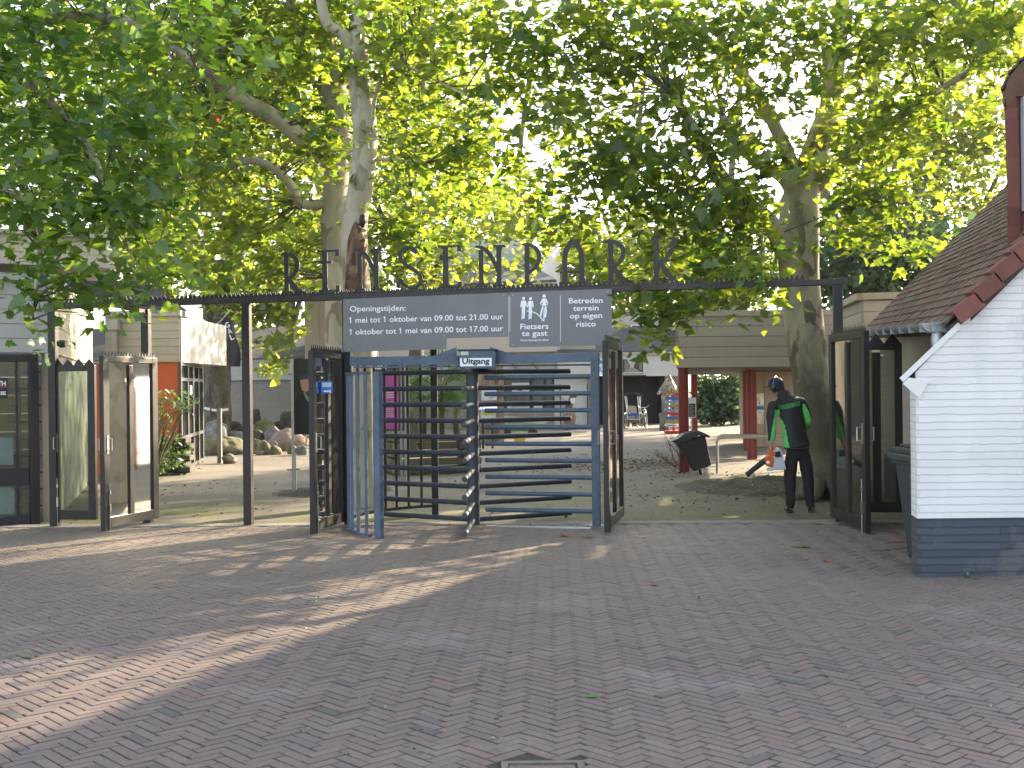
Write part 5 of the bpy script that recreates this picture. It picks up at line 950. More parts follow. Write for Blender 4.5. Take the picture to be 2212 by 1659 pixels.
# trees beyond, each its own
far=[('bright green tree standing far behind the orange kiosk',330,44,[(330,480,44,4,3,2.2,1700),(420,260,44,4.5,3,3,2200),(300,560,42,3,2,1.0,700)],LF_FAR,.30),
 ('tall bright tree far behind the left plane trees',620,48,[(640,330,48,5,3,3.4,3000),(640,520,46,4.2,3,2.0,1700),(540,130,48,5,3,3,2200)],LF_FAR,.32),
 ('sunlit tree standing behind, right of the wounded trunk',900,36,[(900,430,36,3.1,2.4,1.9,2000),(880,220,36,2.7,2.4,2.3,1700),(840,560,35,2.0,1.6,.95,800),(960,60,36,2.4,2.4,1.6,900),(1045,450,35,1.5,1.4,1.2,420),(1100,465,33,1.3,1.2,.9,330),(1010,585,34,1.1,1,.45,170),(880,605,34,.8,.8,.35,110),(1110,590,34,.7,.8,.4,90)],LF_FAR,.25),
 ('light green distant tree above the white upper storey',1130,58,[(1140,520,58,4.0,3,1.4,1100),(1230,560,58,4.5,3,1.6,1500),(1080,440,60,2.6,3,1.4,500)],LF_FAR,.34),
 ('green tree far behind the last letters of the gate',1380,56,[(1380,560,56,5.0,3,2.2,2300),(1500,480,56,3.5,3,1.8,1000),(1330,640,55,3,2,1.2,900)],LF_FAR,.34),
 ('pale willow like tree behind the shelter roof',1590,50,[(1580,610,50,3.4,2.5,1.9,2600),(1500,640,50,2.5,2,1.2,1000),(1660,560,50,1.8,2,1.6,800)],LF_WIL,.26),
 ('dark dense tree behind the annex roof',1880,34,[(2010,500,44,3.2,3,2.4,1800),(1890,520,44,3.2,3,2.2,1800),(1790,540,46,2.6,3,1.8,1100),(1870,570,34,2.6,2,1.5,3000),(1980,560,34,2.2,2,1.5,2200),(1820,620,34,1.6,1.5,.8,900)],LF_DARK,.20),
 ('bright yellow green tree behind the white house roof',2030,38,[(2000,360,38,3.22,2,2.38,1963),(1900,430,38,2.24,2,1.68,831),(2120,300,38,3.08,2,2.38,1662),(1960,200,39,3.36,2,1.68,906),(1880,520,38,1.68,1,0.70,226),(2140,120,38,3.36,2,2.10,981)],LF_FAR,.26),
 ('tree far behind the cream boarded hall at left',60,40,[(60,330,40,4.0,3,2.4,1800),(180,480,40,3.4,3,1.5,1000),(120,120,40,4.0,3,2.4,1400),(-150,300,40,4,3,3,1200)],LF_FAR,.30),
 ('tree beyond the right edge behind the house',2500,30,[(2450,200,30,4,3,3,1800)],LF_FAR,.24)]
for lab,px,d,bl,lm,sz_ in far:
    b=GD(px,d); tree('tree',lab,b,[([b-UP*.3,b+UP*2.5,W(px+10,560,d),W(px-10,380,d),W(px+15,150,d)],.28,.10,10,.1),([b+UP*3.2,W(px+70,500,d),W(px+150,330,d)],.13,.05,8,.1),([b+UP*3.6,W(px-70,480,d),W(px-140,320,d)],.12,.05,8,.1)],bl,BARKD,lm,sz_,LEAF3,group='trees in the background',per=14,sp=.4,tw=.12,maxd=3)
# shrubs
def shrub(name,label,base,blobs,lm,sz_,cat='shrub',tmpl=LEAF2,group=None,per=10,sp=.12,tw=.8,orient='up'):
    t=thing(name,label,cat,base,group); P,A,T=clusters(blobs,per,sp); mb=MB(); twigs(mb,A,[tuple(Vector(base)+UP*.1)],tw,.008,6); obj('stems',mb,BARKD,t); leafobj('foliage',P,sz_,tmpl,lm,t,orient,.8,T); return t
shrub('evergreen_shrub','dense green shrub filling the gap under the red post shelter',GD(1555,44),[(1555,870,44,1.0,.7,1.0,2300),(1530,830,44,.5,.5,.5,600),(1580,830,44,.45,.5,.6,600),(1595,890,44,.4,.5,.6,500),(1515,885,44,.35,.5,.7,500)],LF_SHR,.17,tmpl=LEAF3)
shrub('rhododendron','glossy dark shrub in the low stone bed by the orange wall',GD(355,23.2),[(352,965,23.2,.32,.4,.38,330),(372,985,23,.2,.3,.28,130),(340,1010,22.8,.2,.3,.15,70)],LF_SHR,.13)
shrub('young_shrub','loose leafy sapling in front of the orange wall',GD(332,22.5),[(362,862,22.5,.30,.3,.17,85),(392,876,22.3,.2,.25,.15,50),(320,880,22.5,.4,.3,.4,130),(300,940,22.5,.4,.3,.4,150),(400,856,22.3,.12,.2,.06,16),(270,960,22,.3,.3,.4,90)],LF_SHR,.13)
mb=MB(); p=GD(364,23.6)
for i in range(7):
    for j in range(3): mb.box(p.x-.42+j*.27+(.08 if i%2 else 0),23.5+.0,p.z-.05+i*.115,p.x-.42+j*.27+.25+(.08 if i%2 else 0),23.9,p.z+.05+i*.115)
top('stone_bed_wall',mb,mat('dark_stacked_stone',(.07,.062,.055),.9,.3,5,.5,30,tint=.3),'low dark stacked stone bed wall under the glossy shrub','bed wall',bevel=.01)
# palms in the planter
def palm(label,px,y0,y1,d,n,R,seed):
    rr=random.Random(seed); b=W(px,y0,d); tz=W(px,y1,d).z; t=thing('palm','%s'%label,'palm',tuple(b),'fan palms in the planter')
    mb=MB(); mb.tube([b-UP*.03,b+UP*(tz-b.z)*.5,Vector((b.x+.01,b.y,tz))],[.055,.06,.035],9,0,True,wob=.5); obj('trunk',mb,BARKD,t,smooth=True,ang=3)
    mb=MB(); ms=MB()
    for i in range(n):
        a=2*math.pi*i/n+rr.uniform(-.2,.2); el=rr.uniform(.1,1.25); dv=Vector((math.cos(a)*math.cos(el),math.sin(a)*math.cos(el),math.sin(el))); c=Vector((b.x,b.y,tz)); L=R*rr.uniform(.45,.8); e=c+dv*L
        ms.tube([c,(c+e)/2+UP*.03,e],.008,5,0,False); s=dv.cross(UP); s.normalize(); u=s.cross(dv).normalized(); tt=rr.uniform(.2,.9)
        for k in range(-8,9):
            f=k/8*1.9; dd=(dv*math.cos(f)+s*math.sin(f)); ll=R*.58*(1-.25*abs(k)/8); w=(dd.cross(u)).normalized()*.016; q=e+dd*ll*.6-UP*.01; r=e+dd*ll-UP*(.05+.10*rr.random())
            mb.add([e,q+w,r,q-w],[(0,1,2,3)],0,tt)
    obj('leaf_stalks',ms,mat('palm_stalk',(.15,.16,.05),.6),t); obj('fan_leaves',mb,LF_SHR,t)
palm('tallest fan palm in the planter, next to the rotor post',955,935,842,22.3,20,.78,3)
palm('bushy fan palm in the planter with yellowing stalks, left of the tallest',916,937,880,22.6,17,.66,5)
palm('small fan palm in the planter right of the others',986,936,894,22.2,14,.58,8)
# ================================================================ ROCKS
def rock(name,label,px,yb,w,h,d,m,seed,cat='boulder',group='boulders heaped along the back wing',flat=1.0,tilt=0):
    s=F/d; W_=w/s/2; H_=h/s; c=W(px,yb,d); bm=bmesh.new(); bmesh.ops.create_icosphere(bm,subdivisions=4,radius=1); o=Vector((seed*3.1,seed*1.7,seed*.9))
    for v in bm.verts:
        p=v.co.copy(); n=noise.noise(p*1.1+o)*.28+noise.noise(p*2.6+o)*.10+noise.noise(p*7+o)*.03
        q=p*(1+n); q=Vector((q.x,q.y,max(q.z,-.55)))
        v.co=q
    zs=[v.co.z for v in bm.verts]; xs=[v.co.x for v in bm.verts]; ys=[v.co.y for v in bm.verts]; z0,z1=min(zs),max(zs); x0,x1=min(xs),max(xs)
    for v in bm.verts:
        X=((v.co.x-x0)/(x1-x0)*2-1)*W_; Z=(v.co.z-z0)/(z1-z0)*H_*1.06-H_*.06; Y=v.co.y*W_*.75; v.co=Vector((X+Z*tilt,Y,Z))
    me=bpy.data.meshes.new(name); bm.to_mesh(me); bm.free(); finish(me,m,True,1.2); ob=bpy.data.objects.new(name,me); COL.objects.link(ob); ob.location=c; return tag(ob,label,cat,group)
RT=mat('tan_granite',(.20,.16,.12),.85,.4,3,.6,20,col2=(.20,.19,.11),thr=.58); RG=mat('grey_granite',(.15,.15,.148),.85,.4,4,.6,25,col2=(.30,.28,.26),thr=.55)
RM=mat('mossy_boulder_stone',(.17,.155,.085),.9,.45,4,.7,25,col2=(.085,.10,.025),thr=.50); RP=mat('pinkish_granite',(.235,.165,.135),.85,.35,3,.6,20,col2=(.25,.22,.20),thr=.6); RD=mat('dark_boulder_stone',(.07,.065,.055),.9,.3,4,.6,20,col2=(.05,.065,.025),thr=.5)
for a in((('big rounded grey tan boulder at the foot of the taped trunk'),463,962,62,56,33.5,RG,1),('long yellow green mossy boulder behind the grey bollard',482,982,94,43,31,RM,2),('mossy brown boulder just right of the second gate post',553,978,24,32,31,RM,3),
 ('upright leaning yellow mossy slab beside the pale cracked stone',577,983,30,33,30.6,RM,4,-.25),('pale mossy angular stone at the front of the heap',597,984,28,24,30.4,RM,5,-.2),('small pinkish stone at the front of the heap',563,982,25,9,30.5,RP,6),
 ('biggest pinkish boulder, left of the portrait board',622,976,92,52,32.5,RP,7),('grey blue boulder left of the biggest pinkish one',591,955,42,35,34,RG,8),('dark reddish boulder behind the second gate post',555,952,32,24,34,RD,9),
 ('round mossy grey boulder high in the heap',573,938,50,33,35.5,RM,10),('dark boulder at the top of the heap against the brick wall',553,915,22,32,37,RD,11),('dark boulder left edge against the poster pole',622,922,36,34,36.5,RD,12),
 ('low mossy stone under the portrait board',631,980,24,18,30,RM,13),('smooth grey stone under the portrait board',651,981,28,20,29.8,RG,14),('tan boulder right below the portrait board',694,975,34,36,31.5,RT,15),
 ('long flat grey stone behind the mossy boulder',508,955,46,25,34,RG,16),('dark stone high behind the grey flat one',505,935,44,26,36,RD,17),('small pink stone at the left end of the heap',440,958,14,13,32.5,RP,19),
 ('dark low stone in the middle back of the heap',600,930,30,20,37.2,RD,21),('low grey stone between the big ones',590,966,20,14,31.6,RG,22)):
    rock('boulder',a[0],a[1],a[2],a[3],a[4],a[5],a[6],a[7],tilt=a[8] if len(a)>8 else 0)
rock('stone','lone small rounded stone lying beside the grey bollard',495.5,999.5,33,20,27,RT,31,'stone',None)
mb=MB(); p=GD(475,27.2); h=W(475,882,27.2).z; mb.box(p.x-.05,27.1,p.z-.1,p.x+.05,27.2,h); top('bollard',mb,mat('weathered_grey_post',(.27,.25,.22),.8,.15,5,.3),'slim square grey bollard in front of the mossy boulder','bollard',bevel=.01)
for i,(lab,px,yb,w,h,d,m) in enumerate((('small tan stone left of the worker',1672,1069,18,9,16.9,RP),('small grey stone left of the worker',1657,1077,20,9,16.5,RG),('flat brown stone by the left foot of the worker',1690,1077,24,9,16.4,RD),('small round stone between the legs of the worker',1731,1068,12,8,17,RG),('long tan stone between the legs of the worker',1727,1080,24,9,16.3,RP))):
    rock('stone',lab,px,yb,w,h,d,m,40+i,'stone','stones round the tree foot')
# mossy mound with roots
mb=MB(); c=G(1690,1062); vs=[];fs=[]; NN=40
for j in range(NN+1):
    for i in range(NN+1):
        x=(i/NN*2-1);y=(j/NN*2-1); r=math.hypot(x,y); hgt=max(0,1-r)**.8; X=c.x+x*1.5;Y=c.y+1.0+y*1.9; hh=.15*hgt*(1+.9*noise.noise(Vector((X*2.2,Y*2.2,0))))+.09*hgt*noise.noise(Vector((X*6,Y*6,3)))+.04*hgt*noise.noise(Vector((X*15,Y*15,3))); vs.append((X,Y,gz(X)-.02+hh))
for j in range(NN):
    for i in range(NN): a=j*(NN+1)+i; fs.append((a,a+1,a+NN+2,a+NN+1))
mb.add(vs,fs); NNx=0; tag(obj('moss_mound',mb,mat('moss_soil',(.040,.045,.020),.95,.5,7,1.0,30,col2=(.075,.060,.042),thr=.52),smooth=True,ang=3),kind='structure')
mb=MB(); c=G(655,1066); vs=[];fs=[]
for j in range(NN+1):
    for i in range(NN+1):
        x=(i/NN*2-1);y=(j/NN*2-1); hgt=max(0,1-math.hypot(x,y)); X=c.x+.45+x*1.1;Y=c.y+.3+y*1.3; vs.append((X,Y,gz(X)-.015+.10*hgt+.02*noise.noise(Vector((X*6,Y*6,3)))))
for j in range(NN):
    for i in range(NN): a=j*(NN+1)+i; fs.append((a,a+1,a+NN+2,a+NN+1))
mb.add(vs,fs); tag(obj('soil_patch',mb,mat('dark_soil',(.055,.045,.035),.95,.4,6,.8,30),smooth=True,ang=3),kind='structure')
shrub('seedling','small leafy seedling at the mossy foot of the stout tree',GD(1760,16.2),[(1768,1052,16.2,.22,.2,.12,90),(1745,1045,16.3,.12,.1,.10,36)],LF_SHR,.09)
# ================================================================ INFO BOARD
ba=Vector((W(634,1065,18.8).x,18.8,0)); bb=Vector((W(878,1043,20.2).x,20.2,0)); bd_=(bb-ba).normalized(); bn_=Vector((bd_.y,-bd_.x,0)); 
def ip(px,py,off=0): return onpl(px,py,(ba.x,ba.y),(bb.x,bb.y),off)
t=thing('info_board','wide printed welcome board on slim metal poles, behind the gate leaf with the blue box','information board',tuple(ba+UP*gz(ba.x)))
def iq(mb,x0,y0,x1,y1,off,th=.002,mi=0):
    mb.prism([ip(x0,y1,off),ip(x1,y1,off),ip(x1,y0,off),ip(x0,y0,off)],bn_*th,mi)
mb=MB(); zt=ip(634,775).z; zb_=ip(634,939).z; mb.prism([ba+UP*zb_+bd_*.02,bb+UP*zb_-bd_*.04,bb+UP*zt-bd_*.04,ba+UP*zt+bd_*.02],-bn_*.03); obj('panel',mb,mat('dark_green_print',(.022,.030,.026),.4,.5,1.5),t,fixn=True)
mb=MB(); p=ba+UP*0; mb.tube([p+UP*(gz(p.x)-.1),p+UP*zt],.022,10); q=ba+bd_*.07-bn_*.06; mb.tube([q+UP*(gz(q.x)-.1),q+UP*.58],.02,8); mb.obb(ba+UP*.33,bd_*.09,bn_*.05,UP*.012); obj('pole',mb,GALV,t,smooth=True)
mb=MB(); p=bb; mb.tube([p+UP*(gz(p.x)-.1),p+UP*(zt-.05)],.035,10); q=bb-bd_*.10; mb.tube([q+UP*(gz(q.x)-.1),q+UP*(zt-.1)],.02,8); obj('pole',mb,GALV,t,smooth=True)
mb=MB(); a=ip(662,940,.0); mb.bar(a,a-UP*.17,.02,.02); mb.bar(a-UP*.17-bd_*.04,a-UP*.17+bd_*.04,.03,.012); obj('bracket',mb,STEEL,t)
mb=MB(); iq(mb,766,810,861,927,.003); iq(mb,700,858,722,912,.003); obj('magenta_print',mb,MAG,t,fixn=True)
mb=MB(); iq(mb,790,771,862,778,.004); obj('top_print',mb,MAG,t,fixn=True)
mb=MB(); iq(mb,862,771,875,778,.004); obj('blue_print',mb,mat('pale_blue_print',(.15,.28,.40),.5),t,fixn=True)
w0=ip(672,799,.004); w1=ip(836,797,.004); obj('title_text',textmb('Welkom in Rensenpark',w0,(w1-w0).normalized(),UP,bn_,width=(w1-w0).length,height=.085,depth=.001,bold=.02),WHITE,t)
mb=MB(); 
for k,yy in enumerate((842,847,852,857)): iq(mb,823,yy,856-(k%2)*6,yy+2.2,.006,.001)
for k in range(8): iq(mb,823,868+k*5,855-(k*5)%7,869.3+k*5,.006,.001)
obj('text_lines',mb,mat('pale_print',(.55,.40,.52),.5),t,fixn=True)
SK=mat('printed_skin',(.42,.24,.18),.5); 
def poly(par,nm,pts,off,m): mb=MB(); mb.prism([ip(x,y,off) for x,y in pts],bn_*.001); return obj(nm,mb,m,par,fixn=True)
poly(t,'printed_coat',[(637,938),(637,868),(648,856),(655,852),(690,848),(720,862),(726,890),(724,938)],.003,mat('printed_dark_coat',(.010,.014,.018),.5,.2))
poly(t,'printed_face',[(648,822),(650,818),(672,817),(674,828),(668,842),(660,848),(652,842)],.0045,SK); poly(t,'printed_cap',[(647,822),(650,812),(662,808),(676,812),(680,819),(664,818)],.006,mat('printed_cap',(.03,.045,.07),.5))
poly(t,'printed_scarf',[(655,848),(659,846),(668,862),(670,870),(662,864)],.006,mat('printed_scarf',(.20,.26,.18),.5)); poly(t,'printed_hand',[(692,904),(697,902),(699,912),(695,918),(690,914)],.006,SK)
# ================================================================ PLANTER
pa=GD(850,21.9); pb=GD(1040,22.4); ST=mat('old_planter_stone',(.13,.115,.08),.9,.4,3,.7,20,col2=(.09,.11,.04),thr=.52,tint=.25)
t=thing('planter','big stacked mossy stone block planter holding fan palms, behind the turnstile','planter',tuple((pa+pb)/2)); pdv=(pb-pa); pdv.z=0; Lp=pdv.length; pdv.normalize(); pn=Vector((-pdv.y,pdv.x,0)); ztp=W(950,938,22).z; g=gz(-1)
mb=MB(); hh=(ztp-g)/5
for r_ in range(5):
    x=0
    while x<Lp-.05:
        w=min(random.uniform(.45,.85),Lp-x); j=random.uniform(-.025,.02); c=pa+pdv*(x+w/2)+pn*(.15+j)+UP*(g-pa.z+hh*(r_+.5)); mb.obb(c,pdv*(w/2-.008),pn*.15,UP*(hh/2-random.uniform(.006,.018))); x+=w
    for s_ in(0,1):
        for k in range(2): c=pa+pdv*(s_*Lp+(.1-.2*s_))+pn*(.32+.42*k+.2)+UP*(g-pa.z+hh*(r_+.5)); mb.obb(c,pdv*.1,pn*.2,UP*(hh/2-.01))
obj('stone_blocks',mb,ST,t,bevel=.02)
mb=MB(); mb.obb(pa+pdv*Lp/2+pn*.7+UP*(ztp-.10-pa.z),pdv*(Lp/2-.15),pn*.45,UP*.05); obj('soil',mb,mat('dark_soil',(.055,.045,.035)),t)
# timber plank screen
t=thing('timber_screen','group of tall rough wooden planks standing upright behind the rotor post','timber screen',tuple(GD(1060,33.5))); mb=MB(); WD=mat('rough_weathered_wood',(.20,.145,.095),.9,.35,8,.8,30,col2=(.12,.11,.06),thr=.55,tint=.3)
x=W(1034,900,33.5).x; xe=W(1087,900,33.5).x; ztw=W(1060,784,33.5).z
while x<xe:
    w=random.uniform(.06,.13); y=33.5+random.uniform(0,.12); mb.box(x,y,-.1,x+w-.008,y+.07,ztw+random.uniform(-.12,.08)); x+=w
obj('planks',mb,WD,t)
mb=MB(); a=W(1040,865,33.4); b=W(1073,841,33.4); mb.box(a.x,33.40,a.z,b.x,33.43,b.z); mp_=obj('map_board',mb,PANELW,t)
mb=MB()
for k in range(9): x=random.uniform(a.x+.03,b.x-.1); z=random.uniform(a.z+.03,b.z-.06); mb.box(x,33.392,z,x+random.uniform(.03,.09),33.399,z+random.uniform(.02,.05))
obj('map_print',mb,mat('map_colours',(.30,.42,.25),.5,.6,20),mp_)
t=thing('info_lectern','slanted white topped information lectern in front of the wooden planks','lectern',tuple(GD(1052,31))); mb=MB(); a=W(1034,881,31);b=W(1072,876,31); mb.prism([(a.x,30.8,a.z-.06),(b.x,30.8,a.z-.06),(b.x+.05,31.2,a.z+.1),(a.x+.05,31.2,a.z+.1)],UP*.03); obj('slanted_top',mb,WHITE,t,fixn=True)
mb=MB(); mb.box(a.x+.08,30.9,0,a.x+.14,30.96,a.z-.02); mb.box(b.x-.14,30.9,0,b.x-.08,30.96,a.z-.02); obj('leg',mb,ANT,t); mb=MB(); mb.box(a.x+.06,30.86,W(1050,903,31).z,b.x-.02,30.88,a.z-.07); obj('front_panel',mb,PANELW,t); mb=MB(); mb.box(a.x+.1,30.85,a.z-.19,b.x-.06,30.859,a.z-.11); obj('lime_print',mb,mat('lime_print',(.35,.48,.04),.5),t)
# green barrow with sticks
t=thing('garden_cart','low green cart loaded with long pale sticks near the wooden planks','cart',tuple(GD(1130,38))); GRN=mat('cart_green',(.05,.16,.06),.6,.2)
a=W(1070,917,37.5); b=W(1185,930,37.5); mb=MB(); mb.prism([(a.x+.1,37.3,b.z),(b.x-.5,37.3,b.z),(b.x-.1,37.3,a.z),(a.x,37.3,a.z)],(0,.8,0)); obj('tray',mb,GRN,t,fixn=True)
mb=MB(); 
for dx_ in(.35,1.2): 
    mb.lathe([(.02,0),(.16,.01),(.16,.06),(.02,.07)],(0,0,0),14); 
    for i in range(len(mb.v)-56,len(mb.v)): v=mb.v[i]; mb.v[i]=Vector((a.x+dx_+v.x,37.2+v.z,b.z-.08+v.y))
obj('wheel',mb,BLACK,t)
mb=MB()
for k in range(7): z=a.z+.04+k*.02; mb.tube([(a.x-.7+.08*k,37.4+.08*k,z+.32-.03*k),(a.x+.3,37.4+.08*k,z+.08),(b.x-.1+.05*k,37.4+.05*k,z-.02)],.014,5)
obj('sticks',mb,mat('pale_sticks',(.45,.40,.32),.7),t)
t=thing('cable_reel','small yellow and black cable reel on the ground by the wooden planks','cable reel',tuple(GD(1123,34))); c=W(1122,948,34); mb=MB(); mb.lathe([(.17,0),(.17,.03)],(0,0,0),16); mb.lathe([(.17,.16),(.17,.19)],(0,0,0),16); 
for i,v in enumerate(mb.v): mb.v[i]=Vector((c.x+v.x,34+v.z,max(c.z,.12)+v.y))
obj('flange',mb,mat('reel_yellow',(.50,.36,.02),.5),t); mb=MB(); mb.box(c.x-.10,34.03,max(c.z,.12)-.10,c.x+.10,34.16,max(c.z,.12)+.10); obj('cable_drum',mb,BLACK,t)
# pale bench board in front of the shop window
t=thing('long_white_bench','long pale bench board in front of the shop window of the main building','bench',tuple(GD(1140,44))); a=W(1078,888,44); b=W(1230,884,44); mb=MB(); mb.box(a.x,43.9,a.z-.08,b.x,44.2,a.z); obj('seat',mb,PANELW,t)
for q in(.1,.5,.9): mb=MB(); x=a.x+(b.x-a.x)*q; mb.box(x,43.95,0,x+.06,44.15,a.z-.081); obj('leg',mb,TRIM,t)
# carved wooden figure
t=thing('carved_stump','carved wooden stump standing in front of the white double door','carved stump',tuple(GD(1228,43))); c=GD(1230,43); mb=MB(); mb.tube([c,c+UP*.25,c+UP*.5,c+UP*.62],[.22,.20,.23,.18],12,0,True,wob=.5); obj('stump',mb,WD,t,smooth=True,ang=3); mb=MB(); mb.ball(c+Vector((-.2,-.15,.15)),.12,10); obj('red_fungus',mb,mat('red_knob',(.35,.04,.05),.5),t,smooth=True,ang=3)
# ================================================================ RICKSHAW
D=43.0
t=thing('cycle_rickshaw','cycle rickshaw with dark hood, blue banded seat and bicycle, parked by the blue black wall','rickshaw',tuple(GD(1375,D)))
def rp(px,py,d=D): return W(px,py,d)
g0=gz(rp(1375,900).x)
mb=MB(); n=8; vs=[];fs=[]
for j in range(2):
    for i in range(n+1):
        u=i/n; p=rp(1346+43*u,857-9*math.sin(math.pi*(.12+.76*u))**1.0,D-.45+.9*j); vs.append(p)
for j in range(2):
    for i in range(n+1): vs.append(vs[j*(n+1)+i]-UP*.03)
m_=n+1
for i in range(n): fs+=[(i,i+1,m_+i+1,m_+i),(2*m_+i,3*m_+i,3*m_+i+1,2*m_+i+1),(i,2*m_+i,2*m_+i+1,i+1),(m_+i,m_+i+1,3*m_+i+1,3*m_+i)]
mb.add(vs,fs); obj('hood',mb,mat('hood_sheen_grey',(.07,.07,.075),.5),t,fixn=True)  # grey puts the highlight on the dark hood into its colour
mb=MB()
for (x0,y0,x1,y1,dy) in((1350,856,1356,905,-.35),(1353,856,1358,905,.35),(1377,856,1382,906,-.35),(1380,856,1386,900,-.2),(1384,856,1381,903,.35)): mb.tube([rp(x0,y0,D+dy),rp(x1,y1,D+dy)],.018,6)
mb.tube([rp(1356,906,D-.4),rp(1383,906,D-.4)],.02,6); mb.tube([rp(1356,900,D-.4),rp(1356,906,D-.4)],.02,6); obj('hood_frame',mb,STEEL,t)
mb=MB(); mb.prism([rp(1357,892,D+.3),rp(1376,892,D+.3),rp(1374,877,D+.35),rp(1358,876,D+.35)],(0,.08,0)); obj('backrest',mb,mat('printed_seat_back',(.38,.34,.26),.7,.3,6),t,fixn=True)
mb=MB(); a=rp(1356,899,D-.3); b=rp(1381,893,D-.3); mb.box(a.x,D-.3,a.z,b.x,D-.26,b.z); obj('blue_band',mb,mat('band_blue',(.02,.10,.42),.4),t)
mb=MB(); a=rp(1357,906,D-.3); b=rp(1380,899,D-.3); mb.box(a.x,D-.28,a.z,b.x,D+.3,b.z-.002); obj('seat',mb,mat('seat_grey',(.25,.26,.27),.5),t)
mb=MB(); a=rp(1352,913,D-.3); b=rp(1380,907,D-.3); mb.prism([(a.x+.05,D-.35,a.z),(b.x,D-.35,a.z),(b.x,D-.35,b.z),(a.x,D-.35,b.z)],(0,.7,0)); obj('footwell',mb,mat('brown_gold_panel',(.14,.08,.02),.4,.6,12),t)
def wheel(par,c,r,yaw,nm='wheel'):
    ax=Vector((math.cos(yaw),math.sin(yaw),0)); mb=MB(); N_=20; pts=[c+ax*(r*math.cos(2*math.pi*k/N_))+UP*(r*math.sin(2*math.pi*k/N_)) for k in range(N_+1)]; mb.tube(pts,.022,6,0,False); w=obj(nm,mb,BLACK,par)
    mb=MB(); pts=[c+ax*((r-.03)*math.cos(2*math.pi*k/N_))+UP*((r-.03)*math.sin(2*math.pi*k/N_)) for k in range(N_+1)]; mb.tube(pts,.012,5,0,False)
    for k in range(12): a=2*math.pi*k/12; mb.tube([c,c+ax*((r-.03)*math.cos(a))+UP*((r-.03)*math.sin(a))],.004,3,0,False)
    obj('rim',mb,STEEL,w)
for px,dy,r,yw in((1351,-.5,.28,1.2),(1360,.45,.28,1.3),(1382,-.1,.27,.9),(1395,-.5,.30,1.25)):
    c=GD(px,D+dy)+UP*(r+.02); wheel(t,c,r,yw)
mb=MB(); hb=GD(1395,D-.5)+UP*.32; tp=rp(1392,880,D-.3); mb.tube([hb,rp(1391,896,D-.4),tp],.016,6); mb.tube([rp(1391,896,D-.4),rp(1382,905,D-.2),GD(1382,D-.1)+UP*.3],.016,6); mb.tube([rp(1378,876.5,D-.5),rp(1381,881,D-.45),tp,rp(1397,880,D-.25),rp(1401,876,D-.5)],.014,6); obj('bicycle_frame',mb,STEEL,t)
mb=MB(); mb.ball(rp(1392,886,D-.45),.05,10); obj('headlight',mb,STEEL,t,smooth=True)
mb=MB(); mb.obb(rp(1384,886,D-.1),(.1,0,0),(0,.08,0),(0,0,.03)); obj('saddle',mb,BLACK,t)
# ================================================================ COLOURED SIGN STACK + SCULPTURE
D=37.6
t=thing('plank_signpost','red post hung with red, blue, green and white painted planks beside the red shelter posts','signpost',tuple(GD(1455,D)))
mb=MB(); a=rp(1453,930,D); b=rp(1457,848,D); mb.box(a.x,D+.02,gz(a.x)+.05,b.x,D+.08,b.z); obj('post',mb,mat('signal_red',(.42,.02,.025),.5,.1),t)
mb=MB(); a=rp(1436,936,D); b=rp(1480,930,D); mb.box(a.x,D-.2,a.z,b.x,D+.2,b.z); obj('foot',mb,MATS['signal_red'],t)
CB=mat('plank_blue',(.03,.13,.34),.5,.2);CL=mat('plank_light_blue',(.18,.42,.62),.5,.1);CG=mat('plank_olive',(.22,.24,.06),.6,.2)
for k,(m_,x0,x1,y0,y1,dy,tx) in enumerate(((MATS['signal_red'],1433,1476,849,855,0,'RENSEN'),(CB,1438,1475,857,864,-1,None),(CL,1436.5,1475,866,871,.3,'WELKOM'),(CG,1437,1476,874,879.5,0,None),(CL,1436,1477,882,887,6,'RENSENPARK'),(MATS['signal_red'],1439,1478,889,895,4,None),(CB,1437,1477,900,906,-1,None),(CG,1437,1476,907,913,1,None),(WHITE,1436,1477,915,921,2,'EMMEN'))):
    mb=MB(); yy=D-.02-(k%2)*.03; mb.prism([rp(x0+1,y1,D),rp(x1,y1+dy,D),rp(x1,y0+dy,D),rp(x0+1,y0,D),rp(x0-1,(y0+y1)/2,D)],(0,-.02-(k%3)*.004,0)); pl_=obj('plank',mb,m_,t,fixn=True)
    if tx: 
        a=rp(x0+4,y1-1.4+dy*.1,D); b=rp(x0+22,y1-1.4+dy*.55,D); o_=Vector((a.x,D-.03-(k%3)*.004,a.z)); obj('text',textmb(tx,o_,(b-a).normalized(),UP,(0,-1,0),width=(b-a).length*1.1,height=.045,depth=.002,bold=.02),mat('plank_text',(.05,.08,.25),.6) if m_ is not MATS['signal_red'] else mat('yellow_text',(.6,.5,.1),.6),pl_)
D=40
t=thing('mosaic_sculpture','pointed mosaic covered sculpture with slanting wing behind the painted planks','sculpture',tuple(GD(1447,D)))
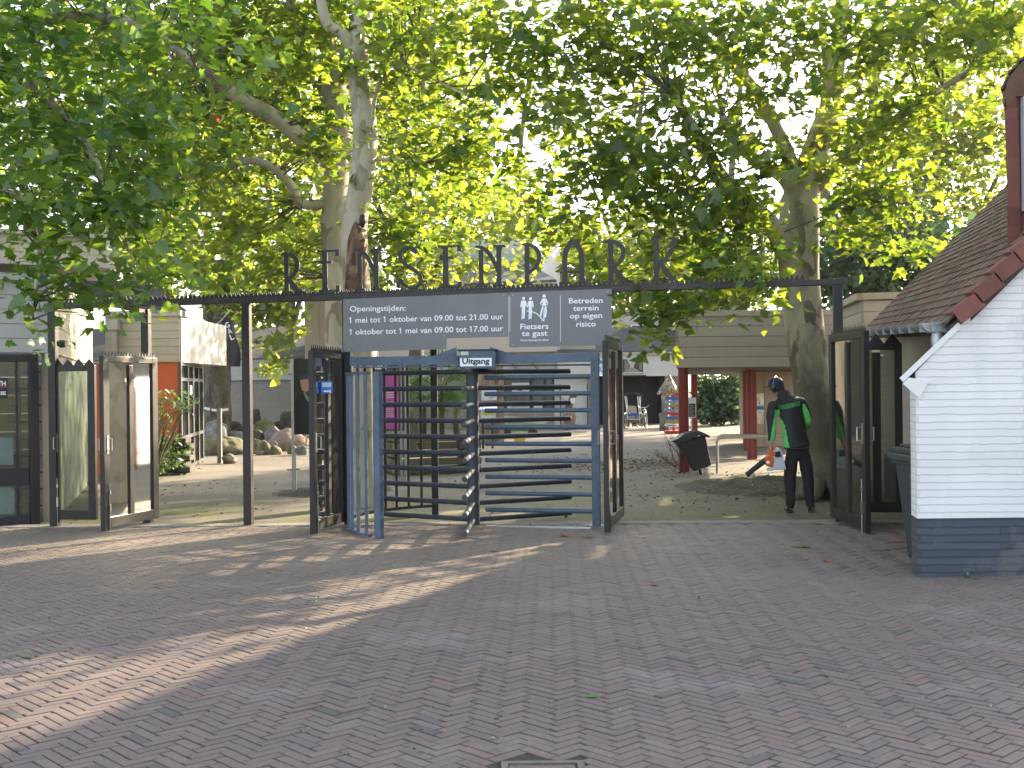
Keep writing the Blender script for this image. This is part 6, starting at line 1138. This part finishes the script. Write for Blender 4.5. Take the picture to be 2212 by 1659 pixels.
def mosaic():
    m,tt,N,L=nt('mosaic_shards'); o=N.new('ShaderNodeOutputMaterial'); p=N.new('ShaderNodeBsdfPrincipled'); L.new(p.outputs[0],o.inputs[0]); v=N.new('ShaderNodeTexVoronoi'); v.inputs['Scale'].default_value=14; tc=N.new('ShaderNodeTexCoord'); L.new(tc.outputs['Object'],v.inputs[0])
    r=N.new('ShaderNodeValToRGB'); r.color_ramp.interpolation='CONSTANT'; E=r.color_ramp.elements; E[0].color=(.35,.30,.22,1); E[1].position=.8; E[1].color=(.5,.5,.48,1)
    for q,c in((.2,(.25,.08,.05)),(.35,(.10,.22,.30)),(.5,(.40,.33,.10)),(.65,(.12,.11,.06))): e=E.new(q); e.color=(*c,1)
    bw=N.new('ShaderNodeRGBToBW'); L.new(v.outputs['Color'],bw.inputs[0]); L.new(bw.outputs[0],r.inputs[0]); L.new(r.outputs[0],p.inputs['Base Color']); p.inputs['Roughness'].default_value=.4; return m
MOS=mosaic()
c=GD(1447,D); za=rp(1447,850,D).z; mb=MB(); zt=rp(1447,812,D).z; mb.tube([c+UP*za,c+UP*(za+.15),c+UP*(za+(zt-za)*.5),c+UP*zt+Vector((-.02,0,0))],[.22,.24,.15,.03],12,0,True,wob=.2); obj('cone',mb,MOS,t,smooth=True,ang=3)
mb=MB(); mb.prism([rp(1421,850,D-.1),rp(1424,853,D-.1),rp(1449,820,D-.1),rp(1445,813,D-.1)],(0,.35,0)); obj('wing',mb,MOS,t,fixn=True)
mb=MB(); c=GD(1438,D); mb.tube([c,c+UP*.35,c+UP*.8,c+UP*(za+.1)],[.13,.10,.14,.2],10,0,True,wob=.4); c=GD(1430,D); mb.tube([c,c+UP*.3,c+UP*.6],[.10,.08,.12],10,0,True,wob=.4); obj('stone_base',mb,RG,t,smooth=True,ang=3)
# notice on pole
t=thing('notice_board','narrow white framed notice on a thin pole between the red posts','notice board',tuple(GD(1493,30))); a=rp(1487,902,30); b=rp(1503,859,30); mb=MB(); mb.box(a.x,29.97,a.z,b.x,30,b.z); obj('panel',mb,WHITE,t)
mb=MB(); mb.box(a.x+.015,29.963,a.z+.02,b.x-.02,29.969,a.z+.36); obj('dark_print',mb,mat('green_black_print',(.03,.045,.035),.5),t)
mb=MB()
for k in range(8): mb.box(a.x+.03,29.957,a.z+.05+k*.036,b.x-.05-(k%3)*.02,29.962,a.z+.058+k*.036)
mb.box(a.x+.03,29.963,b.z-.07,b.x-.07,29.969,b.z-.055); obj('text_lines',mb,PANELW,t)
mb=MB(); p=GD(1493,30.02); mb.tube([p,Vector((p.x,30.02,b.z+.06))],.018,8); obj('pole',mb,GALV,t)
# litter bin
D=20.6
t=thing('litter_bin','black litter bin on a short post, tipped sideways with its peaked lid askew','litter bin',tuple(GD(1510,D)))
mb=MB(); f=[(1463,957),(1524,941.5),(1537,1005),(1501,1018)]; mb.prism([rp(x,y,D-.17) for x,y in f],(0,.36,0)); obj('bucket',mb,BLACK,t,fixn=True,bevel=.015)
mb=MB(); f=[(1449,953.5),(1466,947),(1479,937.5),(1495,933.5),(1511,931),(1521,935),(1534,941.5),(1533,946),(1524,942.5),(1510,940),(1492,950),(1476,956),(1462,958)]; mb.prism([rp(x,y,D-.22) for x,y in f],(0,.46,0)); obj('lid',mb,mat('bin_lid_plastic',(.025,.025,.026),.45,.1,10,.15,40),t,fixn=True,bevel=.008)
mb=MB(); p=GD(1514,D); q=rp(1512,1010,D); mb.tube([p-UP*.05,q],.035,10); obj('post',mb,ANT,t)
# handrails
for i,(d,y,x0,lab) in enumerate(((20.7,943.5,1552,'front stainless tube handrail left of the worker'),(21.6,938.5,1553,'rear stainless tube handrail left of the worker'))):
    a=rp(x0,y+2,d); b=rp(1752+i*3,y,d); z=a.z; mb=MB(); mb.tube([Vector((a.x-.03,d,gz(a.x)-.05)),Vector((a.x-.03,d,z-.08)),Vector((a.x-.01,d,z-.025)),Vector((a.x+.05,d,z)),Vector((b.x-.05,d,z)),Vector((b.x,d,z-.05)),Vector((b.x,d,gz(b.x)-.05))],.022,10)
    top('handrail',mb,STEEL,lab,'handrail','tube handrails by the tree',smooth=True,ang=1)
# dead twig plant
t=thing('dry_sapling','bare dry sapling with thin twigs left of the litter bin','sapling',tuple(GD(1478,20.9))); mb=MB()
def br(p,d,L,r,n):
    q=p+d*L; mb.tube([p,(p+q)/2+Vector((random.uniform(-.02,.02),0,random.uniform(0,.03))),q],[r,r*.8,r*.6],4,0,False)
    if n: 
        for k in range(2): dd=(d+Vector((random.uniform(-.5,.4),random.uniform(-.4,.4),random.uniform(-.1,.5)))).normalized(); br(p+d*L*random.uniform(.5,1),dd,L*.75,r*.65,n-1)
for dx_ in(-.9,-.5,-.15): br(GD(1478,20.9),Vector((dx_,.1,.6)).normalized(),.30,.009,4)
obj('twigs',mb,BARKD,t)
# wheelie bin
D=10.2
t=thing('wheelie_bin','dark wheelie bin tucked against the corner of the white house','wheelie bin',(3.69,10.2,gz(3.6)))
WB=mat('bin_plastic',(.030,.036,.044),.45,.15,8,.15,60); g=gz(3.6); xl,xr=3.45,3.93; xbl,xbr=3.52,3.87
mb=MB(); n0=[(xbl,9.98),(xbr,9.98),(xbr,10.42),(xbl,10.42)]; n1=[(xl,9.86),(xr,9.86),(xr,10.56),(xl,10.56)]; z0=g+.03; z1=g+.90
mb.add([(x,y,z0) for x,y in n0]+[(x,y,z1) for x,y in n1],[(3,2,1,0),(4,5,6,7),(0,1,5,4),(1,2,6,5),(2,3,7,6),(3,0,4,7)]); obj('body',mb,WB,t,bevel=.02)
mb=MB(); mb.box(xl-.05,9.82,z1-.01,xr+.03,10.60,z1+.05); mb.box(xl-.03,9.84,z1-.045,xr+.02,10.58,z1-.011); obj('rim',mb,WB,t,bevel=.01)
mb=MB(); mb.box(xl-.02,9.80,z1+.052,xr+.02,10.6,z1+.10); mb.box(xl+.03,9.86,z1+.101,xr-.03,10.5,z1+.13); mb.tube([(xl,10.62,z1+.08),(xr,10.62,z1+.08)],.02,8); obj('lid',mb,WB,t,bevel=.018)
for sx in(xbl+.05,xbr-.05):
    mb=MB(); mb.lathe([(.02,-.025),(.10,-.025),(.10,.025),(.02,.025)],(0,0,0),16); mb.v=[Vector((sx+v.z,10.42+v.x,g+.10+v.y)) for v in mb.v]; obj('wheel',mb,BLACK,t)
# flag
t=thing('hanging_flag','black hanging flag with white letters GAL on a slanted pole above the rocks','flag',tuple(W(446,700,30))); mb=MB(); mb.tube([W(436,735,30),W(480,690,30)],.02,8); mb.tube([W(480,690,30),W(500,668,30)],.02,8); obj('flag_pole',mb,GALV,t)
mb=MB(); vs=[];fs=[]; nx,ny=6,14
for j in range(ny+1):
    v=j/ny
    for i in range(nx+1): u=i/nx; vs.append(W(481+u*26+ (v**1.4)*14 +4*math.sin(v*7+u*3),692+v*100-u*10*(1-v),30+.07*math.sin(u*6+v*4)))
for j in range(ny):
    for i in range(nx): a=j*(nx+1)+i; fs.append((a,a+1,a+nx+2,a+nx+1))
mb.add(vs,fs); obj('cloth',mb,mat('black_flag_cloth',(.03,.03,.035),.8,.2,8),t,smooth=True,ang=3)
for ch,x,y in(('G',489,709),('A',494,722),('L',499,735)): p=W(x,y,29.85); obj('letter',textmb(ch,p,(.9,0,.35),(-.35,0,.9),(0,-1,0),width=.11,height=.14,bold=.02),WHITE,t)
# tape
t=thing('barrier_tape','strip of red and white barrier tape round the dark trunk','barrier tape',tuple(W(468,884,34.4))); mb=MB(); ms=MB(); P0=W(441,881,34.3);P1=W(497,883,34.3)
for k in range(14):
    a=P0.lerp(P1,k/14);b=P0.lerp(P1,(k+1)/14); a.z-=.06*math.sin(math.pi*k/14);b.z-=.06*math.sin(math.pi*(k+1)/14); (ms if k in(3,8,13) else mb).bar(a,b,.004,.07)
obj('white_band',mb,WHITE,t); obj('red_band',ms,MATS['signal_red'],t)
# ================================================================ LEAVES ON THE GROUND
MC=G(1690,1062)
def mound(X,Y):
    r=math.hypot((X-MC.x)/1.5,(Y-MC.y-1.0)/1.9); hgt=max(0,1-r)**.8
    return max(0,-.02+.15*hgt*(1+.9*noise.noise(Vector((X*2.2,Y*2.2,0))))+.09*hgt*noise.noise(Vector((X*6,Y*6,3)))+.04*hgt*noise.noise(Vector((X*15,Y*15,3)))) if hgt>0 else 0
def scatter(n,f):
    P=[]
    while len(P)<n:
        p=f(); P.append((p[0],p[1],gz(p[0])+.012+RNG.uniform(0,.008)+mound(p[0],p[1])))
    return np.array(P)
def fz1():
    if RNG.uniform()<.62: g=G(RNG.uniform(1140,1500),RNG.normal(1004,9)); return (g.x,g.y)
    if RNG.uniform()<.5: return (RNG.uniform(-7,6.5),RNG.uniform(14.3,22))
    if RNG.uniform()<.5: return (RNG.normal(3.4,1.3),RNG.normal(16.2,1.5))
    return (RNG.normal(1.5,2.4),RNG.uniform(14.3,30))
P=scatter(4200,fz1); LIT=leafmat('leaf_litter',(.08,.055,.03),(.30,.24,.15),(.1,.07,.03),(.2,.16,.08),.1,.02)
o=leafobj('leaf_litter',P,.052,LEAF3,LIT,None,'up',.35,label='dry leaf litter blown together in the yard behind the gate',kind='stuff'); o['category']='leaf litter'
def fz2(): return (RNG.uniform(-6,5.5),RNG.uniform(4,14))
P=scatter(260,fz2); o=leafobj('paving_debris',P,.022,LEAF3,LIT,None,'up',.4,label='tiny crumbs of dry leaf scattered over the brick paving',kind='stuff'); o['category']='leaf crumbs'
def one(label,px,py,sz_,tone,seed,curl=.3):
    p=G(px,py); s=sz_; mb=MB(); rr=random.Random(seed); yaw=rr.uniform(0,6.28); vs=[]
    for v in LEAF5: x,y=v[0]*s,(v[1]-.45)*s; z=.014+(abs(v[0])**1.5)*s*curl+.12*s*max(0,v[1]-.6); vs.append((p.x+x*math.cos(yaw)-y*math.sin(yaw),p.y+x*math.sin(yaw)+y*math.cos(yaw),p.z+z))
    vs.append((p.x,p.y,p.z+.012)); n=len(vs)-1; mb.add(vs,[(i,(i+1)%n,n) for i in range(n)],0,.5); mb.tube([vs[0],(vs[0][0]+s*.2*math.sin(yaw),vs[0][1]-s*.3*math.cos(yaw),p.z+.012)],.0025,4)
    return top('fallen_leaf',mb,mat('leaf_'+tone,{'green':(.07,.13,.03),'brown':(.16,.07,.035),'red':(.30,.07,.03),'pale':(.28,.22,.12),'dark':(.05,.04,.03)}[tone],.7,.3,30),label,'leaf','single fallen leaves on the paving')
for a in(('red brown curled leaf in front of the right turnstile post',1220,1160,.17,'red',1),('dark green curled leaf in front of the right turnstile post',1269,1163,.17,'green',2),('green leaf lying open on the paving left of the wheelie bin',1728,1185,.20,'green',3),('brown leaf alone on the paving below the right gate leaf',1408,1268,.13,'brown',4),
 ('bright green leaf on the paving at the left',66,1424,.10,'green',5),('tiny green leaf on the paving at bottom centre',1107,1412,.09,'green',6),('red leaf by the foot of the wheelie bin',1938,1174,.15,'red',7),('small brown leaf between bin and gate leaf',1911,1192,.13,'brown',8),('green weed leaf beside the wheelie bin',1939,1189,.11,'green',9),('rusty leaf on the paving before the house corner',1791,1216,.12,'red',10),('pale leaf beside the middle right gate leaf',1387,1163,.13,'pale',11),('dark leaf on the stones before the turnstile',1066,1194,.09,'dark',12),('yellow green leaf near the bottom of the paving',1274,1511,.08,'green',13)):
    one(*a)
shrub('weed','green weed growing from the foot of the dark house plinth',G(2104,1251),[(2104,1246,9.3,.07,.05,.03,34),(2100,1240,9.3,.03,.03,.03,16)],LF_SHR,.05,cat='weed',tw=0,sp=.03)
def fz3(): g=G(RNG.uniform(1400,2180),1); x=RNG.uniform(3.2,6.5); return (x,9.30-RNG.exponential(.06))
for i,(px,py) in enumerate(((2152,1247),(2166,1245),(2178,1244))): pass
# ================================================================ PERSON
O=G(1727,1111); O.y=14.25; O=GD(1727,14.25); k_=.001148
def L_(cx,cy,y=0): return Vector(((cx-710)*k_,y,(1525-cy)*k_))
def skin(nodes,edges,root,lev=2,smoothr=True):
    bm=bmesh.new(); V={}; ly=bm.verts.layers.skin.verify()
    for n,(p,r) in nodes.items(): V[n]=bm.verts.new(p)
    for a,b in edges: bm.edges.new((V[a],V[b]))
    for n,(p,r) in nodes.items(): V[n][ly].radius=(r if isinstance(r,tuple) else (r,r))
    V[root][ly].use_root=True
    me=bpy.data.meshes.new('s'); bm.to_mesh(me); bm.free(); o=bpy.data.objects.new('s',me); COL.objects.link(o)
    m=o.modifiers.new('Skin','SKIN'); m.branch_smoothing=.6; m.use_smooth_shade=True; s=o.modifiers.new('Sub','SUBSURF'); s.levels=lev; s.render_levels=lev
    bpy.context.view_layer.update(); r=bpy.data.meshes.new_from_object(o.evaluated_get(bpy.context.evaluated_depsgraph_get())); bpy.data.objects.remove(o); return r
def skobj(name,me,mats,par,label=None):
    for m in mats: me.materials.append(m)
    me.polygons.foreach_set('use_smooth',[True]*len(me.polygons)); o=bpy.data.objects.new(name,me); COL.objects.link(o)
    if par is not None: o.parent=par; WLOC[o.name]=Vector(par.location)
    if label: o['label']=label
    return o
per=thing('person','stooping groundskeeper in black and lime jacket, dark cap and ear defenders, holding a leaf blower','person',tuple(O))
SKIN=mat('skin',(.36,.19,.13),.6,.08,20); JB=mat('black_softshell',(.010,.010,.013),.7,.2,12,.3,80); JG=mat('lime_softshell',(.10,.50,.10),.7,.1,10,.2,80); TR=mat('black_work_trousers',(.007,.007,.009),.8,.2,12,.3,80)
sL=L_(440,375,.12);sR=L_(765,330,.12);eL=L_(425,600,.05);eR=L_(830,540,.12);wL=L_(403,785,.0);wR=L_(800,660,.34)
hd=L_(515,175,.26); nk=L_(560,265,.20); fd=Vector((-.80,.52,-.28)).normalized()
N={'pel':(L_(690,815,.02),.09),'ab':(L_(690,650,.03),.095),'ch':(L_(640,450,.09),.10),'nb':(L_(590,320,.15),.055),'nk':(nk,.052),'h1':(hd+Vector((0,0,-.045)),(.068,.075)),'h2':(hd+Vector((0,0,.035)),(.078,.085)),'h3':(hd+Vector((0,0,.085)),.055),
 'jaw':(hd+fd*.065-UP*.075,.035),'nose':(hd+fd*.105-UP*.02,.012),'sl':(sL,.05),'el':(eL,.038),'wl':(wL,.026),'sr':(sR,.05),'er':(eR,.038),'wr':(wR,.026),
 'pl':(wL+Vector((-.004,.0,-.06)),(.034,.018)),'pr':(wR+Vector((-.02,.06,-.02)),(.034,.018)),
 'kl':(L_(605,1160,.03),.05),'hl':(L_(615,890,.02),.075),'al':(L_(600,1455,.0),.035),'hr':(L_(760,890,.02),.075),'kr':(L_(792,1160,.03),.05),'ar':(L_(818,1450,.0),.035),'tl':(L_(590,1505,.12),.03),'tr':(L_(835,1505,.12),.03)}
E=[('pel','ab'),('ab','ch'),('ch','nb'),('nb','nk'),('nk','h1'),('h1','h2'),('h2','h3'),('h1','jaw'),('h2','nose'),('ch','sl'),('sl','el'),('el','wl'),('wl','pl'),('ch','sr'),('sr','er'),('er','wr'),('wr','pr'),('pel','hl'),('hl','kl'),('kl','al'),('al','tl'),('pel','hr'),('hr','kr'),('kr','ar'),('ar','tr')]
for s_,pn_,dv in(('l','pl',Vector((0,0,-1))),('r','pr',Vector((-.3,.8,-.3)))):
    c=N[pn_][0]; side=Vector((0,1,0)) if s_=='l' else Vector((1,0,0)); cur=Vector((-1,0,0)) if s_=='l' else Vector((-.3,0,-1))
    for i,(o_,ll) in enumerate(((-.027,.052),(-.009,.062),(.009,.058),(.027,.046))):
        a=c+side*o_+dv*.035; b=a+dv*ll*.5+cur*.006; d_=b+(dv*.3+cur*.9).normalized()*ll*.5; e_=d_+(-dv*.3+cur*.4).normalized()*ll*.25
        for j,(q,r) in enumerate(((a,.0095),(b,.009),(d_,.0085),(e_,.0075))): N['f%s%d%d'%(s_,i,j)]=(q,r)
        E+=[(pn_,'f%s%d0'%(s_,i)),('f%s%d0'%(s_,i),'f%s%d1'%(s_,i)),('f%s%d1'%(s_,i),'f%s%d2'%(s_,i)),('f%s%d2'%(s_,i),'f%s%d3'%(s_,i))]
    a=c-side*.034+dv*.0; b=a-side*.012+dv*.03+cur*.02; d_=b+dv*.022+cur*.018
    for j,(q,r) in enumerate(((a,.012),(b,.0105),(d_,.009))): N['t%s%d'%(s_,j)]=(q,r)
    E+=[(pn_,'t%s0'%s_),('t%s0'%s_,'t%s1'%s_),('t%s1'%s_,'t%s2'%s_)]
bodym=skobj('body',skin(N,E,'pel',2),[SKIN],per)
mb=MB(); rt=fd.cross(UP).normalized()
for s_ in(-1,1): mb.ball(O+hd+fd*.078+rt*.03*s_+UP*.012,.011,8)
obj('eye',mb,mat('eye_white',(.5,.5,.48),.3),per,smooth=True,ang=3)
mb=MB(); mb.obb(O+hd+fd*.098-UP*.066,rt*.022,fd*.003,UP*.004); obj('mouth',mb,mat('lips',(.30,.10,.08),.6),per)
mb=MB()
for s_ in(-1,1): mb.ball(O+hd+rt*.078*s_-UP*.005,.028,10,0,(.5,.9,1.2))
obj('ear',mb,SKIN,per,smooth=True,ang=3)
mb=MB(); mb.ball(O+hd-fd*.02-UP*.03,.089,14,0,(1,1,.85)); obj('hair',mb,mat('dark_hair',(.02,.015,.012),.7),per,smooth=True,ang=3)
# jacket
NJ={'hem':(L_(680,835,.01),(.180,.135)),'h2':(L_(678,815,.01),(.183,.135)),'ab':(L_(672,650,.03),(.178,.13)),'ch':(L_(640,480,.08),(.200,.145)),'c2':(L_(610,370,.12),(.175,.125)),'nb':(L_(590,290,.16),(.110,.095)),'col':(L_(560,215,.21),(.085,.085)),
 'sl':(L_(450,370,.12),.082),'ml':(L_(425,500,.08),.066),'el':(L_(425,610,.05),.062),'fl':(L_(412,700,.02),.050),'wl':(L_(405,775,.0),.042),'sr':(L_(755,335,.12),.082),'mr':(L_(800,440,.13),.066),'er':(L_(822,550,.13),.060),'fr':(L_(815,620,.22),.050),'wr':(L_(800,665,.32),.042)}
EJ=[('hem','h2'),('h2','ab'),('ab','ch'),('ch','c2'),('c2','nb'),('nb','col'),('c2','sl'),('sl','ml'),('ml','el'),('el','fl'),('fl','wl'),('c2','sr'),('sr','mr'),('mr','er'),('er','fr'),('fr','wr')]
jm=skin(NJ,EJ,'ab',4)
for v in jm.vertices:      # a little cloth rumple
    n=noise.noise(v.co*14)*.006+noise.noise(v.co*Vector((30,30,9)))*.003; v.co+=v.normal*n
jk=skobj('jacket',jm,[JB,JG],per); ip_=np.interp
for p in jm.polygons:
    c=p.center; cx=c.x/k_+710; cy=1525-c.z/k_; g_=False
    if cy>425 and cx<505: g_= cx> ip_(cy,[425,640,790],[462,412,380]) and p.normal.y<.55
    if cy>480 and 493<cx<ip_(cy,[480,600,810],[505,545,578]) : g_=True
    if 365<cy<770 and cx>ip_(cy,[360,480,600,770],[752,765,797,845]) and p.normal.x<.93 and cx<ip_(cy,[360,450,560,770],[775,830,862,870]): g_=True
    if g_: p.material_index=1
# lettering wrapped on the back
bvh=BVHTree.FromPolygons([v.co for v in jm.vertices],[tuple(p.vertices) for p in jm.polygons])
a=L_(500,425,0); b=L_(728,378,0); tm=textmb('PARKONDERHOUD',a,(b-a).normalized(),Vector((-.19,0,.98)),(0,-1,0),width=(b-a).length,height=.050,depth=0,bold=.0)
# refine so it follows the cloth
for i,v in enumerate(tm.v):
    h=bvh.ray_cast(Vector((v.x,-1,v.z)),Vector((0,1,0))); tm.v[i]=(Vector((v.x,h[0].y-.006,v.z)) if h[0] else v)
tm.v=[v+O for v in tm.v]; obj('back_lettering',tm,mat('lime_print_letters',(.08,.50,.10),.6),per)
# trousers
NT={'w':(L_(688,770,.02),(.150,.115)),'p':(L_(690,850,.02),(.162,.125)),'hl':(L_(618,920,.02),.098),'kl':(L_(606,1160,.02),.078),'sl':(L_(604,1340,.01),.062),'al':(L_(602,1475,.0),.056),'hr':(L_(765,920,.02),.098),'kr':(L_(795,1160,.02),.078),'sr':(L_(808,1340,.01),.062),'ar':(L_(818,1468,.0),.056)}
tmh=skin(NT,[('w','p'),('p','hl'),('hl','kl'),('kl','sl'),('sl','al'),('p','hr'),('hr','kr'),('kr','sr'),('sr','ar')],'p',3)
for v in tmh.vertices: v.co+=v.normal*(noise.noise(v.co*Vector((12,12,16)))*.008)
skobj('trousers',tmh,[TR],per)
for cx,dx_ in((602,-.02),(820,.03)):
    c=L_(cx,1525,0); ms=skin({'h':(c+Vector((0,-.05,.045)),(.040,.042)),'m':(c+Vector((dx_*.4,.04,.040)),(.042,.036)),'t':(c+Vector((dx_,.15,.034)),(.042,.026)),'a':(c+Vector((0,-.04,.10)),(.042,.045))},[('h','m'),('m','t'),('h','a')],'h',2); skobj('shoe',ms,[BLACK],per)
mb=MB(); mb.tube([O+L_(520,828,-.115),O+L_(600,835,-.125),O+L_(700,835,-.125),O+L_(790,828,-.11)],.012,6); obj('belt',mb,BLACK,per)
# cap + ear defenders
CAP=mat('navy_cap',(.012,.018,.045),.75,.1,20,.2,80); mb=MB(); prof=[(.094,-.02),(.097,.02),(.088,.06),(.06,.09),(.025,.102),(.001,.104)]; mb.lathe(prof,O+hd+UP*.012,20,0,.5,1.0,1.08); obj('cap',mb,CAP,per,smooth=True,ang=1)
mb=MB(); c=O+hd+UP*.012; pts=[]; pb_=[]
for k in range(9):
    a=-1.15+2.3*k/8; d_=(fd*math.cos(a)+rt*math.sin(a)); d_.z=0; d_.normalize(); pts.append(c+d_*.090+UP*.0); ext=.075*math.cos(a*.95)**.7 if math.cos(a*.95)>0 else 0; pb_.append(c+d_*(.090+ext)-UP*.018*math.cos(a))
mb.add([p for p in pts]+[p for p in pb_]+[p-UP*.006 for p in pts]+[p-UP*.006 for p in pb_],[(i,i+1,9+i+1,9+i) for i in range(8)]+[(18+i,27+i,27+i+1,18+i+1) for i in range(8)]+[(9+i,9+i+1,27+i+1,27+i) for i in range(8)]); obj('cap_brim',mb,CAP,per,fixn=True)
ED_=mat('ear_defender_plastic',(.03,.04,.045),.35)
mb=MB()
for s_ in(-1,1):
    n=len(mb.v); mb.lathe([(.02,0),(.036,.003),(.038,.02),(.028,.034),(.005,.038)],(0,0,0),14); M=rt*s_
    for i in range(n,len(mb.v)): v=mb.v[i]; mb.v[i]=O+hd+M*(.082+v.z)+fd*v.x+UP*v.y*1.25-UP*.012
obj('ear_cup',mb,ED_,per,smooth=True,ang=1)
mb=MB(); pts=[O+hd+(rt*math.cos(a)*.105)+UP*(math.sin(a)*.125+.0) for a in [math.pi*i/12 for i in range(13)]]; mb.tube(pts,.0055,6); obj('ear_band',mb,GALV,per,smooth=True)
# leaf blower
t=thing('leaf_blower','orange and white leaf blower with black nozzle in the left hand of the worker','leaf blower',tuple(O+L_(430,960,-.05)))
OR=mat('blower_orange',(.60,.11,.02),.4,.05); WP=mat('blower_white',(.50,.53,.55),.4,.05)
mb=MB(); c=O+L_(372,960,-.06); mb.lathe([(.02,-.05),(.062,-.05),(.072,-.02),(.072,.02),(.05,.05)],(0,0,0),18); mb.v=[c+Vector((v.x*.85,v.z*1.2,v.y*1.05)) for v in mb.v]; mb.obb(O+L_(395,905,-.05),(.035,0,.01),(0,.045,0),(0,0,.04)); obj('fan_housing',mb,OR,t,smooth=True,bevel=.004)
mb=MB(); mb.prism([O+L_(x,y,-.12) for x,y in((400,1020),(400,925),(420,905),(440,830),(465,820),(500,860),(520,960),(540,1050),(430,1052))],(0,.13,0)); mb.prism([O+L_(x,y,-.11) for x,y in((350,1068),(352,1040),(400,1025),(540,1035),(540,1058),(420,1058),(400,1066))],(0,.10,0)); obj('engine_cover',mb,WP,t,fixn=True,bevel=.008)
mb=MB(); mb.prism([O+L_(x,y,-.125) for x,y in((415,915),(425,865),(470,855),(487,915),(440,925))],(0,-.01,0)); obj('black_vent',mb,BLACK,t,fixn=True)
mb=MB(); mb.tube([O+L_(370,890,-.03),O+L_(375,840,-.0),O+L_(410,815,.0),O+L_(440,830,-.03)],.014,8); obj('handle',mb,OR,t,smooth=True)
mb=MB(); mb.tube([O+L_(370,950,-.04),O+L_(320,965,-.05),O+L_(225,1030,-.08),O+L_(130,1100,-.1)],[.045,.036,.032,.030],14); mb.tube([O+L_(130,1100,-.1),O+L_(122,1106,-.1)],.034,14); obj('nozzle',mb,mat('matt_black_tube',(.02,.02,.02),.6,.2,20),t,smooth=True)
mb=MB(); mb.lathe([(.022,-.003),(.022,.003)],(0,0,0),14); c=O+L_(345,975,-.13); mb.v=[c+Vector((v.x,v.z,v.y)) for v in mb.v]; obj('round_badge',mb,WHITE,t)
# ================================================================ morning haze in the air
mb=MB(); mb.box(-75,-12,-3,75,80,30)
HZ=bpy.data.materials.new('haze_volume'); HZ.use_nodes=True; n_=HZ.node_tree.nodes; n_.clear(); ho=n_.new('ShaderNodeOutputMaterial'); hv=n_.new('ShaderNodeVolumePrincipled'); hv.inputs['Color'].default_value=(.95,.97,1,1); hv.inputs['Density'].default_value=.00018; hv.inputs['Anisotropy'].default_value=.55
HZ.node_tree.links.new(hv.outputs[0],ho.inputs['Volume'])
tag(obj('haze',mb,HZ,loc=(0,0,0)),'thin pale morning haze in the air',None,None,'stuff')['category']='haze'
SC.cycles.volume_bounces=0; SC.cycles.volume_step_rate=5
# ================================================================ SKY, SUN, CAMERA
SUN_AZ=45.0; SUN_EL=21.0      # degrees right of the view direction, above the horizon
w=bpy.data.worlds.new('World'); SC.world=w; w.use_nodes=True; N=w.node_tree.nodes; L=w.node_tree.links; N.clear()
o=N.new('ShaderNodeOutputWorld'); b=N.new('ShaderNodeBackground'); s=N.new('ShaderNodeTexSky'); s.sky_type='NISHITA'; s.sun_disc=False
s.sun_elevation=math.radians(SUN_EL); s.sun_rotation=math.radians(SUN_AZ); s.air_density=1.0; s.dust_density=2.0; s.ozone_density=1.5
hs=N.new('ShaderNodeHueSaturation'); hs.inputs['Saturation'].default_value=.50; L.new(s.outputs[0],hs.inputs['Color']); L.new(hs.outputs[0],b.inputs[0]); b.inputs[1].default_value=.15; L.new(b.outputs[0],o.inputs[0])
sd=bpy.data.lights.new('sun','SUN'); sd.energy=5.0; sd.angle=math.radians(.55); sd.color=(1,.80,.54); so=bpy.data.objects.new('sun',sd); COL.objects.link(so)
az=math.radians(SUN_AZ); el=math.radians(SUN_EL); tosun=Vector((math.sin(az)*math.cos(el),math.cos(az)*math.cos(el),math.sin(el))); so.rotation_euler=tosun.to_track_quat('Z','Y').to_euler(); so.location=tosun*60
cd=bpy.data.cameras.new('camera'); co=bpy.data.objects.new('camera',cd); COL.objects.link(co); SC.camera=co
cd.sensor_width=36; cd.lens=36*F/2212; cd.clip_start=.1; cd.clip_end=1500; cd.shift_y=6.5/2212
co.location=(0,0,HC); co.rotation_euler=(Matrix.Rotation(math.radians(90),3,'X')@Matrix.Rotation(-ROLL,3,'Z')).to_euler()
SC.view_settings.view_transform='Standard'; SC.view_settings.look='None'; SC.view_settings.gamma=1; SC.view_settings.exposure=2.2
SC.cycles.max_bounces=6; SC.cycles.diffuse_bounces=3; SC.cycles.transparent_max_bounces=12; SC.cycles.transmission_bounces=4; SC.cycles.use_denoising=True
